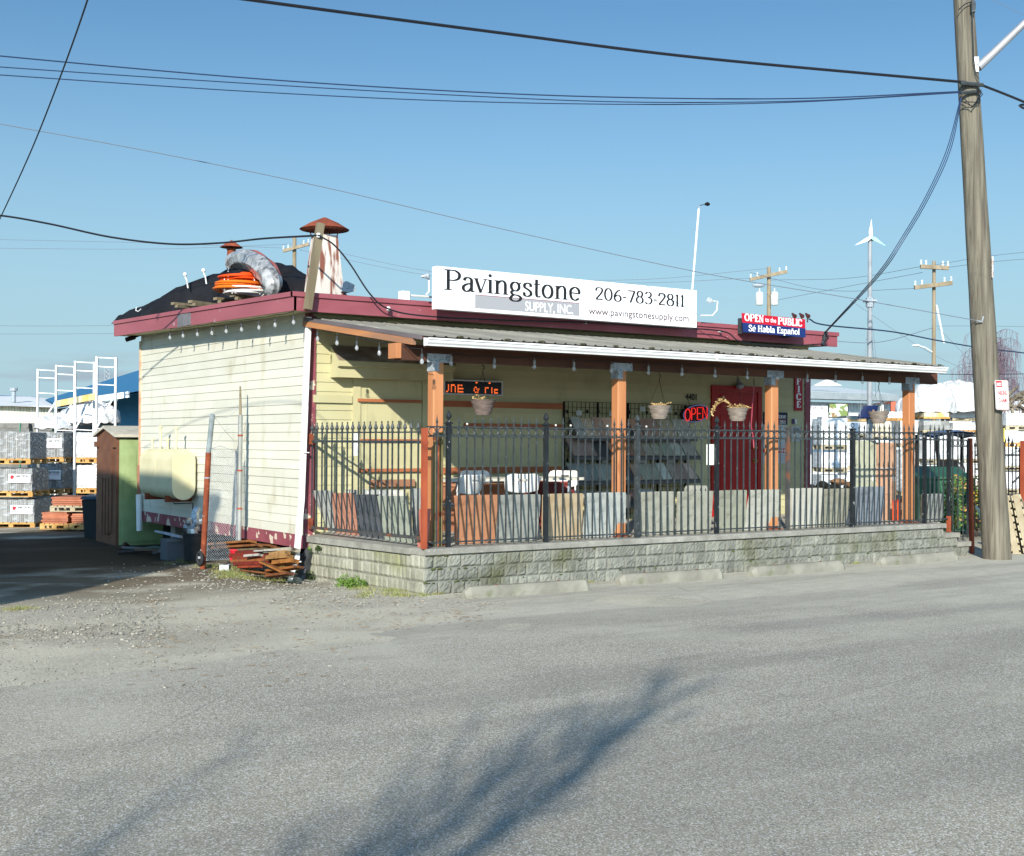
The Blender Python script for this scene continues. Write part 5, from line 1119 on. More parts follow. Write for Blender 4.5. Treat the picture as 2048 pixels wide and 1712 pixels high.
for i in range(9):
    for z in (z0s+.015, z1s-.015): mb.box(xl_+.03+i*(xr_-xl_-.06)/8-.004, xl_+.03+i*(xr_-xl_-.06)/8+.004, SB-.004, SB-.0005, z-.004, z+.004)
mb.build('screws', M['galv'], sg)['kind'] = 'thing'
for x in (xl_+.4, (xl_+xr_)/2, xr_-.4):
    mb = MB(); mb.box(x-.03, x+.03, SB+.121, SB+.2, z0s+.02, z1s-.03); mb.beam((x, SB+.17, z1s-.1), (x, SB+.75, FT), .04, .04); mb.build('support', M['wood_grey'], sg)
og = thing('shop_sign', 'small red and blue sign about opening and Spanish at the right of the roof edge', 'sign', (7.8, SB, 3.42))
tl, tr_, br_, bl_ = pb(1484, 626, SB), pb(1610, 638.5, SB), pb(1611.5, 675, SB), pb(1487, 664, SB)
ml, mr = (tl+bl_)/2, (tr_+br_)/2
mb = MB(); mb.prism([ml, mr, tr_, tl], (0, .012, 0)); mb.build('red_half', M['sign_red'], og); mb = MB(); mb.prism([bl_, br_, mr, ml], (0, .012, 0)); mb.build('blue_half', M['sign_blue'], og)
mb = MB(); mb.box(tl.x+.2, tl.x+.25, SB+.013, SB+.3, bl_.z, tl.z-.05); mb.box(tr_.x-.25, tr_.x-.2, SB+.013, SB+.3, br_.z, tr_.z-.05); mb.build('support', M['iron'], og)
def serif_px(body, x0, y0, x1, y1, cap, m, par, thick=.2, thin=.09):
    A, B = pb(x0, y0, SB-.002), pb(x1, y1, SB-.002); up_ = V((0,0,1)); d = (B-A); w = d.length; d.normalize()
    h = cap*sc_at(A); mb = serif_mb(body, w, h, A, d, up_, NY, thick, thin); return mb.build('lettering', m, par)
serif_px('OPEN', 1489, 641, 1527.5, 645, 14, M['sign_white'], og, .24, .1)
A, B = pb(1530, 643.5, SB), pb(1552, 646, SB); mb = text_mb('to the', B.x-A.x, .075, A, (B-A).normalized(), UP, NY, .001, .003, .01); mb.build('lettering', M['sign_white'], og)
serif_px('PUBLIC', 1555, 648.5, 1604, 653, 14, M['sign_white'], og, .24, .1)
serif_px('Sé Habla Español', 1497, 662, 1599, 669.5, 12.5, M['sign_white'], og, .2, .085)
# floodlights, pole, conduit
def flood(label, pts, head, d, m=M['galv'], r=.045, grp='floodlights on the roof edge', b=2.5, m2=None):
    P = [pb(x, y, b) for x, y in pts]; o = thing('floodlight', label, 'floodlight', P[0], grp); mb = MB(); mb.tube(P, .012, 6); mb.build('arm', m2 or M['white_paint'], o)
    h = pb(head[0], head[1], b); d = V(d).normalized(); mb = MB(); mb.tube([h-d*.07, h-d*.03, h+d*.02, h+d*.04], [.018, .022, r, r*1.05], 12); mb.build('lamp_head', m, o, smooth=True); return o
flood('silver floodlight on a bent arm at the left end of the long sign', [(852,590),(858,583),(858,556),(850,552),(845,552)], (852, 552), (.7,-.5,.1))
flood('silver floodlight on a bent arm at the right end of the long sign', [(1402,631),(1425,631),(1434,620),(1435,603),(1424,602)], (1420, 601), (-.8,-.5,-.0))
dkr = mat('lamp_dark', (84,50,48), rough=.5)
for i, x in enumerate((1588, 1603, 1615)): flood(f'dark red floodlight above the red and blue sign, {ordn[i]} from the left of three', [(x, 645), (x, 634)], (x, 631), (-.3,-.8,-.5), dkr, .035, b=2.6, m2=M['iron'], grp='three dark floodlights above the small sign')
cb = thing('conduit', 'white electrical conduit with a junction box on the roof left of the long sign', 'conduit', (1.2, 2.8, 3.6)); P = [pb(x, y, 2.9) for x, y in ((806,590),(862,594),(880,594))]; mb = MB(); mb.tube(P, .015, 6); mb.build('pipe', M['white_paint'], cb); q_ = pb(808, 587, 2.9); mb = MB(); mb.box(q_.x-.06, q_.x+.06, 2.85, 2.95, 3.55, q_.z+.03); mb.build('junction_box', M['white_paint'], cb)
wp = thing('wind_sensor_pole', 'thin white pole with a small black cup wheel rising behind the long sign', 'wind sensor', (5.9, 3.4, 3.6))
A, B = pb(1382, 610, 3.4), pb(1398, 411, 3.4); mb = MB(); mb.tube([A, B], .018, 8); mb.build('pole', M['white_paint'], wp); q_ = pb(1415, 408, 3.4); mb = MB(); mb.tube([B, q_], .006, 5); mb.build('arm', M['iron'], wp)
mb = MB(); mb.blob(q_, .03, .03, .035, 10, 6, 0); 
for t in (0, 2.1, 4.2): mb.blob(q_+V((.03*math.cos(t), .03*math.sin(t), 0)), .02, .02, .025, 8, 5, 0)
mb.build('cups', M['black'], wp)
ins = thing('wire_insulator', 'white porcelain insulator on the front fascia where the service wire lands', 'insulator', pb(777, 618, 2.6)); q_ = pb(777, 618, 2.6); mb = MB(); mb.lathe([(.015,-.03),(.03,-.02),(.02,0),(.03,.012),(.02,.03),(.001,.034)], q_, 10); mb.build('knob', M['white_paint'], ins)
for x, y, l in ((1172, 645, 'below the middle of the long sign'), (1442, 663, 'between the long sign and the small sign')):
    q_ = pb(x, y, 2.6); ins = thing('wire_insulator', 'small white insulator on the front fascia '+l, 'insulator', q_); mb = MB(); mb.lathe([(.012,-.02),(.022,-.012),(.014,0),(.022,.01),(.001,.02)], q_, 8); mb.tube([q_, q_+V((0,.07,0))], .006); mb.build('knob', M['white_paint'], ins)
mastp = thing('service_mast', 'dark bracket with bundled wires at the right end of the front fascia', 'wire bracket', pb(1648, 680, 2.5)); mb = MB(); A, B = pb(1645, 690, 2.52), pb(1652, 664, 2.52); mb.tube([A, B], .03, 8); mb.build('bracket', M['iron'], mastp)
mb = MB(); r = random.Random(2)
for i in range(6): mb.tube([A+V((r.uniform(-.05,.05),-.02,r.uniform(0,.05))), (A+B)/2+V((r.uniform(-.12,.12),-.05,0)), B+V((r.uniform(-.04,.04),0,0))], .006, 5)
mb.build('loose_wires', M['cable'], mastp)
# ---------------------------------------------------------------- left side of the shop: tank, poles, chain link, scrap
cream = mat('tank_cream', (226,220,182), (214,206,166), 3, rough=.5, c3=(176,120,70), sc3=6, lo3=.68, hi3=.74, st3=(1,1,.5), k=.82)
bt = 7.6
for i in range(200):
    b = 5+i*.02
    if pb(390, 950, b).x > -.06: pass
    else: bt = b
tw0, tw1 = pb(344, 950, bt).x, pb(390, 950, bt).x; tzt, tzb = pb(367, 898.5, bt).z, pb(367, 1000, bt).z
print('TANK', bt, tw0, tw1, tzt, tzb)
tk = thing('oil_tank', 'cream painted oval oil tank mounted along the left wall, streaked with rust', 'oil tank', ((tw0+tw1)/2, bt+.8, 0))
yend = pa(279, 950, tw0).y; w = (tw1-tw0)/2; cx_ = (tw0+tw1)/2; R1 = w
def oval(k=1., n=12):
    P = []; zc0, zc1 = tzb+R1, tzt-R1
    for i in range(n+1): a = math.pi*i/n; P.append((cx_+R1*k*math.cos(a), zc1+R1*k*math.sin(a)))
    for i in range(n+1): a = math.pi+math.pi*i/n; P.append((cx_+R1*k*math.cos(a), zc0+R1*k*math.sin(a)))
    return P
mb = MB(); mb.prism([(x, bt, z) for x, z in oval()], (0, yend-bt, 0)); mb.build('shell', cream, tk, smooth=True)
mb = MB(); mb.prism([(x, bt-.012, z) for x, z in oval(1.015)], (0, .03, 0)); mb.prism([(x, (bt+yend)/2, z) for x, z in oval(1.02)], (0, .03, 0)); mb.build('rim', cream, tk, smooth=True)
for k, (dy, h) in enumerate(((.35, .32), (1.1, .34), (1.5, .14), (.75, .14))):
    mb = MB(); mb.tube([(cx_, bt+dy, tzt-.02), (cx_, bt+dy, tzt+h)], .022, 8); mb.lathe([(.035,0),(.035,.03),(.001,.035)], (cx_, bt+dy, tzt+h), 8); mb.build('filler_pipe', cream, tk)
for y in (bt+.3, yend-.3):
    mb = MB(); mb.box(tw0, tw1+.05, y-.03, y+.03, tzb-.04, tzb+.06); mb.build('bracket', M['rust'], tk)
mb = MB(); mb.tube([(cx_-.1, bt+.15, tzb+.02), (cx_-.1, bt+.15, tzb-.06), (-.04, bt+.15, tzb-.06), (-.04, bt+.15, .1)], .012, 6); mb.build('drain_pipe', M['iron'], tk)
g0 = pg(405, 1134); g1 = V((g0.x, g0.y, 0))
def lean(px, py, a): return pa(px, py, a)
rp = thing('gate_pole', 'leaning round steel pole, rusty below and grey at the top, holding the chain link', 'pole', (-.68, 5.1, -.1), 'poles of the old chain link gate')
A = pg(405, 1134); A = pa(405, 1134, -.68); B = pa(417, 905, -.68); C_ = pa(425, 829, -.68)
mb = MB(); mb.tube([A-V((0,0,.1)), B], .04, 10); mb.build('rusty_shaft', M['rust'], rp, smooth=True); mb = MB(); mb.tube([B, C_], .036, 10); mb.build('grey_shaft', mat('pole_grey', (156,168,172), (120,130,132), 6, rough=.5), rp, smooth=True)
for t in (.15, .45, .78):
    q_ = A+(B-A)*t; mb = MB(); mb.tube([q_-V((0,0,.008)), q_+V((0,0,.008))], .044, 10); mb.build('collar', M['galv'], rp)
gp = thing('gate_pole', 'upright galvanised pole with rusty rings beside the scrap wood', 'pole', pa(478, 1118, -.2), 'poles of the old chain link gate')
A2 = pa(478, 1122, -.2); B2 = pa(481, 830, -.2); C2 = pa(480.5, 772, -.2)
mb = MB(); mb.tube([A2, B2], .032, 10); mb.build('shaft', M['galv_pipe'], gp, smooth=True); mb = MB(); mb.tube([B2-V((0,0,.1)), C2], [.024,.012], 7); mb.build('tip', M['wood_grey'], gp)
for t in (.12, .36, .62, .86):
    q_ = A2+(B2-A2)*t; mb = MB(); mb.tube([q_-V((0,0,.012)), q_+V((0,0,.012))], .038, 10); mb.build('ring', M['rust_post'], gp)
cl = thing('chain_link_panel', 'sagging chain link panel between the rusty leaning pole and the galvanised pole', 'chain link', ((A.x+A2.x)/2, (A.y+A2.y)/2, 0))
TL, TR2 = pa(424, 897, -.67), pa(472, 903, -.25); BLk, BRk = pa(412, 1122, -.68), pa(474, 1118, -.25)
def clp(u, v, d=0): 
    t = TL*(1-u)+TR2*u; b_ = BLk*(1-u)+BRk*u; return b_*(1-v)+t*v+V((d, d, 0))
mb = MB(); nu, nv = 13, 44
for s_ in range(2):
    for i in range(nu+1):
        pts = []
        for j in range(nv+1):
            u = (i+(.5 if (j+s_) % 2 else -.5)*(1))/nu; u = min(1, max(0, u)); pts.append(clp(u, j/nv, .002*(1 if (j % 2) else -1)))
        mb.tube(pts, .0026, 3, cap=False)
mb.build('mesh', M['galv'], cl)
mb = MB(); mb.tube([TL, pa(440, 892, -.5), TR2], .004, 5); mb.tube([TL+V((0,0,.0)), pa(450, 860, -.4), pa(479, 850, -.22)], .003, 4); mb.tube([C_, pa(446, 857, -.5), pa(466, 880, -.3), TR2], .003, 4); mb.tube([pa(424,836,-.66), pa(455,835,-.4), pa(480,815,-.2)], .003, 4); mb.build('loose_wire', M['galv'], cl)
mb = MB(); mb.tube([pa(472, 900, -.24), pa(474, 1095, -.24)], .012, 6); mb.build('side_bar', M['galv'], cl)
# things on the ground by the wall
def gp_(px, py): p = pg(px, py); return p
can = thing('bin', 'black plastic bin full of silver ducting beside the rusty pole', 'bin', pa(387, 1120, -.45)); q_ = pa(387, 1121, -.45)
mb = MB(); mb.lathe([(.13,0),(.16,.38),(.175,.385),(.175,.41),(.15,.41),(.12,.06),(.001,.05)], q_, 18); mb.build('body', mat('bin_black', (44,46,48), (34,36,38), 8, rough=.5), can, smooth=True)
dm = mat('duct_silver', (206,208,206), (150,154,156), 14, rough=.3, metal=.7, bump=.02, bsc=30)
mb = MB(); r = random.Random(3)
mb.tube([q_+V((0,0,.3)), q_+V((-.02,.02,.45)), q_+V((.03,.05,.55)), q_+V((.05,.08,.70)), q_+V((.09,.08,.78))], [.09,.085,.075,.06,.05], 10)
for i in range(7): mb.blob(q_+V((r.uniform(-.1,.12), r.uniform(-.08,.08), r.uniform(.38,.6))), r.uniform(.03,.07), .05, r.uniform(.03,.06), 7, 4, .35)
mb.build('ducting', dm, can)
tr = thing('tyre', 'small black wheel leaning at the foot of the rusty pole', 'wheel', pa(400, 1131, -.7)); q_ = pa(400, 1117, -.72); mb = MB()
mb.tube([q_+V((0,0,0))+V((.0,.085*math.cos(t),.085*math.sin(t))) for t in [k*math.pi/8 for k in range(17)]], .026, 8, cap=False); mb.build('tread', mat('rubber', (52,54,58), (42,44,46), 10, rough=.9), tr, smooth=True); mb = MB(); mb.lathe([(.03,0),(.03,.03)], q_, 8); mb.build('hub', M['galv'], tr)
cr = thing('crate', 'dark grey plastic crate in the shade left of the black bin', 'crate', pa(353, 1112, -.45)); A = pa(353, 1112, -.45); k_ = sc_at(A); mb = MB(); x0, y0, z0 = A.x, A.y, gz(A.x, A.y)
mb.box(x0-.2, x0+.2, y0-.15, y0-.13, z0, z0+.32); mb.box(x0-.2, x0+.2, y0+.13, y0+.15, z0, z0+.32); mb.box(x0-.2, x0-.18, y0-.13, y0+.13, z0, z0+.32); mb.box(x0+.18, x0+.2, y0-.13, y0+.13, z0, z0+.32); mb.box(x0-.18, x0+.18, y0-.13, y0+.13, z0, z0+.02); mb.build('body', mat('crate_grey', (92,98,104), rough=.7), cr); mb = MB(); mb.box(x0-.215, x0+.215, y0-.165, y0-.151, z0+.28, z0+.33); mb.build('rim', mat('crate_rim', (110,116,122), rough=.6), cr)
sb = thing('scrap_board', 'pale blue grey board lying across the junk left of the black bin', 'board', pa(345, 1070, -.45)); mb = MB(); mb.beam(pa(322, 1064, -.5), pa(371, 1076, -.4), .22, .03, (.2,0,1)); mb.build('plank', mat('board_blue', (172,182,192), (142,150,160), 6, rough=.8), sb)
jr = random.Random(17)
jn = ['dark rusty pipe offcut', 'black plastic pipe offcut', 'short grey metal tube', 'bent dark steel bar', 'dull green pipe offcut', 'faded brown wooden strip', 'dark painted trim board', 'broken grey plastic strip', 'short black rubber hose']
for i in range(9):
    x = 250+i*15; y = 1085+jr.uniform(-6, 14); c_ = [(70,52,44),(40,42,44),(120,124,126),(58,52,50),(74,92,80),(112,92,70),(64,50,52),(110,112,114),(34,34,36)][i]
    p = pg(x, y+14); o = thing('junk_piece', f'{jn[i]} lying in the shade below the oil tank', 'scrap', p, 'junk in the shade under the tank'); d = V((jr.uniform(-1,1), jr.uniform(-1,1), 0)).normalized()*jr.uniform(.2,.45); mb = MB()
    (mb.tube([p+d*-1+V((0,0,.05)), p+V((0,0,.07+.08*jr.random())), p+d+V((0,0,.05))], .03, 7) if i % 3 != 2 else mb.beam(p-d+V((0,0,.06)), p+d+V((0,0,.12)), .09, .03)); mb.build('body', mat('junk', c_, rough=.7), o)
wpp = thing('drain_pipe', 'old downpipe at the far left corner, brown above and white below', 'drain pipe', pa(279, 1060, -.06)); mb = MB(); mb.tube([pa(277.5, 930, -.06), pa(277.5, 990, -.06)], .03, 8); mb.build('brown_length', mat('pipe_brown', (160,112,88), (140,94,72), 6, rough=.7), wpp); mb = MB(); mb.tube([pa(277.5, 989, -.08), pa(279, 1062, -.08)], .05, 10); mb.build('white_length', M['white_paint'], wpp)
cam_ = thing('security_camera', 'small black camera under the far left end of the eave', 'camera', pa(272, 672, -.1)); q_ = pa(270, 674, -.12); mb = MB(); mb.tube([q_, q_-RT*.16-V((0,0,.05))], .04, 8); mb.build('body', M['black'], cam_); mb = MB(); mb.tube([q_, V((0, q_.y, q_.z+.05))], .02, 6); mb.build('mount', M['black'], cam_)
# scrap wood pile
pl = [((431,1089),(506,1083),(196,132,76),.11,.03,-.32),((436,1096),(520,1091),(184,120,68),.1,.03,-.3),((480,1087),(545,1092),(170,112,70),.12,.03,-.2),((505,1092),(558,1096),(176,116,70),.1,.03,-.15),
 ((470,1101),(535,1098),(150,134,104),.08,.025,-.3),((476,1106),(560,1103),(148,62,46),.07,.05,-.33),((470,1111),(548,1110),(168,64,44),.07,.05,-.38),((478,1117),(556,1114),(176,80,50),.08,.05,-.4),((474,1123),(560,1120),(196,122,70),.07,.04,-.42),((480,1128),(545,1126),(160,60,42),.08,.05,-.44),((486,1134),(522,1133),(196,88,52),.05,.03,-.5),((522,1103),(560,1101),(238,232,220),.1,.02,-.4),((500,1112),(522,1110),(236,230,218),.07,.03,-.48),
 ((545,1104),(590,1100),(232,222,196),.14,.05,-.32),((546,1116),(580,1113),(206,156,96),.1,.05,-.45),((552,1110),(575,1106),(214,168,110),.09,.06,-.42),((560,1126),(590,1122),(208,140,70),.12,.05,-.45),((541,1126),(575,1146),(206,136,68),.22,.02,-.55),((545,1142),(600,1134),(196,124,64),.1,.03,-.5),((500,1142),(540,1148),(176,112,66),.16,.02,-.6),((545,1152),(580,1147),(160,100,62),.1,.03,-.6)]
cols = {0:'amber'}
nmc = lambda c: 'white painted' if min(c) > 190 else 'red brown' if c[0]-c[1] > 75 else 'pale yellow' if c[0] > 205 else 'orange tan' if c[0] > 185 else 'grey brown'
plab = ['thin tan board on top of the scrap pile, running behind the chain link', 'long brown board just under the topmost scrap board', 'wide brown board on top of the scrap pile, right of the galvanised pole', 'short brown board at the upper right of the scrap pile under the dark red base', 'grey board end sticking out left above the red planks', 'thick red plank, uppermost of the red planks in the scrap pile', 'red plank second from the top of the red ones, left end showing', 'brown red plank in the middle of the scrap pile', 'tan red edged plank below the middle of the scrap pile', 'dark red plank near the bottom of the scrap pile', 'short red stub at the lower left of the scrap pile', 'long white painted board at the upper right of the scrap pile', 'short white painted strip in the middle of the scrap pile', 'broad pale cream board beside the downspout at the top of the pile', 'pale yellow block in the middle right of the scrap pile', 'small pale yellow upright block at the right of the pile', 'broad yellow tan board lying below the pale blocks', 'tilted broad orange board at the front right of the pile', 'narrow orange board slanting up towards the downspout foot', 'flat brown board on the ground at the front of the pile', 'short brown board on the ground nearest the downspout foot']
for i, (p0, p1, c_, w, h, a) in enumerate(pl):
    A, B = pa(*p0, a), pa(*p1, a); A += V((-.06,0,0)); o = thing('scrap_plank', plab[i], 'plank', (A+B)/2, 'planks in the scrap wood pile')
    mb = MB(); mb.beam(A, B, w, h, (.25,0,1)); 
    mb.build('plank', mat('scrap_wood', c_, tuple(max(0,q-24) for q in c_), 7, rough=.9, bump=.004, c3=(88,66,50), sc3=9, lo3=.5, hi3=.7, k=.46), o)
rg = thing('red_cup', 'crumpled red plastic tub beside the galvanised pole at the scrap wood pile', 'tub', pa(469, 1121, -.42)); q_ = pa(469, 1122, -.4); mb = MB(); mb.lathe([(.06,0),(.065,.06),(.05,.1),(.07,.15),(.06,.155),(.001,.12)], q_, 10, wob=.12); mb.build('body', mat('red_plastic', (206,34,52), rough=.5), rg)
mb = MB(); mb.lathe([(.068,0),(.068,.012)], q_+V((0,0,.15)), 10); mb.build('rim', mat('red_rim', (222,60,76), rough=.5), rg)
cbk = thing('concrete_block', 'single grey concrete block in the weeds in front of the chain link', 'concrete block', pg(450, 1142)); q_ = pg(450, 1143); mb = MB(); mb.obox(q_+V((0,0,.045)), RT*.065, FW*.06, V((0,0,.05))); mb.build('body', st_lg, cbk); mb = MB(); mb.obox(q_+V((0,0,.096)), RT*.03, FW*.02, V((0,0,.0015))); mb.build('hollow', M['darkgap'], cbk)
bg_ = thing('rubble_sack', 'dark grey plastic sheet bunched between the downspout and the block wall', 'plastic sheet', pa(606, 1160, .0)); P = [pa(x, y, -.08) for x, y in ((613,1096),(616,1104),(612,1140),(606,1168),(600,1160),(597,1130),(600,1112))]; mb = MB(); mb.prism(P, (.12, .05, 0)); mb.blob(pa(604, 1150, -.1), .06, .09, .12, 9, 6, .25); mb.build('sheet', mat('grey_plastic', (92,94,98), (60,62,66), 6, rough=.4, bump=.02), bg_)
rkk = thing('foot_stone', 'flat stone under the mouth of the downspout', 'stone', pg(588, 1166)); mb = MB(); mb.blob(pg(588, 1164)+V((0,0,.02)), .1, .08, .05, 9, 5, .2); mb.build('body', st_g2, rkk)
# portable toilet / shed
sd = thing('portable_toilet', 'portable toilet with a brown arched side and a pale green front behind the shop corner', 'portable toilet', (-.2, 10.8, -.16))
bS = 10.15; xa = pb(232.5, 950, bS).x; y2 = pa(193, 950, xa).y; x2 = xa+1.05; zE = pb(236, 872, bS).z; zP = pa(211, 859, xa).z; z0 = -.2
print('SHED', xa, y2, zE, zP)
brown = mat('shed_brown', (122,82,60), (104,68,50), 4, rough=.6, k=.8); green = mat('shed_green', (166,184,130), (146,166,112), 4, rough=.6, k=.8)
mb = MB(); ym = (bS+y2)/2; mb.prism([(xa, bS, z0), (xa, bS, zE), (xa, ym, zP), (xa, y2, zE), (xa, y2, z0)], (.05, 0, 0)); mb.build('side_panel', brown, sd)
def arch(x, y0, y1, zb, zt): 
    r_ = (y1-y0)/2; return [(x, y0, zb), (x, y0, zt-r_)]+[(x, (y0+y1)/2-r_*math.cos(t*math.pi/8), zt-r_+r_*math.sin(t*math.pi/8)) for t in range(1, 8)]+[(x, y1, zt-r_), (x, y1, zb)]
mb = MB(); mb.prism(arch(xa-.02, bS+.22, y2-.22, .05, zE+.1), (.019, 0, 0)); 
for k in range(3): yy = bS+.42+k*(y2-bS-.84)/2; mb.box(xa-.035, xa-.0205, yy-.05, yy+.05, 0, zE-.75)
mb.box(xa-.05, xa-.001, bS, bS+.16, zE-.2, zE-.1); mb.box(xa-.05, xa-.001, y2-.16, y2, zE-.2, zE-.1); mb.build('arch_panel', brown, sd)
mb = MB(); mb.box(xa+.051, x2, bS, bS+.04, z0, zE-.05); mb.box(x2-.04, x2, bS+.04, y2, z0, zE); mb.box(xa+.051, x2-.04, y2-.04, y2, z0, zE); mb.build('front_panel', green, sd)
mb = MB(); mb.box(xa+.12, x2-.1, bS-.025, bS-.001, z0+.1, zE-.17); dr_ = mb.build('door', green, sd)
mb = MB()
for k in range(3): x = xa+.2+k*.26; mb.box(x, x+.14, bS-.032, bS-.0255, z0+.3, zE-.95); mb.box(x, x+.14, bS-.032, bS-.0255, zE-.8, zE-.32)
mb.build('door_panels', green, dr_)
mb = MB(); mb.lathe([(.12,0),(.13,.02),(.05,.03)], (0,0,0), 16); mb.v = [(xa+.62+x, bS-.04-z, zE-.75+y*1.2) for x, y, z in mb.v]; mb.build('oval_badge', green, dr_)
roofm = mat('shed_roof', (206,200,184), (180,174,158), 4, rough=.7, k=.8)
mb = MB(); mb.add([(xa-.06, bS-.08, zE-.02), (x2+.05, bS-.08, zE-.02), (x2+.05, ym, zP+.02), (xa-.06, ym, zP+.02), (xa-.06, bS-.08, zE+.03), (x2+.05, bS-.08, zE+.03), (x2+.05, ym, zP+.07), (xa-.06, ym, zP+.07)], [(3,2,1,0),(4,5,6,7),(0,1,5,4),(1,2,6,5),(2,3,7,6),(3,0,4,7)])
mb.add([(xa-.06, y2+.08, zE-.02), (x2+.05, y2+.08, zE-.02), (x2+.05, ym+.001, zP+.02), (xa-.06, ym+.001, zP+.02), (xa-.06, y2+.08, zE+.03), (x2+.05, y2+.08, zE+.03), (x2+.05, ym+.001, zP+.07), (xa-.06, ym+.001, zP+.07)], [(0,1,2,3),(7,6,5,4),(4,5,1,0),(5,6,2,1),(6,7,3,2),(7,4,0,3)]); mb.build('roof', roofm, sd)
bn = thing('wheelie_bin', 'dark bin just left of the portable toilet in shadow', 'bin', pd(187, 1060, 24)); bn.rotation_euler.z = YAW; bn.location.z = -.15
o = bn; loc = o.location.copy(); o.location = V((0,0,0)); mb = MB(); mb.add([(-.10,-.2,0),(.14,-.2,0),(.14,.2,0),(-.10,.2,0),(-.14,-.26,.72),(.18,-.26,.72),(.18,.26,.72),(-.14,.26,.72)], [(3,2,1,0),(4,5,6,7),(0,1,5,4),(1,2,6,5),(2,3,7,6),(3,0,4,7)]); mb.build('body', mat('bin_dark', (36,42,44), rough=.6), o); mb = MB(); mb.prism([(-.16,-.3,.73),(-.16,.3,.73),(-.16,.26,.8),(-.16,-.2,.78)], (.36,0,0)); mb.build('lid', mat('bin_lid', (70,84,96), rough=.5), o)
for sx in (-.08, .12): mb = MB(); mb.tube([(sx-.02, .26, .1), (sx+.02, .26, .1)], .1, 12); mb.build('wheel', M['black'], o)
o.location = loc
# small weed plants at the foot of the wall
leaf = mat('weed_leaf', (118,150,66), (92,124,48), 12, rough=.7, k=.75); ivy = mat('ivy_leaf', (70,88,44), (52,68,34), 12, rough=.7, k=.8)
def weed(label, P, rx, ry, h, n, m, seed, cat='weed'):
    r = random.Random(seed); o = thing('weed_plant', label, cat, P, 'weeds along the foot of the wall'); mb = MB()
    for i in range(n):
        a = r.uniform(0, 6.28); q = r.random()**.5; c = V((P.x+rx*q*math.cos(a), P.y+ry*q*math.sin(a), P.z+h*r.random()*(1-.5*q))); s = r.uniform(.008, .02)
        e1 = V((r.uniform(-1,1), r.uniform(-1,1), r.uniform(-.4,.8))).normalized()*s; e2 = e1.cross(V((r.uniform(-1,1), r.uniform(-1,1), r.uniform(-1,1)))).normalized()*s*.6; mb.k = r.random(); mb.face([c-e1, c-e2, c+e1, c+e2])
    mb.build('leaves', m, o); mb = MB()
    for i in range(8): a = r.uniform(0, 6.28); mb.tube([P, P+V((rx*.5*math.cos(a), ry*.5*math.sin(a), h*.6))], .003, 3)
    mb.build('stems', m, o)
weed('bright green leafy weed at the foot of the side block wall, left clump', pg(697, 1172)+V((-.04,0,.0)), .13, .1, .16, 420, leaf, 1)
weed('bright green leafy weed at the foot of the side block wall, right clump', pg(718, 1175)+V((-.04,0,.0)), .14, .1, .15, 420, leaf, 2)
weed('ivy sprig climbing the corner of the side block wall near the grey plastic', pa(621, 1160, -.05), .04, .09, .16, 90, ivy, 3, 'ivy')
weed('ivy sprig hanging from the wall cap near the shop corner', pa(636, 1092, -.04)-V((0,0,.06)), .03, .08, .1, 70, ivy, 4, 'ivy')
weed('yellow green ivy at the cap end beside the grey plastic', pa(617, 1098, -.05)-V((0,0,.06)), .03, .06, .12, 80, leaf, 5, 'ivy')
# ---------------------------------------------------------------- goods in the yard (built square to the street view, then turned)
def local_thing(name, label, cat, P, group=None, rz=YAW):
    """an Empty whose parts are modelled round its own origin; call place() when they are done"""
    o = thing(name, label, cat, (0,0,0), group); o['_x'] = 0; del o['_x']; return o
def place(o, P, rz=YAW, dz=0): o.location = V((P.x, P.y, P.z+dz)); o.rotation_euler = (0, 0, rz); return o
def pallet_parts(o, w, d, z=0, m=None, h=.12, rn=None):
    m = m or M['pallet_wood']; rn = rn or random
    mb = MB(); n = 6
    for i in range(n): mb.k = rn.random(); x = -w/2+(i+.5)*w/n; mb.box(x-w/n*.42, x+w/n*.42, -d/2, d/2, z+h-.02, z+h)
    for y in (-d/2, -.04, d/2-.08): mb.k = rn.random(); mb.box(-w/2, w/2, y, y+.08, z+h-.04, z+h-.0205)
    for x in (-w/2, -.05, w/2-.1):
        for y in (-d/2+.004, -.04, d/2-.084): mb.k = rn.random(); mb.box(x+.001, x+.099, y, y+.078, z+.018, z+h-.0405)
    for y in (-d/2+.002, -.04, d/2-.082): mb.k = rn.random(); mb.box(-w/2+.002, w/2-.002, y, y+.08, z, z+.0175)
    return mb.build('pallet', m, o)
ab_red = M['sign_red']
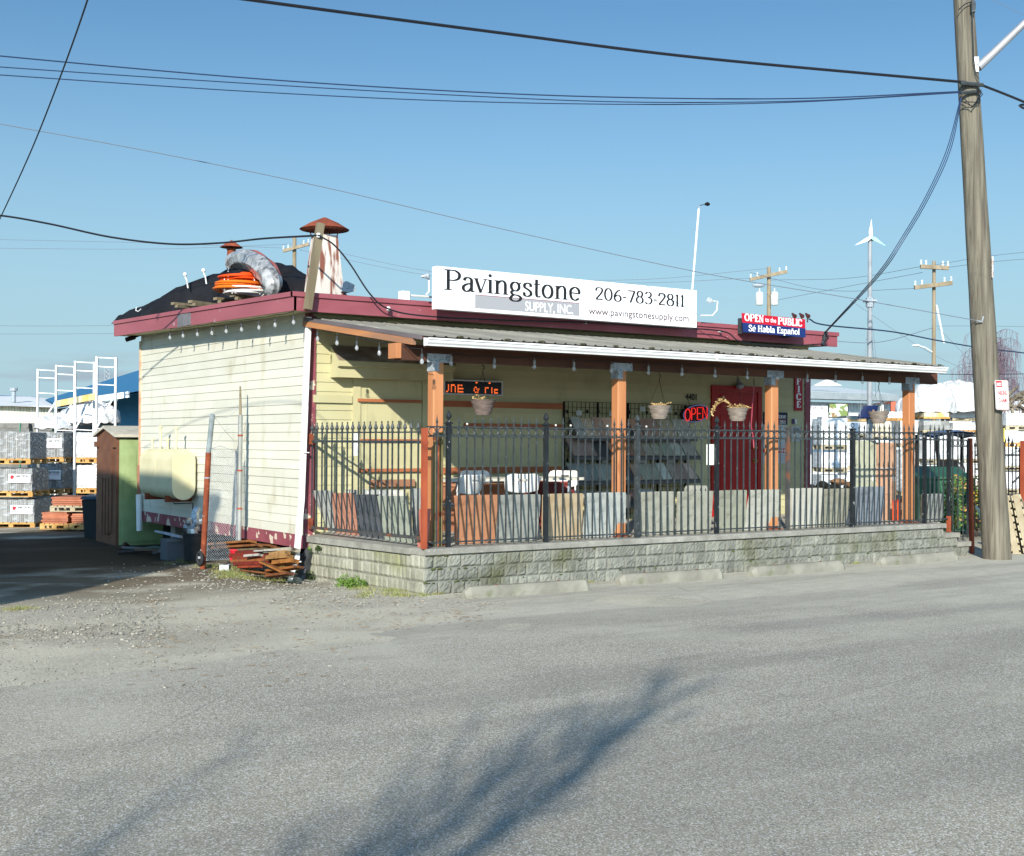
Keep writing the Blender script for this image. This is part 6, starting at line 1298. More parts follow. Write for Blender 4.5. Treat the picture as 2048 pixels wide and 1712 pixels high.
def paver_pallet(label, P, w=1.0, h=.60, lab=True, m=None, wm=None, wrap=.35, rz=YAW, grp=None, seed=1, cols_=22, d=.95, loose=False, pm=None):
    o = local_thing('paver_pallet', label, 'pallet load', P, grp); r = random.Random(seed); pallet_parts(o, w, d, rn=r, m=pm)
    z0 = .121; mb = MB(); s = (w-.04)/cols_
    for i in range(cols_):
        x = -w/2+.02+i*s; mb.k = r.random(); t = r.uniform(0,.006); mb.box(x+.003, x+s-.003, -d/2+.02+t, d/2-.02, z0, z0+h-.012-r.uniform(0,.006))
    mb.build('pavers', m or M['paver_grey'], o)
    if wm:
        mb = MB(); e = .004
        def side(p0, p1, nx, ny):
            mb.grid(lambda u, v: (p0[0]+(p1[0]-p0[0])*u+nx*(e+.008*math.sin(u*31+v*5+seed)*math.sin(v*9+u*3)*(0<v<1)), p0[1]+(p1[1]-p0[1])*u+ny*(e+.008*math.sin(u*31+v*5+seed)*math.sin(v*9+u*3)*(0<v<1)), z0+h*v), 22, 8)
        hw, hd = w/2-.01, d/2-.01
        side((-hw,-hd), (hw,-hd), 0, -1); side((hw,-hd), (hw,hd), 1, 0); side((hw,hd), (-hw,hd), 0, 1); side((-hw,hd), (-hw,-hd), -1, 0)
        mb.grid(lambda u, v: (-hw+2*hw*u, -hd+2*hd*v, z0+h+.01*math.sin(u*17)*math.sin(v*13)), 10, 10); mb.build('plastic_wrap', wm, o)
    if lab:
        mb = MB(); x0 = w/2-.50; mb.box(x0, x0+.46, -d/2-.022, -d/2-.018, z0+h*.36, z0+h*.74); lb = mb.build('label', M['sign_white'], o)
        mb = MB(); mb.blob((x0+.07, -d/2-.024, z0+h*.61), .035, .002, .045, 8, 5, .15); mb.blob((x0+.09, -d/2-.0245, z0+h*.63), .03, .002, .03, 8, 5, .1); mb.build('red_mark', ab_red, lb)
        mb = text_mb('ABBOTSFORD', .28, .05, (x0+.15, -d/2-.022, z0+h*.60), (1,0,0), (0,0,1), (0,-1,0), 0, .003, .03); mb.build('lettering', M['ink'], lb)
        mb = MB(); mb.box(x0+.14, x0+.42, -d/2-.0245, -d/2-.0235, z0+h*.54, z0+h*.555); mb.box(x0+.2, x0+.3, -d/2-.0235, -d/2-.0225, z0+h*.375, z0+h*.385); mb.build('rule', ab_red, lb)
    place(o, P, rz); return o
def clearwrap(nm):
    m = mat(nm, (232,236,238), (206,210,212), 6, (.4,.4,2.2), rough=.12, spec=.9, bump=.03, bsc=10, alpha=.4); N = m.node_tree.nodes; K = m.node_tree.links
    tc = N.new('ShaderNodeTexCoord'); mp = N.new('ShaderNodeMapping'); mp.inputs['Scale'].default_value = (1.2,1.2,3); K.new(tc.outputs['Object'], mp.inputs[0]); nz = N.new('ShaderNodeTexNoise'); nz.inputs['Scale'].default_value = 5; nz.inputs['Detail'].default_value = 8; K.new(mp.outputs[0], nz.inputs[0])
    r = N.new('ShaderNodeMapRange'); r.inputs[1].default_value = .5; r.inputs[2].default_value = .68; r.inputs[3].default_value = .08; r.inputs[4].default_value = .6; K.new(nz.outputs['Fac'], r.inputs[0]); K.new(r.outputs[0], N['Principled BSDF'].inputs['Alpha']); return m
cw_ = clearwrap('clear_plastic')
gw = 'stacked paver pallets at the left of the yard'
def atd(px, py, dep): return pd(px, py, dep)
D1 = 27.2; k1 = D1/FPX
lv = [(1053, 'bottom'), (991.5, 'middle'), (927.5, 'top')]
for col, (cx0, dd) in enumerate(((40, 0), (-56, .03))):
    for i, (yb_, nm) in enumerate(lv):
        P = atd(cx0-i*4.0, yb_, D1+dd)
        paver_pallet(f'grey pavers under clear wrap, {nm} of the {"front" if col == 0 else "leftmost"} stack', P, w=1.0, h=(yb_-[996,935,863][i])*k1-.125, wm=cw_, seed=col*3+i, grp=gw, lab=(i < 2 or col), d=1.0)
D2 = 29.6
for i, (cx0, yb_, yt_) in enumerate(((122, 1047, 990), (118, 986, 926), (120, 924, 864))):
    paver_pallet(f'grey pavers in the second row just right of the front stack, {lv[i][1]} level', atd(cx0-15, yb_, D2), w=.84, h=(yb_-yt_)*D2/FPX-.125, wm=cw_, seed=10+i, grp=gw, lab=True, d=.9)
dkm = mat('slate_dark', (92,92,94), (72,72,76), 8, rough=.7, at=.4, k=.8)
D3 = 31.
def flatstack(label, px, yb_, yt_, w, dep, m, layers, seed=1, grp=None, strap=None, d=.9, pal=True, pm=None, cat='pallet load', nm='slab_pallet'):
    o = local_thing(nm, label, cat, None, grp); r = random.Random(seed); k = dep/FPX; H = (yb_-yt_)*k; z = 0
    if pal: pallet_parts(o, w, d, rn=r, m=pm); z = .122
    mb = MB(); t = (H-z)/layers
    for i in range(layers):
        mb.k = r.random(); j = r.uniform(-.015, .02); mb.box(-w/2+.03+j, w/2-.03+r.uniform(-.02,.015), -d/2+.02+r.uniform(0,.02), d/2-.03, z+i*t, z+(i+1)*t-.006)
    mb.build('slabs', m, o)
    if strap:
        mb = MB()
        for x, c in strap: 
            pts = [(x*w+.01*math.sin(j*2.3), -d/2-.0+.004*(j % 2), z+(H-z)*j/12) for j in range(13)]; mb.tube(pts, .012, 4)
        mb.build('strap', strap_m, o)
    place(o, atd(px, yb_, dep)); return o
strap_m = mat('strap_green', (70,170,130), rough=.5)
flatstack('tall dark slate stack tied with green string behind the second row', 159, 1003, 865, .40, D3, dkm, 24, 3, gw, [(.25, 0)])
flatstack('dark slate stack partly behind the portable toilet', 178, 1003, 905, .30, D3+.3, dkm, 16, 4, gw, None)
paver_pallet('white wrapped pavers squeezed beside the portable toilet, upper level', atd(188, 925, 28.6), w=.5, h=.55, m=M['paver_white'], wm=M['stretch_wrap'], seed=31, grp=gw, lab=False, cols_=8)
paver_pallet('white wrapped pavers squeezed beside the portable toilet, lower level', atd(189, 985, 28.6), w=.5, h=.5, m=M['paver_white'], wm=M['stretch_wrap'], seed=32, grp=gw, lab=False, cols_=8)
D4 = 26.
flatstack('low pile of red paving slabs on a pallet on the ground, left one', 124, 1056, 1022, .58, D4, M['paver_red'], 6, 5, 'piles of red slabs')
flatstack('low pile of red paving slabs on a pallet on the ground, beside the dark bin', 178, 1056, 1025, .5, D4, M['paver_red'], 5, 6, 'piles of red slabs')
flatstack('upper pallet carrying a short pile of red slabs above the two low piles', 160, 1021, 992, .92, D4+.1, M['paver_red'], 4, 7, 'piles of red slabs', pm=M['pallet_grey'])
for i, (cx0, w, yt_) in enumerate(((22, 1.3, 846), (95, .9, 848), (150, 1.1, 846), (215, .5, 850))):
    flatstack(f'weathered grey block stack in the back row, {ordn[i]} from the left', cx0, 1020, yt_, w, 34+i*.2, mat('block_weath', (150,148,140), (126,124,118), 8, at=.3, k=.8), 16, 40+i, 'grey block stacks in the back row', [(.3, 0)] if i != 2 else None)
plw = mat('bag_wrap', (226,228,230), (170,176,180), 3, lo=.4, hi=.62, rough=.25, bump=.06, bsc=6, spec=.8, k=.9)
whb = mat('bag_white', (216,216,214), (196,196,196), 2, rough=.6, bump=.12, bsc=4, k=.85)
def heap(label, P, rx, ry, rz, m, seed, cat='bag', nm='white_bag', grp=None):
    o = thing(nm, label, cat, P, grp); mb = MB(); r = random.Random(seed); ph = [r.uniform(0, 6) for _ in range(6)]; nu, nv = 36, 16
    def f(u, v):
        a = u*2*math.pi; b = v*math.pi/2; w = 1+.07*math.sin(3*a+ph[0])+.05*math.sin(7*a+ph[1]+3*b)+.03*math.sin(13*a+ph[2]+9*b)
        rr_ = math.cos(b)**.55*w; zz = math.sin(b)**.8*(1+.06*math.sin(5*a+ph[3])); p = RT*(rx*rr_*math.cos(a))+FW*(ry*rr_*math.sin(a)); return (P.x+p.x, P.y+p.y, P.z+rz*zz+.02*math.sin(9*a+11*b+ph[4]))
    mb.grid(f, nu, nv); mb.build('fabric', m, o, smooth=True)
    mb = MB(); t = V((P.x, P.y, P.z+rz*.97)); mb.tube([t, t+V((.03,.02,.08)), t+V((.1,.0,.1))], .03, 6); mb.build('tied_neck', m, o); return o
heap('crumpled grey plastic sheet bundled on the back row stacks below the racks', atd(110, 857, 33), .55, .4, .3, plw, 1, 'plastic sheet', 'plastic_bundle')
heap('large white bag under clear plastic behind the nearest white rack frame', atd(180, 846, 33), .62, .5, .55, whb, 2, grp='bags behind the racks')
heap('smaller white bag right beside the nearest white rack frame', atd(212, 846, 32.5), .34, .4, .42, whb, 3, grp='bags behind the racks')
heap('grey plastic covered bag between the two right rack frames', atd(150, 850, 33.2), .5, .4, .42, plw, 4, grp='bags behind the racks')
# white pallet rack frames
rkm = mat('rack_white', (240,240,238), (224,224,220), 8, rough=.5, k=.9)
fr = [(76, 113, 738, 33.0, 'farthest'), (113, 150, 730, 31.2, 'third'), (151, 189, 722, 29.6, 'second nearest'), (194, 232, 713, 28.2, 'nearest')]
for x0, x1, yt_, dep, nm in fr:
    P0, P1 = atd(x0, yt_, dep), atd(x1, yt_+2, dep+.05); o = thing('rack_frame', f'white upright pallet rack frame with rungs, {nm} of the four', 'rack', (P0.x, P0.y, 0), 'white rack frames in the yard')
    w = .045
    for P in (P0, P1):
        mb = MB(); mb.obox(V((P.x, P.y, P.z/2)), RT*w/2, FW*.03, V((0,0,P.z/2)))
        for i in range(34): mb.obox(V((P.x, P.y, P.z-.05-i*.07))-FW*.032, RT*w*.2, FW*.001, V((0,0,.014)))
        mb.build('upright', rkm, o)
    for dz in (.02, .22, .62, 1.6):
        mb = MB(); mb.beam(V((P0.x,P0.y,P0.z-dz)), V((P1.x,P1.y,P1.z-dz)), .02, .022); mb.build('rung', rkm, o)
    mb = MB(); mb.beam(V((P0.x,P0.y,P0.z-1.6)), V((P1.x,P1.y,P1.z-.8)), .03, .035); mb.build('brace', rkm, o)
bmn = thing('rack_beam', 'long white rack beam with a yellowed middle running across the frames', 'rack beam', atd(150, 800, 29.5)); mb = MB(); mb.beam(atd(113, 808, 31), atd(190, 793, 28.9), .05, .15); mb.build('worn_length', mat('beam_yellow', (238,232,206), (232,196,110), 1.4, rough=.6, k=.88), bmn); mb = MB(); mb.beam(atd(152, 804, 30), atd(258, 789, 29.5), .05, .14); mb.build('white_length', M['white_paint'], bmn)
# blue barn
blu = mat('barn_blue', (58,140,186), (48,126,172), 4, rough=.5, k=.8); blr = mat('barn_roof', (62,126,166), (52,114,154), 6, (1,6,1), rough=.5, k=.8)
bb = thing('blue_barn', 'blue metal barn with a sloping blue roof and dark overhang behind the rack frames', 'barn', atd(200, 860, 48))
Da = 46
def W3(x, y, d): return atd(x, y, d)
mb = MB(); P = [W3(92, 797, 46), W3(275, 741, 52), W3(420, 741, 60), W3(420, 800, 48), W3(150, 805, 43)]
mb.add([W3(90, 799, 50), W3(330, 724, 58), W3(330, 772, 44), W3(118, 812, 42)], [(0,3,2,1)]); mb.add([W3(90, 801, 50), W3(330, 726, 58), W3(330, 776, 44), W3(118, 816, 42)], [(0,1,2,3)]); mb.build('roof', blr, bb)
mb = MB(); a, b = W3(236, 780, 47), W3(330, 772, 46); e_ = V((0,0,0)); mb.prism([V((a.x,a.y,-.2)), V((b.x,b.y,-.2)), V((b.x,b.y,b.z)), V((a.x,a.y,a.z))], FW*6); mb.build('wall', blu, bb)
mb = MB(); a, b = W3(110, 818, 48), W3(242, 800, 48); mb.prism([V((a.x,a.y,a.z-.55)), V((b.x,b.y,b.z-.95)), V((b.x,b.y,b.z)), V((a.x,a.y,a.z))], FW*.3); mb.build('overhang', mat('barn_overhang', (104,96,86), (84,78,70), 5, rough=.9), bb)  # grey brown strip hung below the roof edge
mb = MB(); a, b = W3(110, 870, 48.5), W3(245, 870, 48.5); mb.prism([V((a.x,a.y,-.2)), V((b.x,b.y,-.2)), V((b.x,b.y,2.6)), V((a.x,a.y,2.6))], FW*.3); mb.build('back_wall', mat('barn_inner', (96,108,116), (78,90,100), 3, rough=.9), bb)
# corrugated white shed
ws_ = thing('corrugated_shed', 'white corrugated shed with a vent pipe at the far left', 'shed', atd(40, 860, 55)); k = 55/FPX
mb = MB(); r = random.Random(6)
xl0 = -60
while xl0 < 104:
    mb.k = r.random(); A, B = atd(xl0, 812, 55), atd(xl0+4, 812, 55); mb.add([V((A.x,A.y,-.3)), V((B.x,B.y,-.3))-FW*.0, V((B.x,B.y,B.z)), V((A.x,A.y,A.z))], [(0,1,2,3)])
    A2 = B-FW*.05; B2 = atd(xl0+6, 812, 55); mb.add([V((B.x,B.y,-.3)), V((B2.x,B2.y,-.3)), V((B2.x,B2.y,B2.z)), V((B.x,B.y,B.z))-FW*.05], [(0,1,2,3)]); xl0 += 6
mb.box(0,0,0,0,0,0) if False else None
mb.build('wall', mat('shed_white', (236,232,214), (222,218,198), 3, rough=.6, at=.12, k=.85), ws_)
mb = MB(); mb.add([atd(-60, 809, 54.5), atd(104, 815, 54.5), atd(100, 797, 62), atd(60, 793, 62), atd(-60, 791, 62)], [(0,1,2,3,4)]); mb.build('roof', M['white_paint'], ws_)
mb = MB(); mb.beam(atd(-60, 791, 62), atd(75, 796, 62), .1, .12); mb.build('ridge_trim', M['sign_blue'], ws_)
mb = MB(); A = atd(27, 805, 57); mb.tube([A, A+V((0,0,.55))], .10, 10); mb.tube([A+V((0,0,.52)), A+V((0,0,.66))], .17, 10); mb.build('vent_pipe', M['galv'], ws_)
lt = thing('lattice_mast', 'thin steel lattice mast far behind the blue barn roof', 'mast', atd(215, 780, 110)); mb = MB(); A, B, C_, D_ = atd(210, 800, 110), atd(219, 800, 110), atd(210, 733, 110), atd(219, 733, 110)
mb.tube([A, C_], .03, 4); mb.tube([B, D_], .03, 4)
for i in range(8):
    t0, t1 = i/8, (i+1)/8; mb.tube([A+(C_-A)*t0, B+(D_-B)*t1], .02, 3); mb.tube([B+(D_-B)*t0, A+(C_-A)*t1], .02, 3); mb.tube([A+(C_-A)*t1, B+(D_-B)*t1], .02, 3)
mb.build('lattice', M['galv'], lt)
# ---------------------------------------------------------------- right side of the yard
wh = thing('white_warehouse', 'long low white warehouse with a shallow grey eave behind the right of the porch', 'warehouse', atd(1700, 870, 42))
mb = MB(); r = random.Random(2); x0 = 1480
while x0 < 1778:
    mb.k = r.random(); A, B = atd(x0, 800, 42+(x0-1480)*.012), atd(x0+6, 800, 42+(x0-1474)*.012); mb.add([V((A.x,A.y,-.1)), V((B.x,B.y,-.1)), V((B.x,B.y,3.12)), V((A.x,A.y,3.12))], [(0,1,2,3)]); mb.add([V((B.x,B.y,-.1))-FW*.03, V((B.x,B.y,-.1)), V((B.x,B.y,3.12)), V((B.x,B.y,3.12))-FW*.03], [(0,1,2,3)]); x0 += 6
mb.build('wall', mat('warehouse_wall', (236,238,238), (222,226,228), 3, rough=.6, at=.04, k=.88), wh)
mb = MB(); A, B = atd(1480, 770, 41.2), atd(1798, 788, 44.8); e1 = V((A.x,A.y,3.2)); e2 = V((B.x,B.y,3.2)); mb.prism([e1, e2, e2+V((0,0,.22)), e1+V((0,0,.22))], FW*.9); mb.build('eave', mat('eave_grey', (166,174,176), (148,158,162), 3, rough=.6), wh)
mb = MB(); mb.add([e1+V((0,0,.225)), e2+V((0,0,.225)), e2+FW*9+V((0,0,.9)), e1+FW*9+V((0,0,.9))], [(0,1,2,3)]); mb.build('roof', mat('warehouse_roof', (214,220,220), rough=.6), wh)
mb = MB(); A = atd(1655, 771, 44); mb.prism([A+RT*-.45, A+RT*.5, A+V((0,0,.22))], FW*.5); mb.build('roof_vent', M['white_paint'], wh)
mb = MB(); A = V((e2.x, e2.y, 0))-RT*.6; mb.tube([A, A+V((0,0,3.2))], .07, 6); mb.build('porch_column', M['white_paint'], wh)
bn1 = thing('banner', 'white banner with grey lettering on the warehouse wall right of the shop corner', 'banner', atd(1630, 830, 41)); mb = MB(); A, B = atd(1590, 850, 41.5), atd(1655, 812, 41.5); mb.prism([V((A.x,A.y,A.z)), V((B.x,B.y,A.z)), V((B.x,B.y,B.z)), V((A.x,A.y,B.z))], FW*.02); mb.build('sheet', M['sign_white'], bn1)
A = atd(1596, 818.5, 41.45); B = atd(1653, 818.5, 41.45); mb = text_mb('ABBOTSFORD', (B-A).length, .1, A, RT, UP, -FW, 0, .004); mb.build('lettering', M['ink_soft'], bn1)
A = atd(1622, 826, 41.45); mb = MB(); mb.prism([A, A+RT*.45, A+RT*.45+V((0,0,.01)), A+V((0,0,.01))], FW*.003); A = atd(1634, 836, 41.45); mb.prism([A, A+RT*.17, A+RT*.17+V((0,0,.05)), A+V((0,0,.05))], FW*.003); mb.build('small_print', M['cable_grey'], bn1)
bn2 = thing('banner', 'picture banner with blurred green and tan shapes on the warehouse wall', 'banner', atd(1677, 820, 41)); mb = MB(); A, B = atd(1657, 836, 41.5), atd(1697, 806, 41.5); mb.prism([V((A.x,A.y,A.z)), V((B.x,B.y,A.z)), V((B.x,B.y,B.z)), V((A.x,A.y,B.z))], FW*.02); mb.build('frame_edge', M['ink'], bn2)
mb = MB(); mb.prism([V((A.x,A.y,A.z+.03))+RT*.03-FW*.003, V((B.x,B.y,A.z+.03))-RT*.03-FW*.003, V((B.x,B.y,B.z-.03))-RT*.03-FW*.003, V((A.x,A.y,B.z-.03))+RT*.03-FW*.003], FW*.002); mb.build('picture', mat('banner_picture', (232,234,222), (120,140,78), 4, lo=.45, hi=.5, rough=.6, c3=(150,116,84), sc3=6, lo3=.58, hi3=.6), bn2)
bn3 = thing('brick_building', 'strip of a low red roofed building at the end of the warehouse', 'building', atd(1790, 820, 60)); mb = MB(); A, B = atd(1782, 800, 62), atd(1830, 800, 62); mb.prism([V((A.x,A.y,0)), V((B.x,B.y,0)), V((B.x,B.y,3.2)), V((A.x,A.y,3.2))], FW*3); mb.build('wall', mat('pale_wall', (206,214,216), rough=.7), bn3); mb = MB(); mb.prism([V((A.x,A.y,3.2)), V((B.x,B.y,3.2)), V((B.x,B.y,3.75)), V((A.x,A.y,3.75))], FW*3); mb.build('roof', mat('roof_red', (188,104,80), rough=.8), bn3)
# wrapped white loads
gwr = 'white wrapped pallet loads behind the porch'
cells = [ # px centre, bottom, top, width px, depth, kind
 (1659, 988, 950, 52, 33, 'w'), (1659, 944, 905, 52, 33, 'w'), (1659, 899, 838, 52, 33, 'w'), (1706, 990, 944, 44, 34.5, 'w'), (1706, 940, 880, 44, 34.5, 'b'), (1706, 877, 846, 44, 34.5, 'w'),
 (1712, 843, 832, 60, 34.6, 'k'), (1752, 880, 846, 44, 35, 't'), (1752, 935, 884, 44, 35, 'w'), (1760, 842, 825, 70, 36, 'w'), (1812, 990, 900, 40, 36.5, 'w'), (1812, 895, 842, 44, 36.5, 'w'),
 (1862, 985, 930, 52, 36, 'w'), (1862, 926, 872, 52, 36, 'w'), (1862, 868, 842, 54, 36, 'g'), (1862, 838, 826, 52, 36, 'y'), (1925, 985, 930, 60, 37, 'w'), (1925, 926, 872, 60, 37, 'w'), (1925, 867, 846, 62, 37, 'w'), (1922, 842, 824, 60, 37, 'w'),
 (2024, 940, 898, 60, 35, 'w'), (2024, 894, 864, 60, 35, 'w'), (2020, 860, 828, 44, 35.5, 'w'), (2024, 985, 944, 60, 35, 'w'), (2066, 940, 896, 40, 36, 'w'), (2068, 892, 832, 40, 36, 't'), (2066, 985, 944, 40, 36, 'w'), (1972, 990, 930, 34, 38, 'w'), (1972, 926, 830, 34, 38, 'w')]
pos_ = {}
tanm = mat('pale_block', (216,204,180), (196,186,164), 5, at=.2, k=.85)
for i, (cx0, yb2, yt2, wpx, dep, kd) in enumerate(cells):
    k = dep/FPX; w = wpx*k; H = (yb2-yt2)*k; r = random.Random(100+i); o = local_thing('wrapped_load', '', 'pallet load', None, gwr); d = 1.0
    nm_ = {'w':'white wrapped load', 'b':'half wrapped grey load', 'k':'thin grey slab layer', 't':'tan block load', 'g':'grey block load', 'y':'short yellowed crate load'}[kd]
    col_ = min(range(9), key=lambda c: abs([1659,1706,1756,1812,1862,1925,1972,2024,2067][c]-cx0)); where = ['just right of the shop corner','behind the left hanging tile panel','behind the pale green tile panel','behind the fourth porch post','left of the blue canopy','under the big white bags','beside the utility pole','right of the utility pole','at the right edge of the picture'][col_]
    pos_.setdefault(col_, []).append((yt2, o, nm_, where))
    hp = min(.12, H*.3); pallet_parts(o, w, d, rn=r, h=hp, m=M['pallet_grey'] if i % 3 else M['pallet_wood']); z0 = hp+.002; m = {'w':M['paver_white'],'b':M['paver_grey'],'k':M['paver_grey'],'t':tanm,'g':M['paver_grey'],'y':mat('crate_yellow', (236,226,196), (222,180,110), 6, at=.2, k=.88)}[kd]
    mb = MB(); nr = max(1, int((H-z0)/.1)); nc = max(2, int(w/.2))
    for a in range(nr):
        for c_ in range(nc): mb.k = r.random(); mb.box(-w/2+.02+c_*(w-.04)/nc+.002, -w/2+.02+(c_+1)*(w-.04)/nc-.002, -d/2+.02+r.uniform(0,.01), d/2-.02, z0+a*(H-z0)/nr, z0+(a+1)*(H-z0)/nr-.003)
    mb.build('goods', m, o)
    if kd in 'wb':
        mb = MB(); e = .012; hw, hd = w/2-.008, d/2-.008; zz0, zz1 = z0+.005, H+.01
        mb.grid(lambda u, v: (-hw+2*hw*u, -hd-.006-.01*math.sin(u*23+i)*math.sin(v*8), zz0+(zz1-zz0)*v), 16, 6); mb.grid(lambda u, v: (-hw-.004-.008*math.sin(u*19+i), hd-2*hd*u, zz0+(zz1-zz0)*v), 10, 6); mb.grid(lambda u, v: (hw+.004+.008*math.sin(u*19+i), -hd+2*hd*u, zz0+(zz1-zz0)*v), 10, 6); mb.grid(lambda u, v: (-hw+2*hw*u, -hd+2*hd*v, zz1), 4, 4)
        mb.build('plastic_wrap', mat('wrap_white', (228,230,232), (204,206,208), 5, (.5,.5,2), lo=.4, hi=.6, rough=.3, bump=.03, bsc=9, spec=.6, c3=(186,188,190), sc3=11, lo3=.62, hi3=.7, k=.93) if i % 2 else M['stretch_wrap'], o)
    place(o, atd(cx0, yb2, dep))
lvn = {1:['only'], 2:['upper','lower'], 3:['top','middle','bottom'], 4:['top','second from top','third from top','bottom'], 5:['top','second from top','middle','fourth from top','bottom']}
for c_, L_ in pos_.items():
    L_.sort(key=lambda t: t[0])
    for j, (_, o, nm_, where) in enumerate(L_): o['label'] = f'{nm_} {where}, {lvn[len(L_)][j]} in its stack'
gb_ = 'big white bags on the right stacks'
heap('big white bag sagging at the left of the pair above the blue canopy', atd(1862, 825, 36), .62, .5, .80, whb, 11, grp=gb_)
heap('biggest white bag with a dark slit, right of the pair above the blue canopy', atd(1915, 824, 36.6), .72, .6, .84, whb, 12, grp=gb_)
heap('low white bag slumped behind the fourth porch post', atd(1822, 828, 36.4), .45, .5, .48, whb, 13, grp=gb_)
wd_ = mat('old_wood', (136,126,108), (96,88,76), 8, rough=.95, at=.4, k=.8)
for i, (x, y, w) in enumerate(((1948, 822, 26), (2030, 824, 70))):
    o = thing('timber_stack', ('grey broken timber heap just left of the utility pole' if i == 0 else 'grey broken timber heap behind the parking sign'), 'timber stack', atd(x, y, 38)); r = random.Random(60+i); mb = MB(); A = atd(x, y, 38); k = 38/FPX
    for j in range(26):
        mb.k = r.random(); p = A+RT*r.uniform(-w/2, w/2)*k+V((0,0,r.uniform(.02,.62))); d = (RT*r.uniform(-1,1)+V((0,0,r.uniform(-.6,.6)))+FW*.2).normalized()*r.uniform(.15,.4); mb.beam(p-d, p+d, .07, .07)
    mb.build('timbers', wd_, o); mb = MB()
    for s_ in (-.45, .45): p = A+RT*w*s_*k; mb.beam(p, p+V((0,0,.7)), .08, .08)
    mb.build('stakes', M['wood_grey'], o)
fw = thing('far_warehouse', 'pale far warehouse roof strip along the horizon at the right', 'warehouse', atd(2000, 800, 90)); mb = MB(); A, B = atd(1880, 775, 90), atd(2120, 772, 90); mb.prism([V((A.x,A.y,0)), V((B.x,B.y,0)), V((B.x,B.y,4.2)), V((A.x,A.y,4.2))], FW*8); mb.build('wall', mat('far_wall', (232,234,232), rough=.7), fw); mb = MB(); mb.prism([V((A.x,A.y,4.2))-RT*.3-FW*.3, V((B.x,B.y,4.2))-FW*.3, V((B.x,B.y,5.2)), V((A.x,A.y,4.9))], FW*8); mb.build('roof', mat('far_roof', (222,226,226), rough=.6), fw)
# tile panels, tubes, sack, boulders, dumpster
def panel_on(label, x0, x1, yt, m, b=1.05, zb_=.5, seams=2, nm='tile_panel', cat='tile panel', grp='tall tile panels at the porch end'):
    A, B = pb(x0, yt, b), pb(x1, yt, b); o = thing(nm, label, cat, ((A.x+B.x)/2, b, zb_), grp); n = seams; H = A.z-zb_
    for i in range(n): mb = MB(); mb.k = .3+.4*(i % 2); mb.box(A.x, B.x, b, b+.03, zb_+i*H/n, zb_+(i+1)*H/n-.006); mb.build('tile', m, o)
    mb = MB(); mb.box(B.x-.10, B.x-.03, b-.003, b-.0005, zb_+H*.5, zb_+H*.56); mb.build('tag', M['white_paint'], o); return o
panel_on('tall pale green grey tile panel standing at the porch end', 1712, 1752.5, 880, stone('tile_green', (176,178,156), (164,166,144), at=.1))
panel_on('tall pinkish tan tile panel standing right of the green grey one', 1753.5, 1793, 884, stone('tile_tan', (196,156,128), (184,144,116), at=.1), seams=3)
for i, (x0, x1, yt) in enumerate(((1784.5, 1791, 1005), (1794, 1801.5, 1003))):
    c = pb((x0+x1)/2, 1043, .8); k = sc_at(c); r_ = (x1-x0)*k/2; zt = pb((x0+x1)/2, yt, .8).z; o = thing('orange_tube', f'bright orange tube standing left of the last porch post, {"left" if i == 0 else "right"} of the two', 'tube', (c.x, c.y, .5), 'orange tubes'); mb = MB(); mb.lathe([(r_,0),(r_,zt-.5)], (c.x, c.y, .5), 12); mb.build('body', mat('tube_orange', (236,92,48), rough=.4), o, smooth=True); mb = MB(); mb.lathe([(r_*1.06,0),(r_*1.06,.03),(r_*.9,.032)], (c.x, c.y, zt-.0), 12); mb.build('cap', mat('tube_cap', (206,60,40), rough=.5), o)
sk = thing('sack', 'white sack with blue print slumped behind the olive grey slab', 'sack', pb(1700, 1045, .55)); c = pb(1699, 1046, .62); mb = MB(); mb.prism([(c.x-.08,c.y,.5),(c.x+.1,c.y,.5),(c.x+.12,c.y,.62),(c.x+.09,c.y,.86),(c.x+.03,c.y,.86)], (0,.1,0)); mb.build('body', M['white_paint'], sk); mb = MB(); mb.box(c.x-.02, c.x+.09, c.y-.003, c.y-.001, .70, .72); mb.box(c.x+.02, c.x+.08, c.y-.003, c.y-.001, .53, .58); mb.build('blue_print', M['sign_blue'], sk)
bmt = mat('boulder', (164,124,86), (122,96,74), 4, rough=.95, bump=.02, bsc=8, c3=(196,152,96), sc3=6, lo3=.6, hi3=.7, k=.8)
for i, (x, y, w, h) in enumerate(((1622, 972, 24, 14), (1645, 967, 27, 22), (1665, 973, 34, 18), (1676, 960, 34, 13), (1699, 968, 24, 20))):
    P = atd(x, y+h*.3, 25.+(i % 2)*.3); k = 25/FPX; o = thing('boulder', f'rounded brown boulder resting on a pallet right of the shop corner, {ordn[i]} from the left', 'boulder', P, 'brown boulders'); random.seed(70+i); mb = MB(); mb.blob(P, w*k/2, w*k/2, h*k/2*1.1, 12, 8, .1, YAW); mb.build('rock', bmt, o, smooth=True)
random.seed(5)
bpal = flatstack('pallet with a low timber crib under the brown boulders', 1662, 1060, 976, 1.1, 25.6, M['pallet_wood'], 3, 9, 'crib', nm='timber_crib', cat='timber crib')
dgr = mat('dumpster_green', (54,104,78), (44,90,66), 4, rough=.5, k=.85)
du = local_thing('dumpster', 'green steel dumpster with a sloping lid behind the right end of the fence', 'dumpster', None); mb = MB(); w, d, h = .95, .8, 1.05
mb.add([(-w/2,-d/2,.08),(w/2,-d/2,.08),(w/2,d/2,.08),(-w/2,d/2,.08),(-w/2,-d/2-.04,h),(w/2,-d/2-.04,h),(w/2,d/2,h+.15),(-w/2,d/2,h+.15)], [(3,2,1,0),(4,5,6,7),(0,1,5,4),(1,2,6,5),(2,3,7,6),(3,0,4,7)])
for i in range(6): x = -w/2+.08+i*.155; mb.box(x, x+.05, -d/2-.065, -d/2-.02, .12, h-.1)
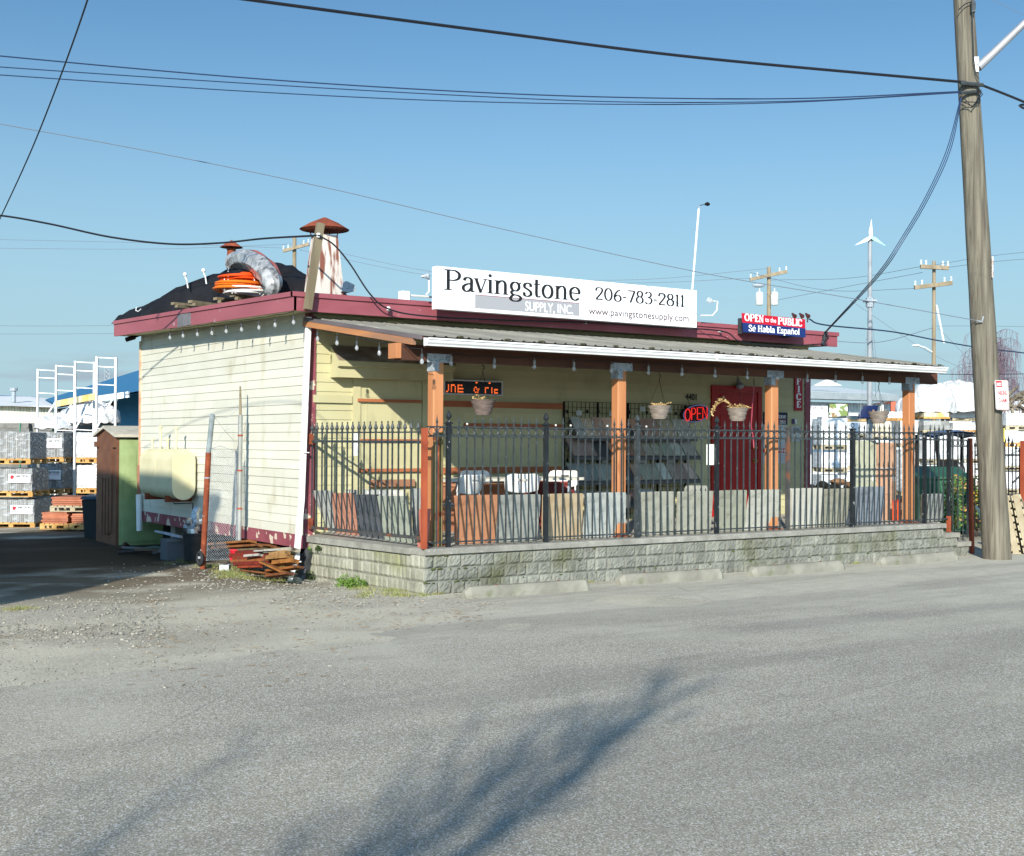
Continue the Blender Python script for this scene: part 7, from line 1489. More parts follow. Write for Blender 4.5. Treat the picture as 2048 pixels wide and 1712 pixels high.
mb.build('body', dgr, du); mb = MB(); mb.add([(-w/2-.04,-d/2-.1,h+.005),(w/2+.04,-d/2-.1,h+.005),(w/2+.04,d/2+.03,h+.17),(-w/2-.04,d/2+.03,h+.17),(-w/2-.04,-d/2-.1,h+.05),(w/2+.04,-d/2-.1,h+.05),(w/2+.04,d/2+.03,h+.22),(-w/2-.04,d/2+.03,h+.22)], [(3,2,1,0),(4,5,6,7),(0,1,5,4),(1,2,6,5),(2,3,7,6),(3,0,4,7)]); mb.build('lid', dgr, du)
mb = MB(); mb.box(-.38, -.26, -d/2-.07, -d/2-.066, .45, .5); mb.box(-.38, -.26, -d/2-.07, -d/2-.066, .62, .65); mb.build('stickers', M['sign_red'], du)
for s_ in (-.38, .38): mb = MB(); mb.tube([(s_-.02,-.3,.06),(s_+.02,-.3,.06)], .06, 10); mb.build('caster', M['black'], du)
place(du, atd(1874, 1063, 24.3)); du.location.z = -.02
# forklift with blue canopy
fk = local_thing('forklift', 'forklift with a faded blue canopy and dark pillars behind the right porch post', 'forklift', None); blc = mat('canopy_blue', (96,122,160), (78,100,138), 3, rough=.5)
mb = MB(); mb.grid(lambda u, v: (-.56+1.12*u, -.7+1.4*v, 2.0-.10*(2*u-1)**2-.04*(2*v-1)**2), 8, 6); mb.grid(lambda u, v: (.56-1.12*u, -.7+1.4*v, 1.95-.10*(2*u-1)**2-.04*(2*v-1)**2), 8, 6); mb.build('canopy', blc, fk)
for x, y, x2_, y2_ in ((-.48,-.6,-.40,-.75),(.48,-.6,.40,-.75),(-.5,.6,-.5,.6),(.5,.6,.5,.6)): mb = MB(); mb.beam((x,y,1.9), (x2_,y2_,.7), .06, .06); mb.build('pillar', M['black'], fk)
mb = MB(); mb.box(-.5,.5,-.2,.9,.35,.95); mb.box(-.5,.5,.5,.95,.95,1.2); mb.box(-.45,.45,-.85,-.2,.35,.7); mb.build('body', mat('forklift_body', (70,72,76), (52,54,58), 5, rough=.6), fk)
mb = MB(); mb.tube([(.02+.17*math.cos(t*math.pi/8), -.45+.06*math.sin(t*math.pi/8), 1.15+.15*math.sin(t*math.pi/8)) for t in range(17)], .014, 6, cap=False); mb.tube([(.02,-.45,1.15),(.02,-.7,.7)], .02, 6); mb.build('steering_wheel', M['black'], fk)
mb = MB(); mb.box(-.22,.22,.0,.12,.95,1.35); mb.box(-.22,.22,-.25,.12,.952,1.03); mb.build('seat', M['black'], fk)
for x in (-.45, .45):
    for y in (-.6, .6): mb = MB(); mb.tube([(x-.09,y,.3),(x+.09,y,.3)], .3, 16); mb.build('wheel', mat('rubber_tyre', (40,42,44), rough=.9), fk)
place(fk, atd(1897, 1047, 27.5)); fk.location.z = 0
yb3 = local_thing('yellow_barrow', 'yellow steel skip frame low between the gate and the utility pole', 'skip', None); mb = MB(); mb.prism([(-.3,-.2,.5),(.35,-.2,.5),(.45,-.2,.8),(-.3,-.2,.72)], (0,.4,0)); mb.build('tray', mat('yellow_steel', (238,190,70), (220,164,50), 4, rough=.5), yb3)
for x in (-.25, .3): mb = MB(); mb.tube([(x,0,0),(x,0,.5)], .03, 6); mb.build('leg', M['iron'], yb3)
place(yb3, atd(1962, 1045, 26)); yb3.location.z = 0
# shrub behind the right gate
def leaves(mb, r, c, rx, ry, rz, n, s0, s1, hollow=.3):
    for i in range(n):
        q = V((r.gauss(0,1), r.gauss(0,1), r.gauss(0,1))).normalized()*(hollow+(1-hollow)*r.random()**.6); p = V((c.x+q.x*rx, c.y+q.y*ry, c.z+q.z*rz)); s = r.uniform(s0, s1)
        e1 = V((r.uniform(-1,1), r.uniform(-1,1), r.uniform(-.6,1))).normalized()*s; e2 = e1.cross(V((r.uniform(-1,1), r.uniform(-1,1), r.uniform(-1,1)))).normalized()*s*.45; mb.k = r.random(); mb.face([p-e1, p-e2, p+e1, p+e2])
lfm = mat('shrub_leaf', (120,148,66), (78,106,44), 10, rough=.6, at=.4, c3=(206,150,88), sc3=6, lo3=.56, hi3=.6, k=.8); twg = mat('twig', (96,78,62), rough=.9)
for i, (x, y, lab) in enumerate(((1905, 1070, 'green shrub with dry orange leaves growing behind the narrow iron gate'), (1953, 1060, 'yellow green shrub between the orange post and the utility pole'))):
    P = atd(x, 1085, 22.6+i*.6); o = thing('shrub', lab, 'shrub', V((P.x,P.y,0)), 'shrubs by the gate'); r = random.Random(80+i); mb = MB(); 
    for j in range(4): leaves(mb, r, V((P.x+r.uniform(-.15,.15), P.y+r.uniform(-.15,.15), .3+.22*j)), .24, .24, .2, 330, .015, .04)
    mb.build('crown', lfm, o); mb = MB()
    for j in range(9): mb.tube([V((P.x,P.y,0)), V((P.x+r.uniform(-.1,.1),P.y+r.uniform(-.1,.1),.4)), V((P.x+r.uniform(-.25,.25),P.y+r.uniform(-.25,.25),1.0))], [.012,.008,.004], 4)
    mb.build('stems', twg, o)
# fence going on beyond the utility pole
f2 = thing('spear_fence', 'black spear headed yard fence continuing behind the utility pole and leaning pallets', 'fence', atd(2000, 1050, 23))
A, B = atd(1950, 1000, 22.6), atd(2110, 1000, 23.6); d = B-A; d.z = 0; n = 22; mb = MB(); r = random.Random(4)
for i in range(n+1):
    p = A+d*i/n; zt = 1.62+.10*math.sin(i*.9); mb.obox(V((p.x,p.y,zt/2+.1)), RT*.009, FW*.009, V((0,0,zt/2-.1))); mb.lathe([(.016,0),(.018,.012),(.010,.02),(.024,.035),(.028,.05),(.010,.11),(.006,.12),(.012,.13),(.003,.15)], (p.x, p.y, zt), 4)
mb.build('pickets', M['black'], f2)
for z in (.35, 1.25, 1.5): mb = MB(); mb.beam(V((A.x,A.y,z)), V((B.x,B.y,z)), .02, .03); mb.build('rail', M['black'], f2)
mb = MB(); pts = [V((A.x,A.y,0))+d*(.45+.5*i/12)+V((0,0,1.0+.45*math.sin(i/12*math.pi/2)))-FW*.05 for i in range(13)]; mb.tube(pts, .018, 6); mb.build('curved_bar', M['iron_rust'], f2)
postbox('steel_post', 'rusty orange post of the yard fence at the right edge of the picture', 'post', atd(2046, 882, 23), atd(2046, 1078, 23), .07, M['rust_post'])
# leaning pallets by the pole
for i, (xt, yt_, xb, yb4, lab) in enumerate(((2001, 992, 2026, 1118, 'left'), (2023, 990, 2052, 1122, 'right'))):
    o = thing('pallet', f'weathered pallet leaning against the fence right of the utility pole, {lab} one of two', 'pallet', (0,0,0), 'pallets leaning by the utility pole'); dep = 19.6; A = atd(xb, yb4, dep-.1*i); T = atd(xt, yt_, dep+.35-.1*i); up_ = (T-A); L_ = up_.length; up_.normalize(); sd = (FW*.8+RT*.35); sd = (sd-up_*sd.dot(up_)).normalized(); nn = up_.cross(sd).normalized()
    if nn.dot(RT) < 0: nn = -nn
    o.location = A; r = random.Random(90+i)
    mb = MB()
    for j in (0, 1): mb.k = r.random(); mb.obox(A+up_*L_/2+sd*(.02+.9*j)+nn*.06, up_*L_/2, sd*.02, nn*.045)
    mb.build('stringers', M['pallet_grey'], o); mb = MB()
    for j in range(9): mb.k = r.random(); mb.obox(A+up_*(.05+(L_-.1)*j/8)+sd*.47+nn*.0, up_*.04, sd*.46, nn*.011); mb.obox(A+up_*(.05+(L_-.1)*j/8)+sd*.47+nn*.118, up_*.04, sd*.46, nn*.011)
    mb.build('slats', M['pallet_grey'], o)
hs = thing('garden_hose', 'pale green hose draped beside the foot of the utility pole', 'hose', pz(1965, 1118)); mb = MB(); mb.tube([atd(x, y, 19.3) for x, y in ((1952,1012),(1957,1022),(1962,1036),(1966,1055),(1969,1075),(1971,1100),(1971,1117))], .02, 6); mb.build('hose', mat('hose_green', (176,206,190), rough=.5), hs, smooth=True)
mb = MB(); mb.tube([atd(1952,1012,19.3), atd(1958,1018,19.2), atd(1967,1026,19.3), atd(1960,1034,19.3)], .01, 5); mb.build('frayed_end', M['white_paint'], hs)
# ---------------------------------------------------------------- utility pole
polem = mat('pole_wood', (140,133,116), (88,82,72), 7, (3,3,.14), lo=.3, hi=.7, rough=.97, bump=.014, bsc=30, bst=(2.5,2.5,.1), c3=(84,74,60), sc3=34, lo3=.56, hi3=.7, st3=(2.5,2.5,.035), k=.82)
up = thing('utility_pole', 'tall weathered wooden utility pole leaning slightly left at the right of the picture', 'utility pole', (9.4, -.6, 0)); DP = 18.75
mb = MB(); pts = []; rs = []
for i in range(26):
    y = 1125-i*60; t = (1118-y)/1118; x = 1994-67*t; pts.append(atd(x, y, DP)); rs.append((55-16*t)/2*DP/FPX*(1+.012*math.sin(i*1.9)))
mb.tube(pts, rs, 22); shf = mb.build('shaft', polem, up, smooth=True)
mb = MB(); c = atd(1951, 130, DP-.1); mb.obox(c, RT*.035, FW*.04, V((0,0,.11))); mb.build('arm_bracket', M['white_paint'], up)
mb = MB(); mb.tube([atd(1956, 135, DP-.1), atd(1985, 108, DP-.1), atd(2050, 45, DP-.2), atd(2120, 0, DP-.3), atd(2200, -40, DP-.4)], [.065,.055,.05,.045,.04], 12); arm = mb.build('lamp_arm', mat('arm_grey', (178,178,180), (160,160,162), 4, rough=.45, metal=.3), up, smooth=True)
mb = MB(); c = atd(2235, -55, DP-.4); mb.blob(c, .35, .16, .09, 14, 8, 0, YAW); mb.build('lamp_head', M['galv'], up, smooth=True)
mb = MB(); mb.tube([atd(1944, 0, DP-.22), atd(1946, 60, DP-.22), atd(1948, 120, DP-.22), atd(1952, 150, DP-.2), atd(1958, 158, DP-.2)], .008, 5); mb.tube([atd(1917, 20, DP-.2), atd(1930, 8, DP-.22), atd(1945, 3, DP-.2)], .008, 5)
r = random.Random(14)
for i in range(4): mb.tube([atd(1928+r.uniform(-6,6), 200+r.uniform(-10,8), DP-.2), atd(1945, 210+r.uniform(-8,8), DP-.26), atd(1962+r.uniform(-4,4), 195+r.uniform(-15,15), DP-.2), atd(1955, 178, DP-.24)], .007, 4)
mb.build('loose_wires', M['cable'], up)
mb = MB(); mb.tube([atd(1921, 166, DP-.2), atd(1966, 170, DP-.2)], .03, 6); mb.tube([atd(1921, 186, DP-.2), atd(1962, 182, DP-.2)], .025, 6); mb.obox(atd(1946, 14, DP-.2), RT*.03, FW*.03, V((0,0,.08))); mb.build('clamps', M['iron'], up)
mb = MB(); c = atd(1985, 534, DP-.17); mb.obox(c, RT*.012, FW*.003, V((0,0,.155))); mb.build('number_strip', mat('strip_white', (220,216,206), (150,110,90), 30, rough=.5), up)
mb = MB(); c = atd(2008, 870, DP-.05)+RT*.0; mb.obox(c, RT*.008, FW*.01, V((0,0,.1))); mb.build('yellow_tag', mat('yellow_tag', (222,206,90), rough=.5), up)
mb = MB(); c = atd(1953, 641, DP-.2); mb.tube([c, c+RT*.08-V((0,0,.02)), c+RT*.1+V((0,0,.06))], .012, 5); mb.build('hook', M['galv'], up)
ps = thing('parking_sign', 'white and red sign forbidding parking, fixed to the utility pole', 'parking sign', atd(2004, 790, DP-.3)); c = atd(2004, 790, DP-.28); ax_ = (RT*1.0+FW*.12).normalized(); nrm = V((ax_.y, -ax_.x, 0)); upv = (V((0,0,1))-RT*.045).normalized(); k = (DP-.28)/FPX
def rr_rect(w, h, r_, n=5):
    P = []
    for cx0, cy0, a0 in ((w-r_, h-r_, 0), (-w+r_, h-r_, 90), (-w+r_, -h+r_, 180), (w-r_, -h+r_, 270)):
        for i in range(n+1): a = math.radians(a0+90*i/n); P.append((cx0+r_*math.cos(a), cy0+r_*math.sin(a)))
    return P
w, h = 14*k, 29.5*k
mb = MB(); mb.prism([c+ax_*x+upv*y+nrm*.0 for x, y in rr_rect(w, h, .025)], -nrm*.006); mb.build('plate', M['white_paint'], ps)
rdm = mat('sign_red_faded', (192,44,52), rough=.5); mb = MB(); o_, i_ = rr_rect(w*.93, h*.97, .02), rr_rect(w*.86, h*.935, .016)
for j in range(len(o_)): 
    a, b = o_[j], o_[(j+1) % len(o_)]; c2, d2 = i_[(j+1) % len(i_)], i_[j]; mb.face([c+ax_*p[0]+upv*p[1]+nrm*.0015 for p in (a, b, c2, d2)])
mb.build('border', rdm, ps)
mb = MB(); P = [(-w*.8, h*.93), (w*.05, h*.93), (w*.05, h*.52), (-w*.8, h*.52)]; mb.face([c+ax_*p[0]+upv*p[1]+nrm*.001 for p in reversed(P)]); mb.build('red_block', rdm, ps)
def stx(body, x0, y0, w_, h_, m, bold=.02): mb = text_mb(body, w_, h_, c+ax_*x0+upv*y0, ax_, upv, nrm, .001, .002, bold); return mb.build('lettering', m, ps)
stx('NO', -w*.7, h*.6, w*.62, h*.24, M['white_paint'], .04); stx('PARKING', -w*.68, -.02*h, w*1.4, h*.32, rdm, .035); stx('2-5AM', -w*.5, -.52*h, w*1.15, h*.32, rdm, .035); stx('<', -w*.1, -.8*h, w*.3, h*.1, M['ink'])
# ---------------------------------------------------------------- wires
def wire(label, pts, r, m=None, grp='overhead wires', n=10, name='overhead_wire', jit=0):
    """pts: (px, py, depth) smoothed through 3D"""
    P = [atd(*p) if not isinstance(p, V) else p for p in pts]; out = []; Q = [P[0]*2-P[1]]+P+[P[-1]*2-P[-2]]
    for i in range(1, len(Q)-2):
        for k in range(n):
            t = k/n; a, b, c, d = Q[i-1], Q[i], Q[i+1], Q[i+2]; out.append((b*2+(c-a)*t+(a*2-b*5+c*4-d)*t*t+(b*3-a-c*3+d)*t**3)*.5)
    out.append(P[-1]); mb = MB(); mb.tube(out, r, 5); o = mb.build(name, m or M['cable'], at=out[0]); return tag(o, label, 'wire', grp)
wire('thickest black cable running from the upper left across to the utility pole', [(-300,-110,13.2),(500,0,15.0),(1000,66,16.6),(1400,116,17.6),(1932,165,18.6)], .022)
wire('thick black cable leaving the utility pole down to the right edge', [(1955,167,18.6),(2048,204,20),(2200,270,23),(3000,520,38)], .02)
wire('topmost of the three thin wires crossing the sky to the utility pole', [(-200,90,17),(0,112,17.3),(480,155,17.8),(900,182,18.1),(1250,195,18.4),(1600,197,18.5),(1925,183,18.6)], .010, M['cable_blue'])
wire('middle of the three thin wires crossing the sky to the utility pole', [(-200,118,17),(0,134,17.3),(480,166,17.8),(900,190,18.1),(1250,204,18.4),(1600,202,18.5),(1925,184,18.6)], .008, M['cable_blue'])
wire('lowest of the three thin wires crossing the sky to the utility pole', [(-200,138,17),(0,150,17.3),(480,182,17.8),(900,202,18.1),(1300,209,18.4),(1600,204,18.5),(1925,185,18.6)], .008, M['cable_blue'])
wire('steep thin wire cutting the upper left corner of the picture', [(420,-700,5),(200,-90,8),(175,0,9),(122,150,11),(62,302,13),(0,437,15),(-60,560,17)], .007)
wire('long thin grey wire slanting from the left edge down to the lower pole hook', [(-100,230,17),(0,248,17),(300,303,17.2),(650,375,17.6),(1000,457,18),(1400,545,18.3),(1700,596,18.5),(1953,641,18.6)], .006, M['cable_grey'])
wire('twisted service wire from the left edge to the brace post on the roof corner', [(-80,428,17.6),(0,431,17.6),(100,448,17.6),(220,474,17.6),(340,488,17.6),(440,486,17.6),(530,477,17.5),(637,471,(pb(637,471,2.5)-CAM).dot(FW))], .014)
P5 = [pb(637, 471, 2.5), pb(668, 490, 2.5), pb(700, 528, 2.5), pb(740, 588, 2.5), pb(777, 618, 2.54), pb(850, 632, 2.56), pb(1000, 640, 2.56), pb(1172, 645, 2.56), pb(1300, 653, 2.56), pb(1442, 662, 2.56), pb(1481, 683, 2.5), pb(1560, 692, 2.45), pb(1645, 688, 2.48)]
wire('black wire dropping from the brace post and running along the front fascia', P5, .011, n=6)
for i, (dx, lab) in enumerate(((0, 'left'), (4, 'middle'), (8, 'right'))):
    wire(f'{lab} strand of the blue black bundle from the utility pole down to the shop roof', [(1921+dx*.3,196,18.5),(1893+dx,300,17.9),(1850+dx,395,17.3),(1800+dx,480,16.8),(1750+dx*.9,553,(pb(1750,553,2.5)-CAM).dot(FW)*.0+17.4),(1650+dx*.3,664,(pb(1650,664,2.5)-CAM).dot(FW))], .0065, M['cable_blue'], grp='bundle of wires from the pole to the roof')
wire('wavy dark wire from the roof end to the right edge behind the utility pole', [(1618,638,22.5),(1650,650,23),(1780,663,25),(1870,680,26),(1950,694,27),(2048,706,28),(2150,720,30)], .014, M['cable_blue'])
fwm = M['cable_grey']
fl = [('faint far wire along the sky at the left, upper one', [(-50,478,60),(300,486,60),(588,497,60)]), ('faint far wire along the sky at the left, lower one', [(-50,496,62),(300,498,62),(588,488,62)]), ('faint far wire at the far left above the rack frames', [(-50,651,70),(100,652,70),(230,651,70)]), ('second faint far wire above the rack frames', [(-50,668,70),(100,668,70),(230,667,70)]),
 ('far wire from the left far pole to the transformer pole, upper', [(600,488,60),(900,548,58),(1250,560,56),(1536,537,55)]), ('far wire from the left far pole to the transformer pole, lower', [(600,500,60),(900,556,58),(1250,566,56),(1505,556,55)]),
 ('far wire between the transformer pole and the right far pole, upper', [(1540,560,55),(1700,556,50),(1860,530,45)]), ('far wire between the transformer pole and the right far pole, middle', [(1555,600,55),(1700,572,50),(1845,545,45)]), ('far wire between the transformer pole and the right far pole, lower', [(1500,545,55),(1650,580,50),(1835,577,45)]),
 ('far wire from the right far pole to the right edge, upper', [(1868,530,45),(1980,512,42),(2100,500,40)]), ('far wire from the right far pole to the right edge, lower', [(1895,535,45),(1980,524,42),(2100,514,40)]), ('far wire from the right far pole past the birch', [(1870,652,45),(1960,652,44),(2100,654,43)]), ('slanting far wire from the right far pole down behind the birch', [(1875,655,45),(1920,700,45),(1960,745,45)]),
 ('dark far wire level with the porch gutter at the right', [(1878,748,40),(1950,749,40),(2100,747,40)]), ('far wire dipping from the roof end up to the right far pole', [(1660,682,42),(1760,684,43),(1868,655,45)]), ('faint far wire crossing below the right far pole crossarms', [(1700,600,60),(1850,700,60),(1960,752,60)]), ('thin wire at the upper right corner', [(1985,0,14),(2048,30,14),(2150,80,14)])]
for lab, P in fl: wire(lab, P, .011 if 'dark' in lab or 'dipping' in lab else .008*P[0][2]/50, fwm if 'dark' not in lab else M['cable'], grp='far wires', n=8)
# ---------------------------------------------------------------- far poles
pw = mat('far_pole', (166,150,124), (138,124,100), 5, (1,1,.3), rough=.9, k=.8); insm = mat('insul', (216,226,226), rough=.4)
def far_pole(label, x, yt, yb5, dep, wpx, arms, extras=()):
    o = thing('utility_pole', label, 'utility pole', V((atd(x, 880, dep).x, atd(x, 880, dep).y, 0)), 'far utility poles'); T = atd(x, yt, dep); k = dep/FPX
    mb = MB(); mb.tube([V((T.x,T.y,0)), T], [wpx*k*.6, wpx*k*.42], 9); mb.build('shaft', pw, o)
    for x0, y0, x1, y1 in arms:
        mb = MB(); A, B = atd(x0, y0, dep-.2), atd(x1, y1, dep-.2); mb.beam(A, B, .12, .14); a = mb.build('crossarm', pw, o); mb = MB()
        for t in (.02, .2, .8, .98): p = A+(B-A)*t; mb.lathe([(.03,0),(.045,.06),(.02,.08),(.045,.12),(.015,.17)], p+V((0,0,.07)), 7)
        mb.build('insulators', insm, a)
    return o, k
far_pole('far utility pole between the two chimneys with one tilted crossarm', 589, 473, 0, 60, 9, [(566,502,618,488)])
tp_, k = far_pole('far utility pole with two grey transformers behind the small red and blue sign', 1538, 534, 0, 55, 9, [(1500,559,1574,543)])
for x in (1519, 1549): mb = MB(); c = atd(x, 610, 54.6); mb.lathe([(.001,0),(.16,.0),(.17,.04),(.17,.5),(.13,.56),(.001,.58)], c, 12); mb.tube([c+V((0,0,.55)), c+V((0,0,.72))], .03, 5); mb.build('transformer', mat('transformer', (206,210,204), rough=.4), tp_, smooth=True)
mb = MB(); c = atd(1517, 571, 54.6); mb.blob(c, .28, .12, .09, 12, 6, 0, YAW); mb.build('lamp', M['galv'], tp_)
rp_, k = far_pole('far utility pole with two crossarms left of the big pole', 1868, 522, 0, 45, 8, [(1841,533,1897,536),(1829,575,1904,566)])
mb = MB(); mb.tube([atd(1871,708,45), atd(1850,695,45), atd(1838,692,45)], .03, 5); mb.blob(atd(1832,691,45), .16, .09, .05, 10, 6, 0, YAW); mb.build('street_lamp', insm, rp_)
mb = MB(); mb.tube([atd(1873,610,44.9), atd(1882,655,44.9), atd(1888,686,44.9)], .035, 6); mb.build('guy_guard', M['white_paint'], rp_)
wt = thing('wind_turbine', 'small three bladed wind turbine on a tall grey pole behind the porch', 'wind turbine', V((atd(1743,880,25).x, atd(1743,880,25).y, 0))); T = atd(1740, 482, 25); k = 25/FPX
mb = MB(); mb.tube([V((T.x,T.y,0)), V((T.x,T.y,2.4)), T], [.06,.055,.038], 12); mb.build('pole', mat('turbine_grey', (158,164,168), (140,146,152), 6, rough=.5), wt)
mb = MB(); mb.blob(T+V((0,0,.04)), .10, .06, .05, 10, 6, 0, YAW); mb.build('hub', M['galv'], wt)
hc = atd(1742, 474, 24.9)
for x, y, m in ((1743, 437, M['white_paint']), (1709, 491, M['white_paint']), (1773, 493, mat('blade_green', (160,214,200), rough=.5))):
    E = atd(x, y, 24.9); d = (E-hc); sd = d.cross(FW).normalized(); mb = MB(); mb.prism([hc+sd*.025, hc+d*.25+sd*.045, E, hc+d*.25-sd*.03, hc-sd*.025], FW*.012); mb.build('blade', m, wt)
mb = MB(); c = V((T.x, T.y, atd(1743, 602, 25).z)); mb.obox(c, RT*.11, FW*.11, V((0,0,.015))); mb.tube([c-V((0,0,.12)), c+V((0,0,.06))], .08, 8); mb.build('collar', M['galv'], wt)
for i, (x, y) in enumerate(((1700,850),(1790,850),(1768,850))): 
    E = V((atd(x, 860, 25+(i-1)*1.5).x, atd(x, 860, 25+(i-1)*1.5).y, .0)); mb = MB(); mb.tube([c, E], .006, 4); mb.build('guy_wire', M['cable_grey'], wt)
sp = thing('solar_panel', 'dark blue tilted solar panel on a stand at the foot of the turbine pole', 'solar panel', atd(1730, 835, 24.5)); P = [atd(1715,835,24.2), atd(1750,835,24.2), atd(1757,811,24.6), atd(1728,811,24.6)]; mb = MB(); mb.prism(P, FW*.03+V((0,0,-.02))); mb.build('panel', mat('solar_blue', (36,48,92), (30,40,80), 20, rough=.2, spec=.7), sp); mb = MB(); q_ = atd(1738, 822, 24.4); mb.tube([q_+FW*.05, V((q_.x,q_.y,0))+FW*.3], .03, 6); mb.build('stand', M['galv'], sp)
# ---------------------------------------------------------------- trees
brk = mat('birch_twig', (128,110,120), (104,88,98), 6, rough=.9, k=.85); bark = mat('bark', (118,104,92), (92,80,70), 6, (1,1,.3), rough=.95)
bt_ = thing('birch_tree', 'bare weeping birch with fine purple brown hanging twigs behind the utility pole', 'tree', V((atd(1968,880,62).x, atd(1968,880,62).y, 0))); k = 62/FPX; r = random.Random(33); B0 = V((atd(1978,880,62).x, atd(1978,880,62).y, 0)); top = atd(1985, 668, 62)
mb = MB(); mb.tube([B0, B0+(top-B0)*.4+RT*.1, B0+(top-B0)*.75, top], [.16,.12,.07,.02], 8); mb.build('trunk', bark, bt_, smooth=True)
mb = MB(); tw = MB()
for i in range(46):
    t = r.uniform(.35, .98); s = B0+(top-B0)*t; a = r.uniform(0, 6.28); d = (RT*math.cos(a)+FW*math.sin(a)*.7); L_ = r.uniform(.8, 2.0)*(1.15-abs(t-.6)); pts = [s]
    for j in range(1, 6): pts.append(s+d*L_*(j/5)+V((0,0,L_*(1.3*(j/5)-1.15*(j/5)**2)))+V((r.uniform(-.06,.06),r.uniform(-.06,.06),0)))
    mb.tube(pts, [.022,.018,.013,.010,.008,.006], 4)
    for j in range(30):
        f = r.uniform(.2, 1)*5; q = int(min(4, f)); p = pts[q]*(1-(f-q))+pts[q+1]*(f-q); ln = r.uniform(.6, 2.1); o1 = V((r.uniform(-.15,.15), r.uniform(-.15,.15), 0)); tw.tube([p, p+o1-V((0,0,ln*.3)), p+o1*1.4-V((0,0,ln*.7)), p+o1*1.5+V((r.uniform(-.05,.05),0,-ln))], [.006,.005,.0045,.003], 3, cap=False)
mb.build('limbs', brk, bt_); tw.build('hanging_twigs', brk, bt_)
# the bare street tree whose shadow falls across the road, standing behind the viewer
st_ = CAM.copy(); st_.z = 0; TB = st_-FW*5.1-RT*2.8
tt = thing('street_tree', 'bare spreading street tree standing behind the viewpoint, shading the road', 'tree', TB); r = random.Random(11); mb = MB(); limb = MB(); twg_ = MB(); TT = TB+V((0,0,3.1))
mb.tube([TB, TB+V((.05,.05,1.6)), TT], [.2,.16,.13], 10); mb.build('trunk', bark, tt, smooth=True)
def twigs(p, d, L_, rad, lev):
    pts = [p]
    for i in range(3):
        d = (d+V((r.uniform(-.2,.2), r.uniform(-.2,.2), r.uniform(-.12,.16)))).normalized(); pts.append(pts[-1]+d*L_/3)
    (limb if lev < 1 else twg_).tube(pts, [rad*(1-.2*i) for i in range(4)], 4 if lev < 1 else 3, cap=False)
    if lev < 3:
        for i in range(5 if lev < 2 else 4):
            nd = (d+V((r.uniform(-1,1), r.uniform(-1,1), r.uniform(-.6,.9)))*.6).normalized(); q = r.randrange(1, 4); twigs(pts[q], nd, L_*r.uniform(.5,.75), rad*.55, lev+1)
for lean, dep_, L_, rad in ((.62, .1, 3.5, .06), (.46, -.1, 3.5, .07), (.3, .2, 3.0, .05), (.12, -.2, 2.3, .03), (-.35, .2, 1.8, .02)):
    d = (RT*lean+FW*dep_+V((0,0,1))).normalized(); p = TT-V((0,0,r.uniform(0,.6))); pts = [p]; n = 7
    for i in range(n):
        d = (d+V((r.uniform(-.09,.09), r.uniform(-.09,.09), r.uniform(-.05,.06)))).normalized(); pts.append(pts[-1]+d*L_/n)
    limb.tube(pts, [rad*(1-.75*i/n) for i in range(n+1)], 6, cap=False)
    for i in range(2, n+1):
        for k in range(2): twigs(pts[i], (d+V((r.uniform(-1,1), r.uniform(-1,1), r.uniform(-.3,.7)))*.58).normalized(), r.uniform(.4, .95)*(1.25-.08*i), rad*.26*(1.1-.1*i)+.0025, 1)
limb.build('limbs', bark, tt); twg_.build('twigs', bark, tt)
# neighbouring building out of frame on the left; its shadow covers the yard
nb = thing('neighbour_building', 'plain two storey building outside the frame on the left, shading the yard', 'building', (-13.5, -1, 0)); nbm = mat('render_buff', (196,186,164), (180,170,150), 2, rough=.9)
mb = MB(); mb.box(-17.5, -9.8, -4.0, 2.25, 0, 6.9); mb.build('walls', nbm, nb); mb = MB(); mb.box(-17.7, -9.7, -4.1, 2.35, 6.9, 7.1); mb.build('roof', M['wood_grey'], nb)
for i in range(4):
    for z in (1.0, 4.2):
        x = -16.6+i*1.8; mb = MB(); mb.box(x, x+1.0, -4.03, -3.999, z, z+1.3); w_ = mb.build('window', mat('win_dark', (60,70,80), rough=.15) if i+z == 1 else bpy.data.materials.get('win_dark'), nb); mb = MB(); mb.box(x-.08, x+1.08, -4.09, -4.031, z-.1, z-.02); mb.build('sill', M['white_paint'], w_)
# ---------------------------------------------------------------- loose stones and grass
gs = MB(); r = random.Random(77)
def stones(n, fpos, s0, s1):
    for i in range(n):
        x, y = fpos(); z = gz(x, y); s = s0+(s1-s0)*r.random()**3; gs.k = r.random(); a = r.uniform(0, 3.1); ax = V((math.cos(a), math.sin(a), 0))*s; ay = V((-math.sin(a), math.cos(a), 0))*s*r.uniform(.55,.95); h = s*r.uniform(.4,.8)
        c = V((x, y, z+h*.25)); P = [c-ax, c-ay*.9+ax*.1, c+ax*.95, c+ay+ax*.05]; T = [c-ax*.55-ay*.2+V((0,0,h*.8)), c-ay*.4+ax*.3+V((0,0,h)), c+ax*.5+ay*.2+V((0,0,h*.85)), c+ay*.5-ax*.1+V((0,0,h*.7))]
        gs.add(P+T, [(4,5,6,7),(0,1,5,4),(1,2,6,5),(2,3,7,6),(3,0,4,7)])
def near_px(x0, x1, y0, y1): 
    def f(): p = pg(r.uniform(x0, x1), r.uniform(y0, y1)); return p.x, p.y
    return f
stones(3200, near_px(-60, 330, 1195, 1300), .004, .024); stones(1800, near_px(540, 860, 1150, 1215), .004, .022); stones(900, near_px(200, 620, 1125, 1200), .005, .03); stones(2200, near_px(-40, 760, 1215, 1380), .004, .016); stones(600, near_px(400, 700, 1140, 1180), .01, .035); stones(700, near_px(-40, 1100, 1300, 1400), .003, .010); stones(300, near_px(0, 2040, 1150, 1500), .003, .009)
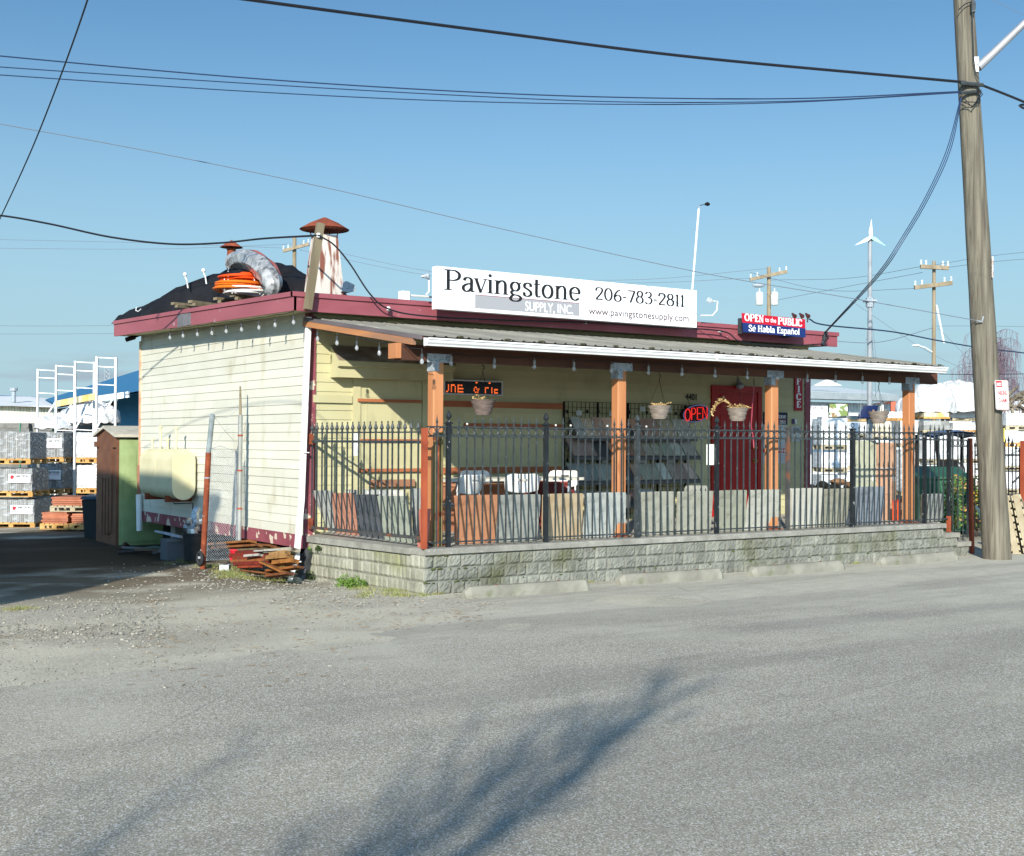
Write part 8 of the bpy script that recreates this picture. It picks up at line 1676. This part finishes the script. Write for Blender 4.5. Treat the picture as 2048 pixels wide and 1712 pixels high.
o = struct('loose_gravel', gs, mat('loose_stone', (160,156,144), (126,123,114), 40, rough=.95, at=.35, k=.85)); o['kind'] = 'stuff'; o['label'] = 'loose grey gravel stones scattered over the lot and road edge'; o['category'] = 'gravel'
gr = MB(); r = random.Random(78)
def blades(n, fpos, h0, h1):
    for i in range(n):
        x, y = fpos(); z = gz(x, y)-.003; h = r.uniform(h0, h1); a = r.uniform(0, 6.28); w = r.uniform(.002,.005); d = V((math.cos(a), math.sin(a), 0)); t = V((r.uniform(-1,1), r.uniform(-1,1), 0))*h*.5; gr.k = r.random(); p = V((x, y, z)); gr.face([p-d*w, p+d*w, p+t*.4+V((0,0,h*.6))+d*w*.6]); gr.face([p+t*.4+V((0,0,h*.6))-d*w*.6, p+d*w*.5+t*.2+V((0,0,h*.3)), p+t+V((0,0,h))])
def clumpy(x0, x1, y0, y1, nc, sp):
    cs = [pg(r.uniform(x0, x1), r.uniform(y0, y1)) for _ in range(nc)]
    def f(): c = r.choice(cs); return c.x+r.gauss(0, sp), c.y+r.gauss(0, sp)
    return f
blades(5200, clumpy(405, 600, 1128, 1168, 26, .07), .015, .06); blades(1800, clumpy(690, 850, 1175, 1196, 14, .06), .01, .05); blades(500, clumpy(-20, 60, 1212, 1222, 5, .08), .01, .04); blades(500, clumpy(335, 400, 1118, 1132, 6, .07), .01, .05)
def wallfoot(): x = r.choice([r.gauss(c, .05) for c in (.15,.9,2.25,4.25,6.35,7.0,6.6)]); return x, -.03-abs(r.gauss(0,.02))
blades(700, wallfoot, .01, .05)
o = struct('weedy_grass', gr, mat('grass_blade', (128,142,76), (158,152,96), 9, rough=.8, at=.4, k=.8)); o['kind'] = 'stuff'; o['label'] = 'low patchy green and straw coloured grass along the wall foot'; o['category'] = 'grass'
ms = MB(); r = random.Random(79)
for i in range(90):
    x = r.choice([r.uniform(0, .7), r.uniform(0, 9.3)]); z = r.choice((.43, .284, .139, .0)) ; ms.blob((x, -.012, z+r.uniform(-.015,.0)), r.uniform(.01,.035), .010, r.uniform(.003,.009), 7, 4, .4)
o = ms.build('moss_growth', mat('moss_green', (96,104,50), (78,84,42), 20, rough=1, at=.3), rw); o['kind'] = 'stuff'

db = MB(); r = random.Random(81)
for i in range(420):
    x0, x1, y0, y1 = r.choice(((250,760,1270,1380),(700,960,1225,1262),(0,700,1200,1300),(300,700,1200,1260),(560,1000,1190,1240)))
    p = pg(r.uniform(x0,x1), r.uniform(y0,y1)); a = r.gauss(-.6,.7); L_ = r.uniform(.006,.04); d = V((math.cos(a), math.sin(a), 0)); db.k = r.random(); db.beam(p-d*L_+V((0,0,.010)), p+d*L_+V((0,0,.012)), .004, .003)
o = struct('bark_debris', db, mat('debris', (150,128,100), (112,92,72), 9, rough=.95, at=.3, k=.85)); o['kind'] = 'stuff'; o['label'] = 'scattered brown bark bits and twigs on the gravel edge'; o['category'] = 'debris'

# low woods far off along the horizon
r = random.Random(91); fw_ = MB()
for i in range(150):
    a = -1.35+2.7*i/149; d_ = (FW*math.cos(a)+RT*math.sin(a)); c = st_+d_*r.uniform(330, 420); h = r.uniform(3.2, 5.6)
    fw_.k = r.random(); fw_.blob((c.x, c.y, h*.4), r.uniform(5, 10), r.uniform(5, 10), h*.75, 9, 6, .28)
o = struct('distant_trees', fw_, mat('far_wood', (104,112,104), (84,92,84), .4, rough=1, at=.2)); o['kind'] = 'stuff'; o['label'] = 'low line of distant trees along the horizon'; o['category'] = 'trees'
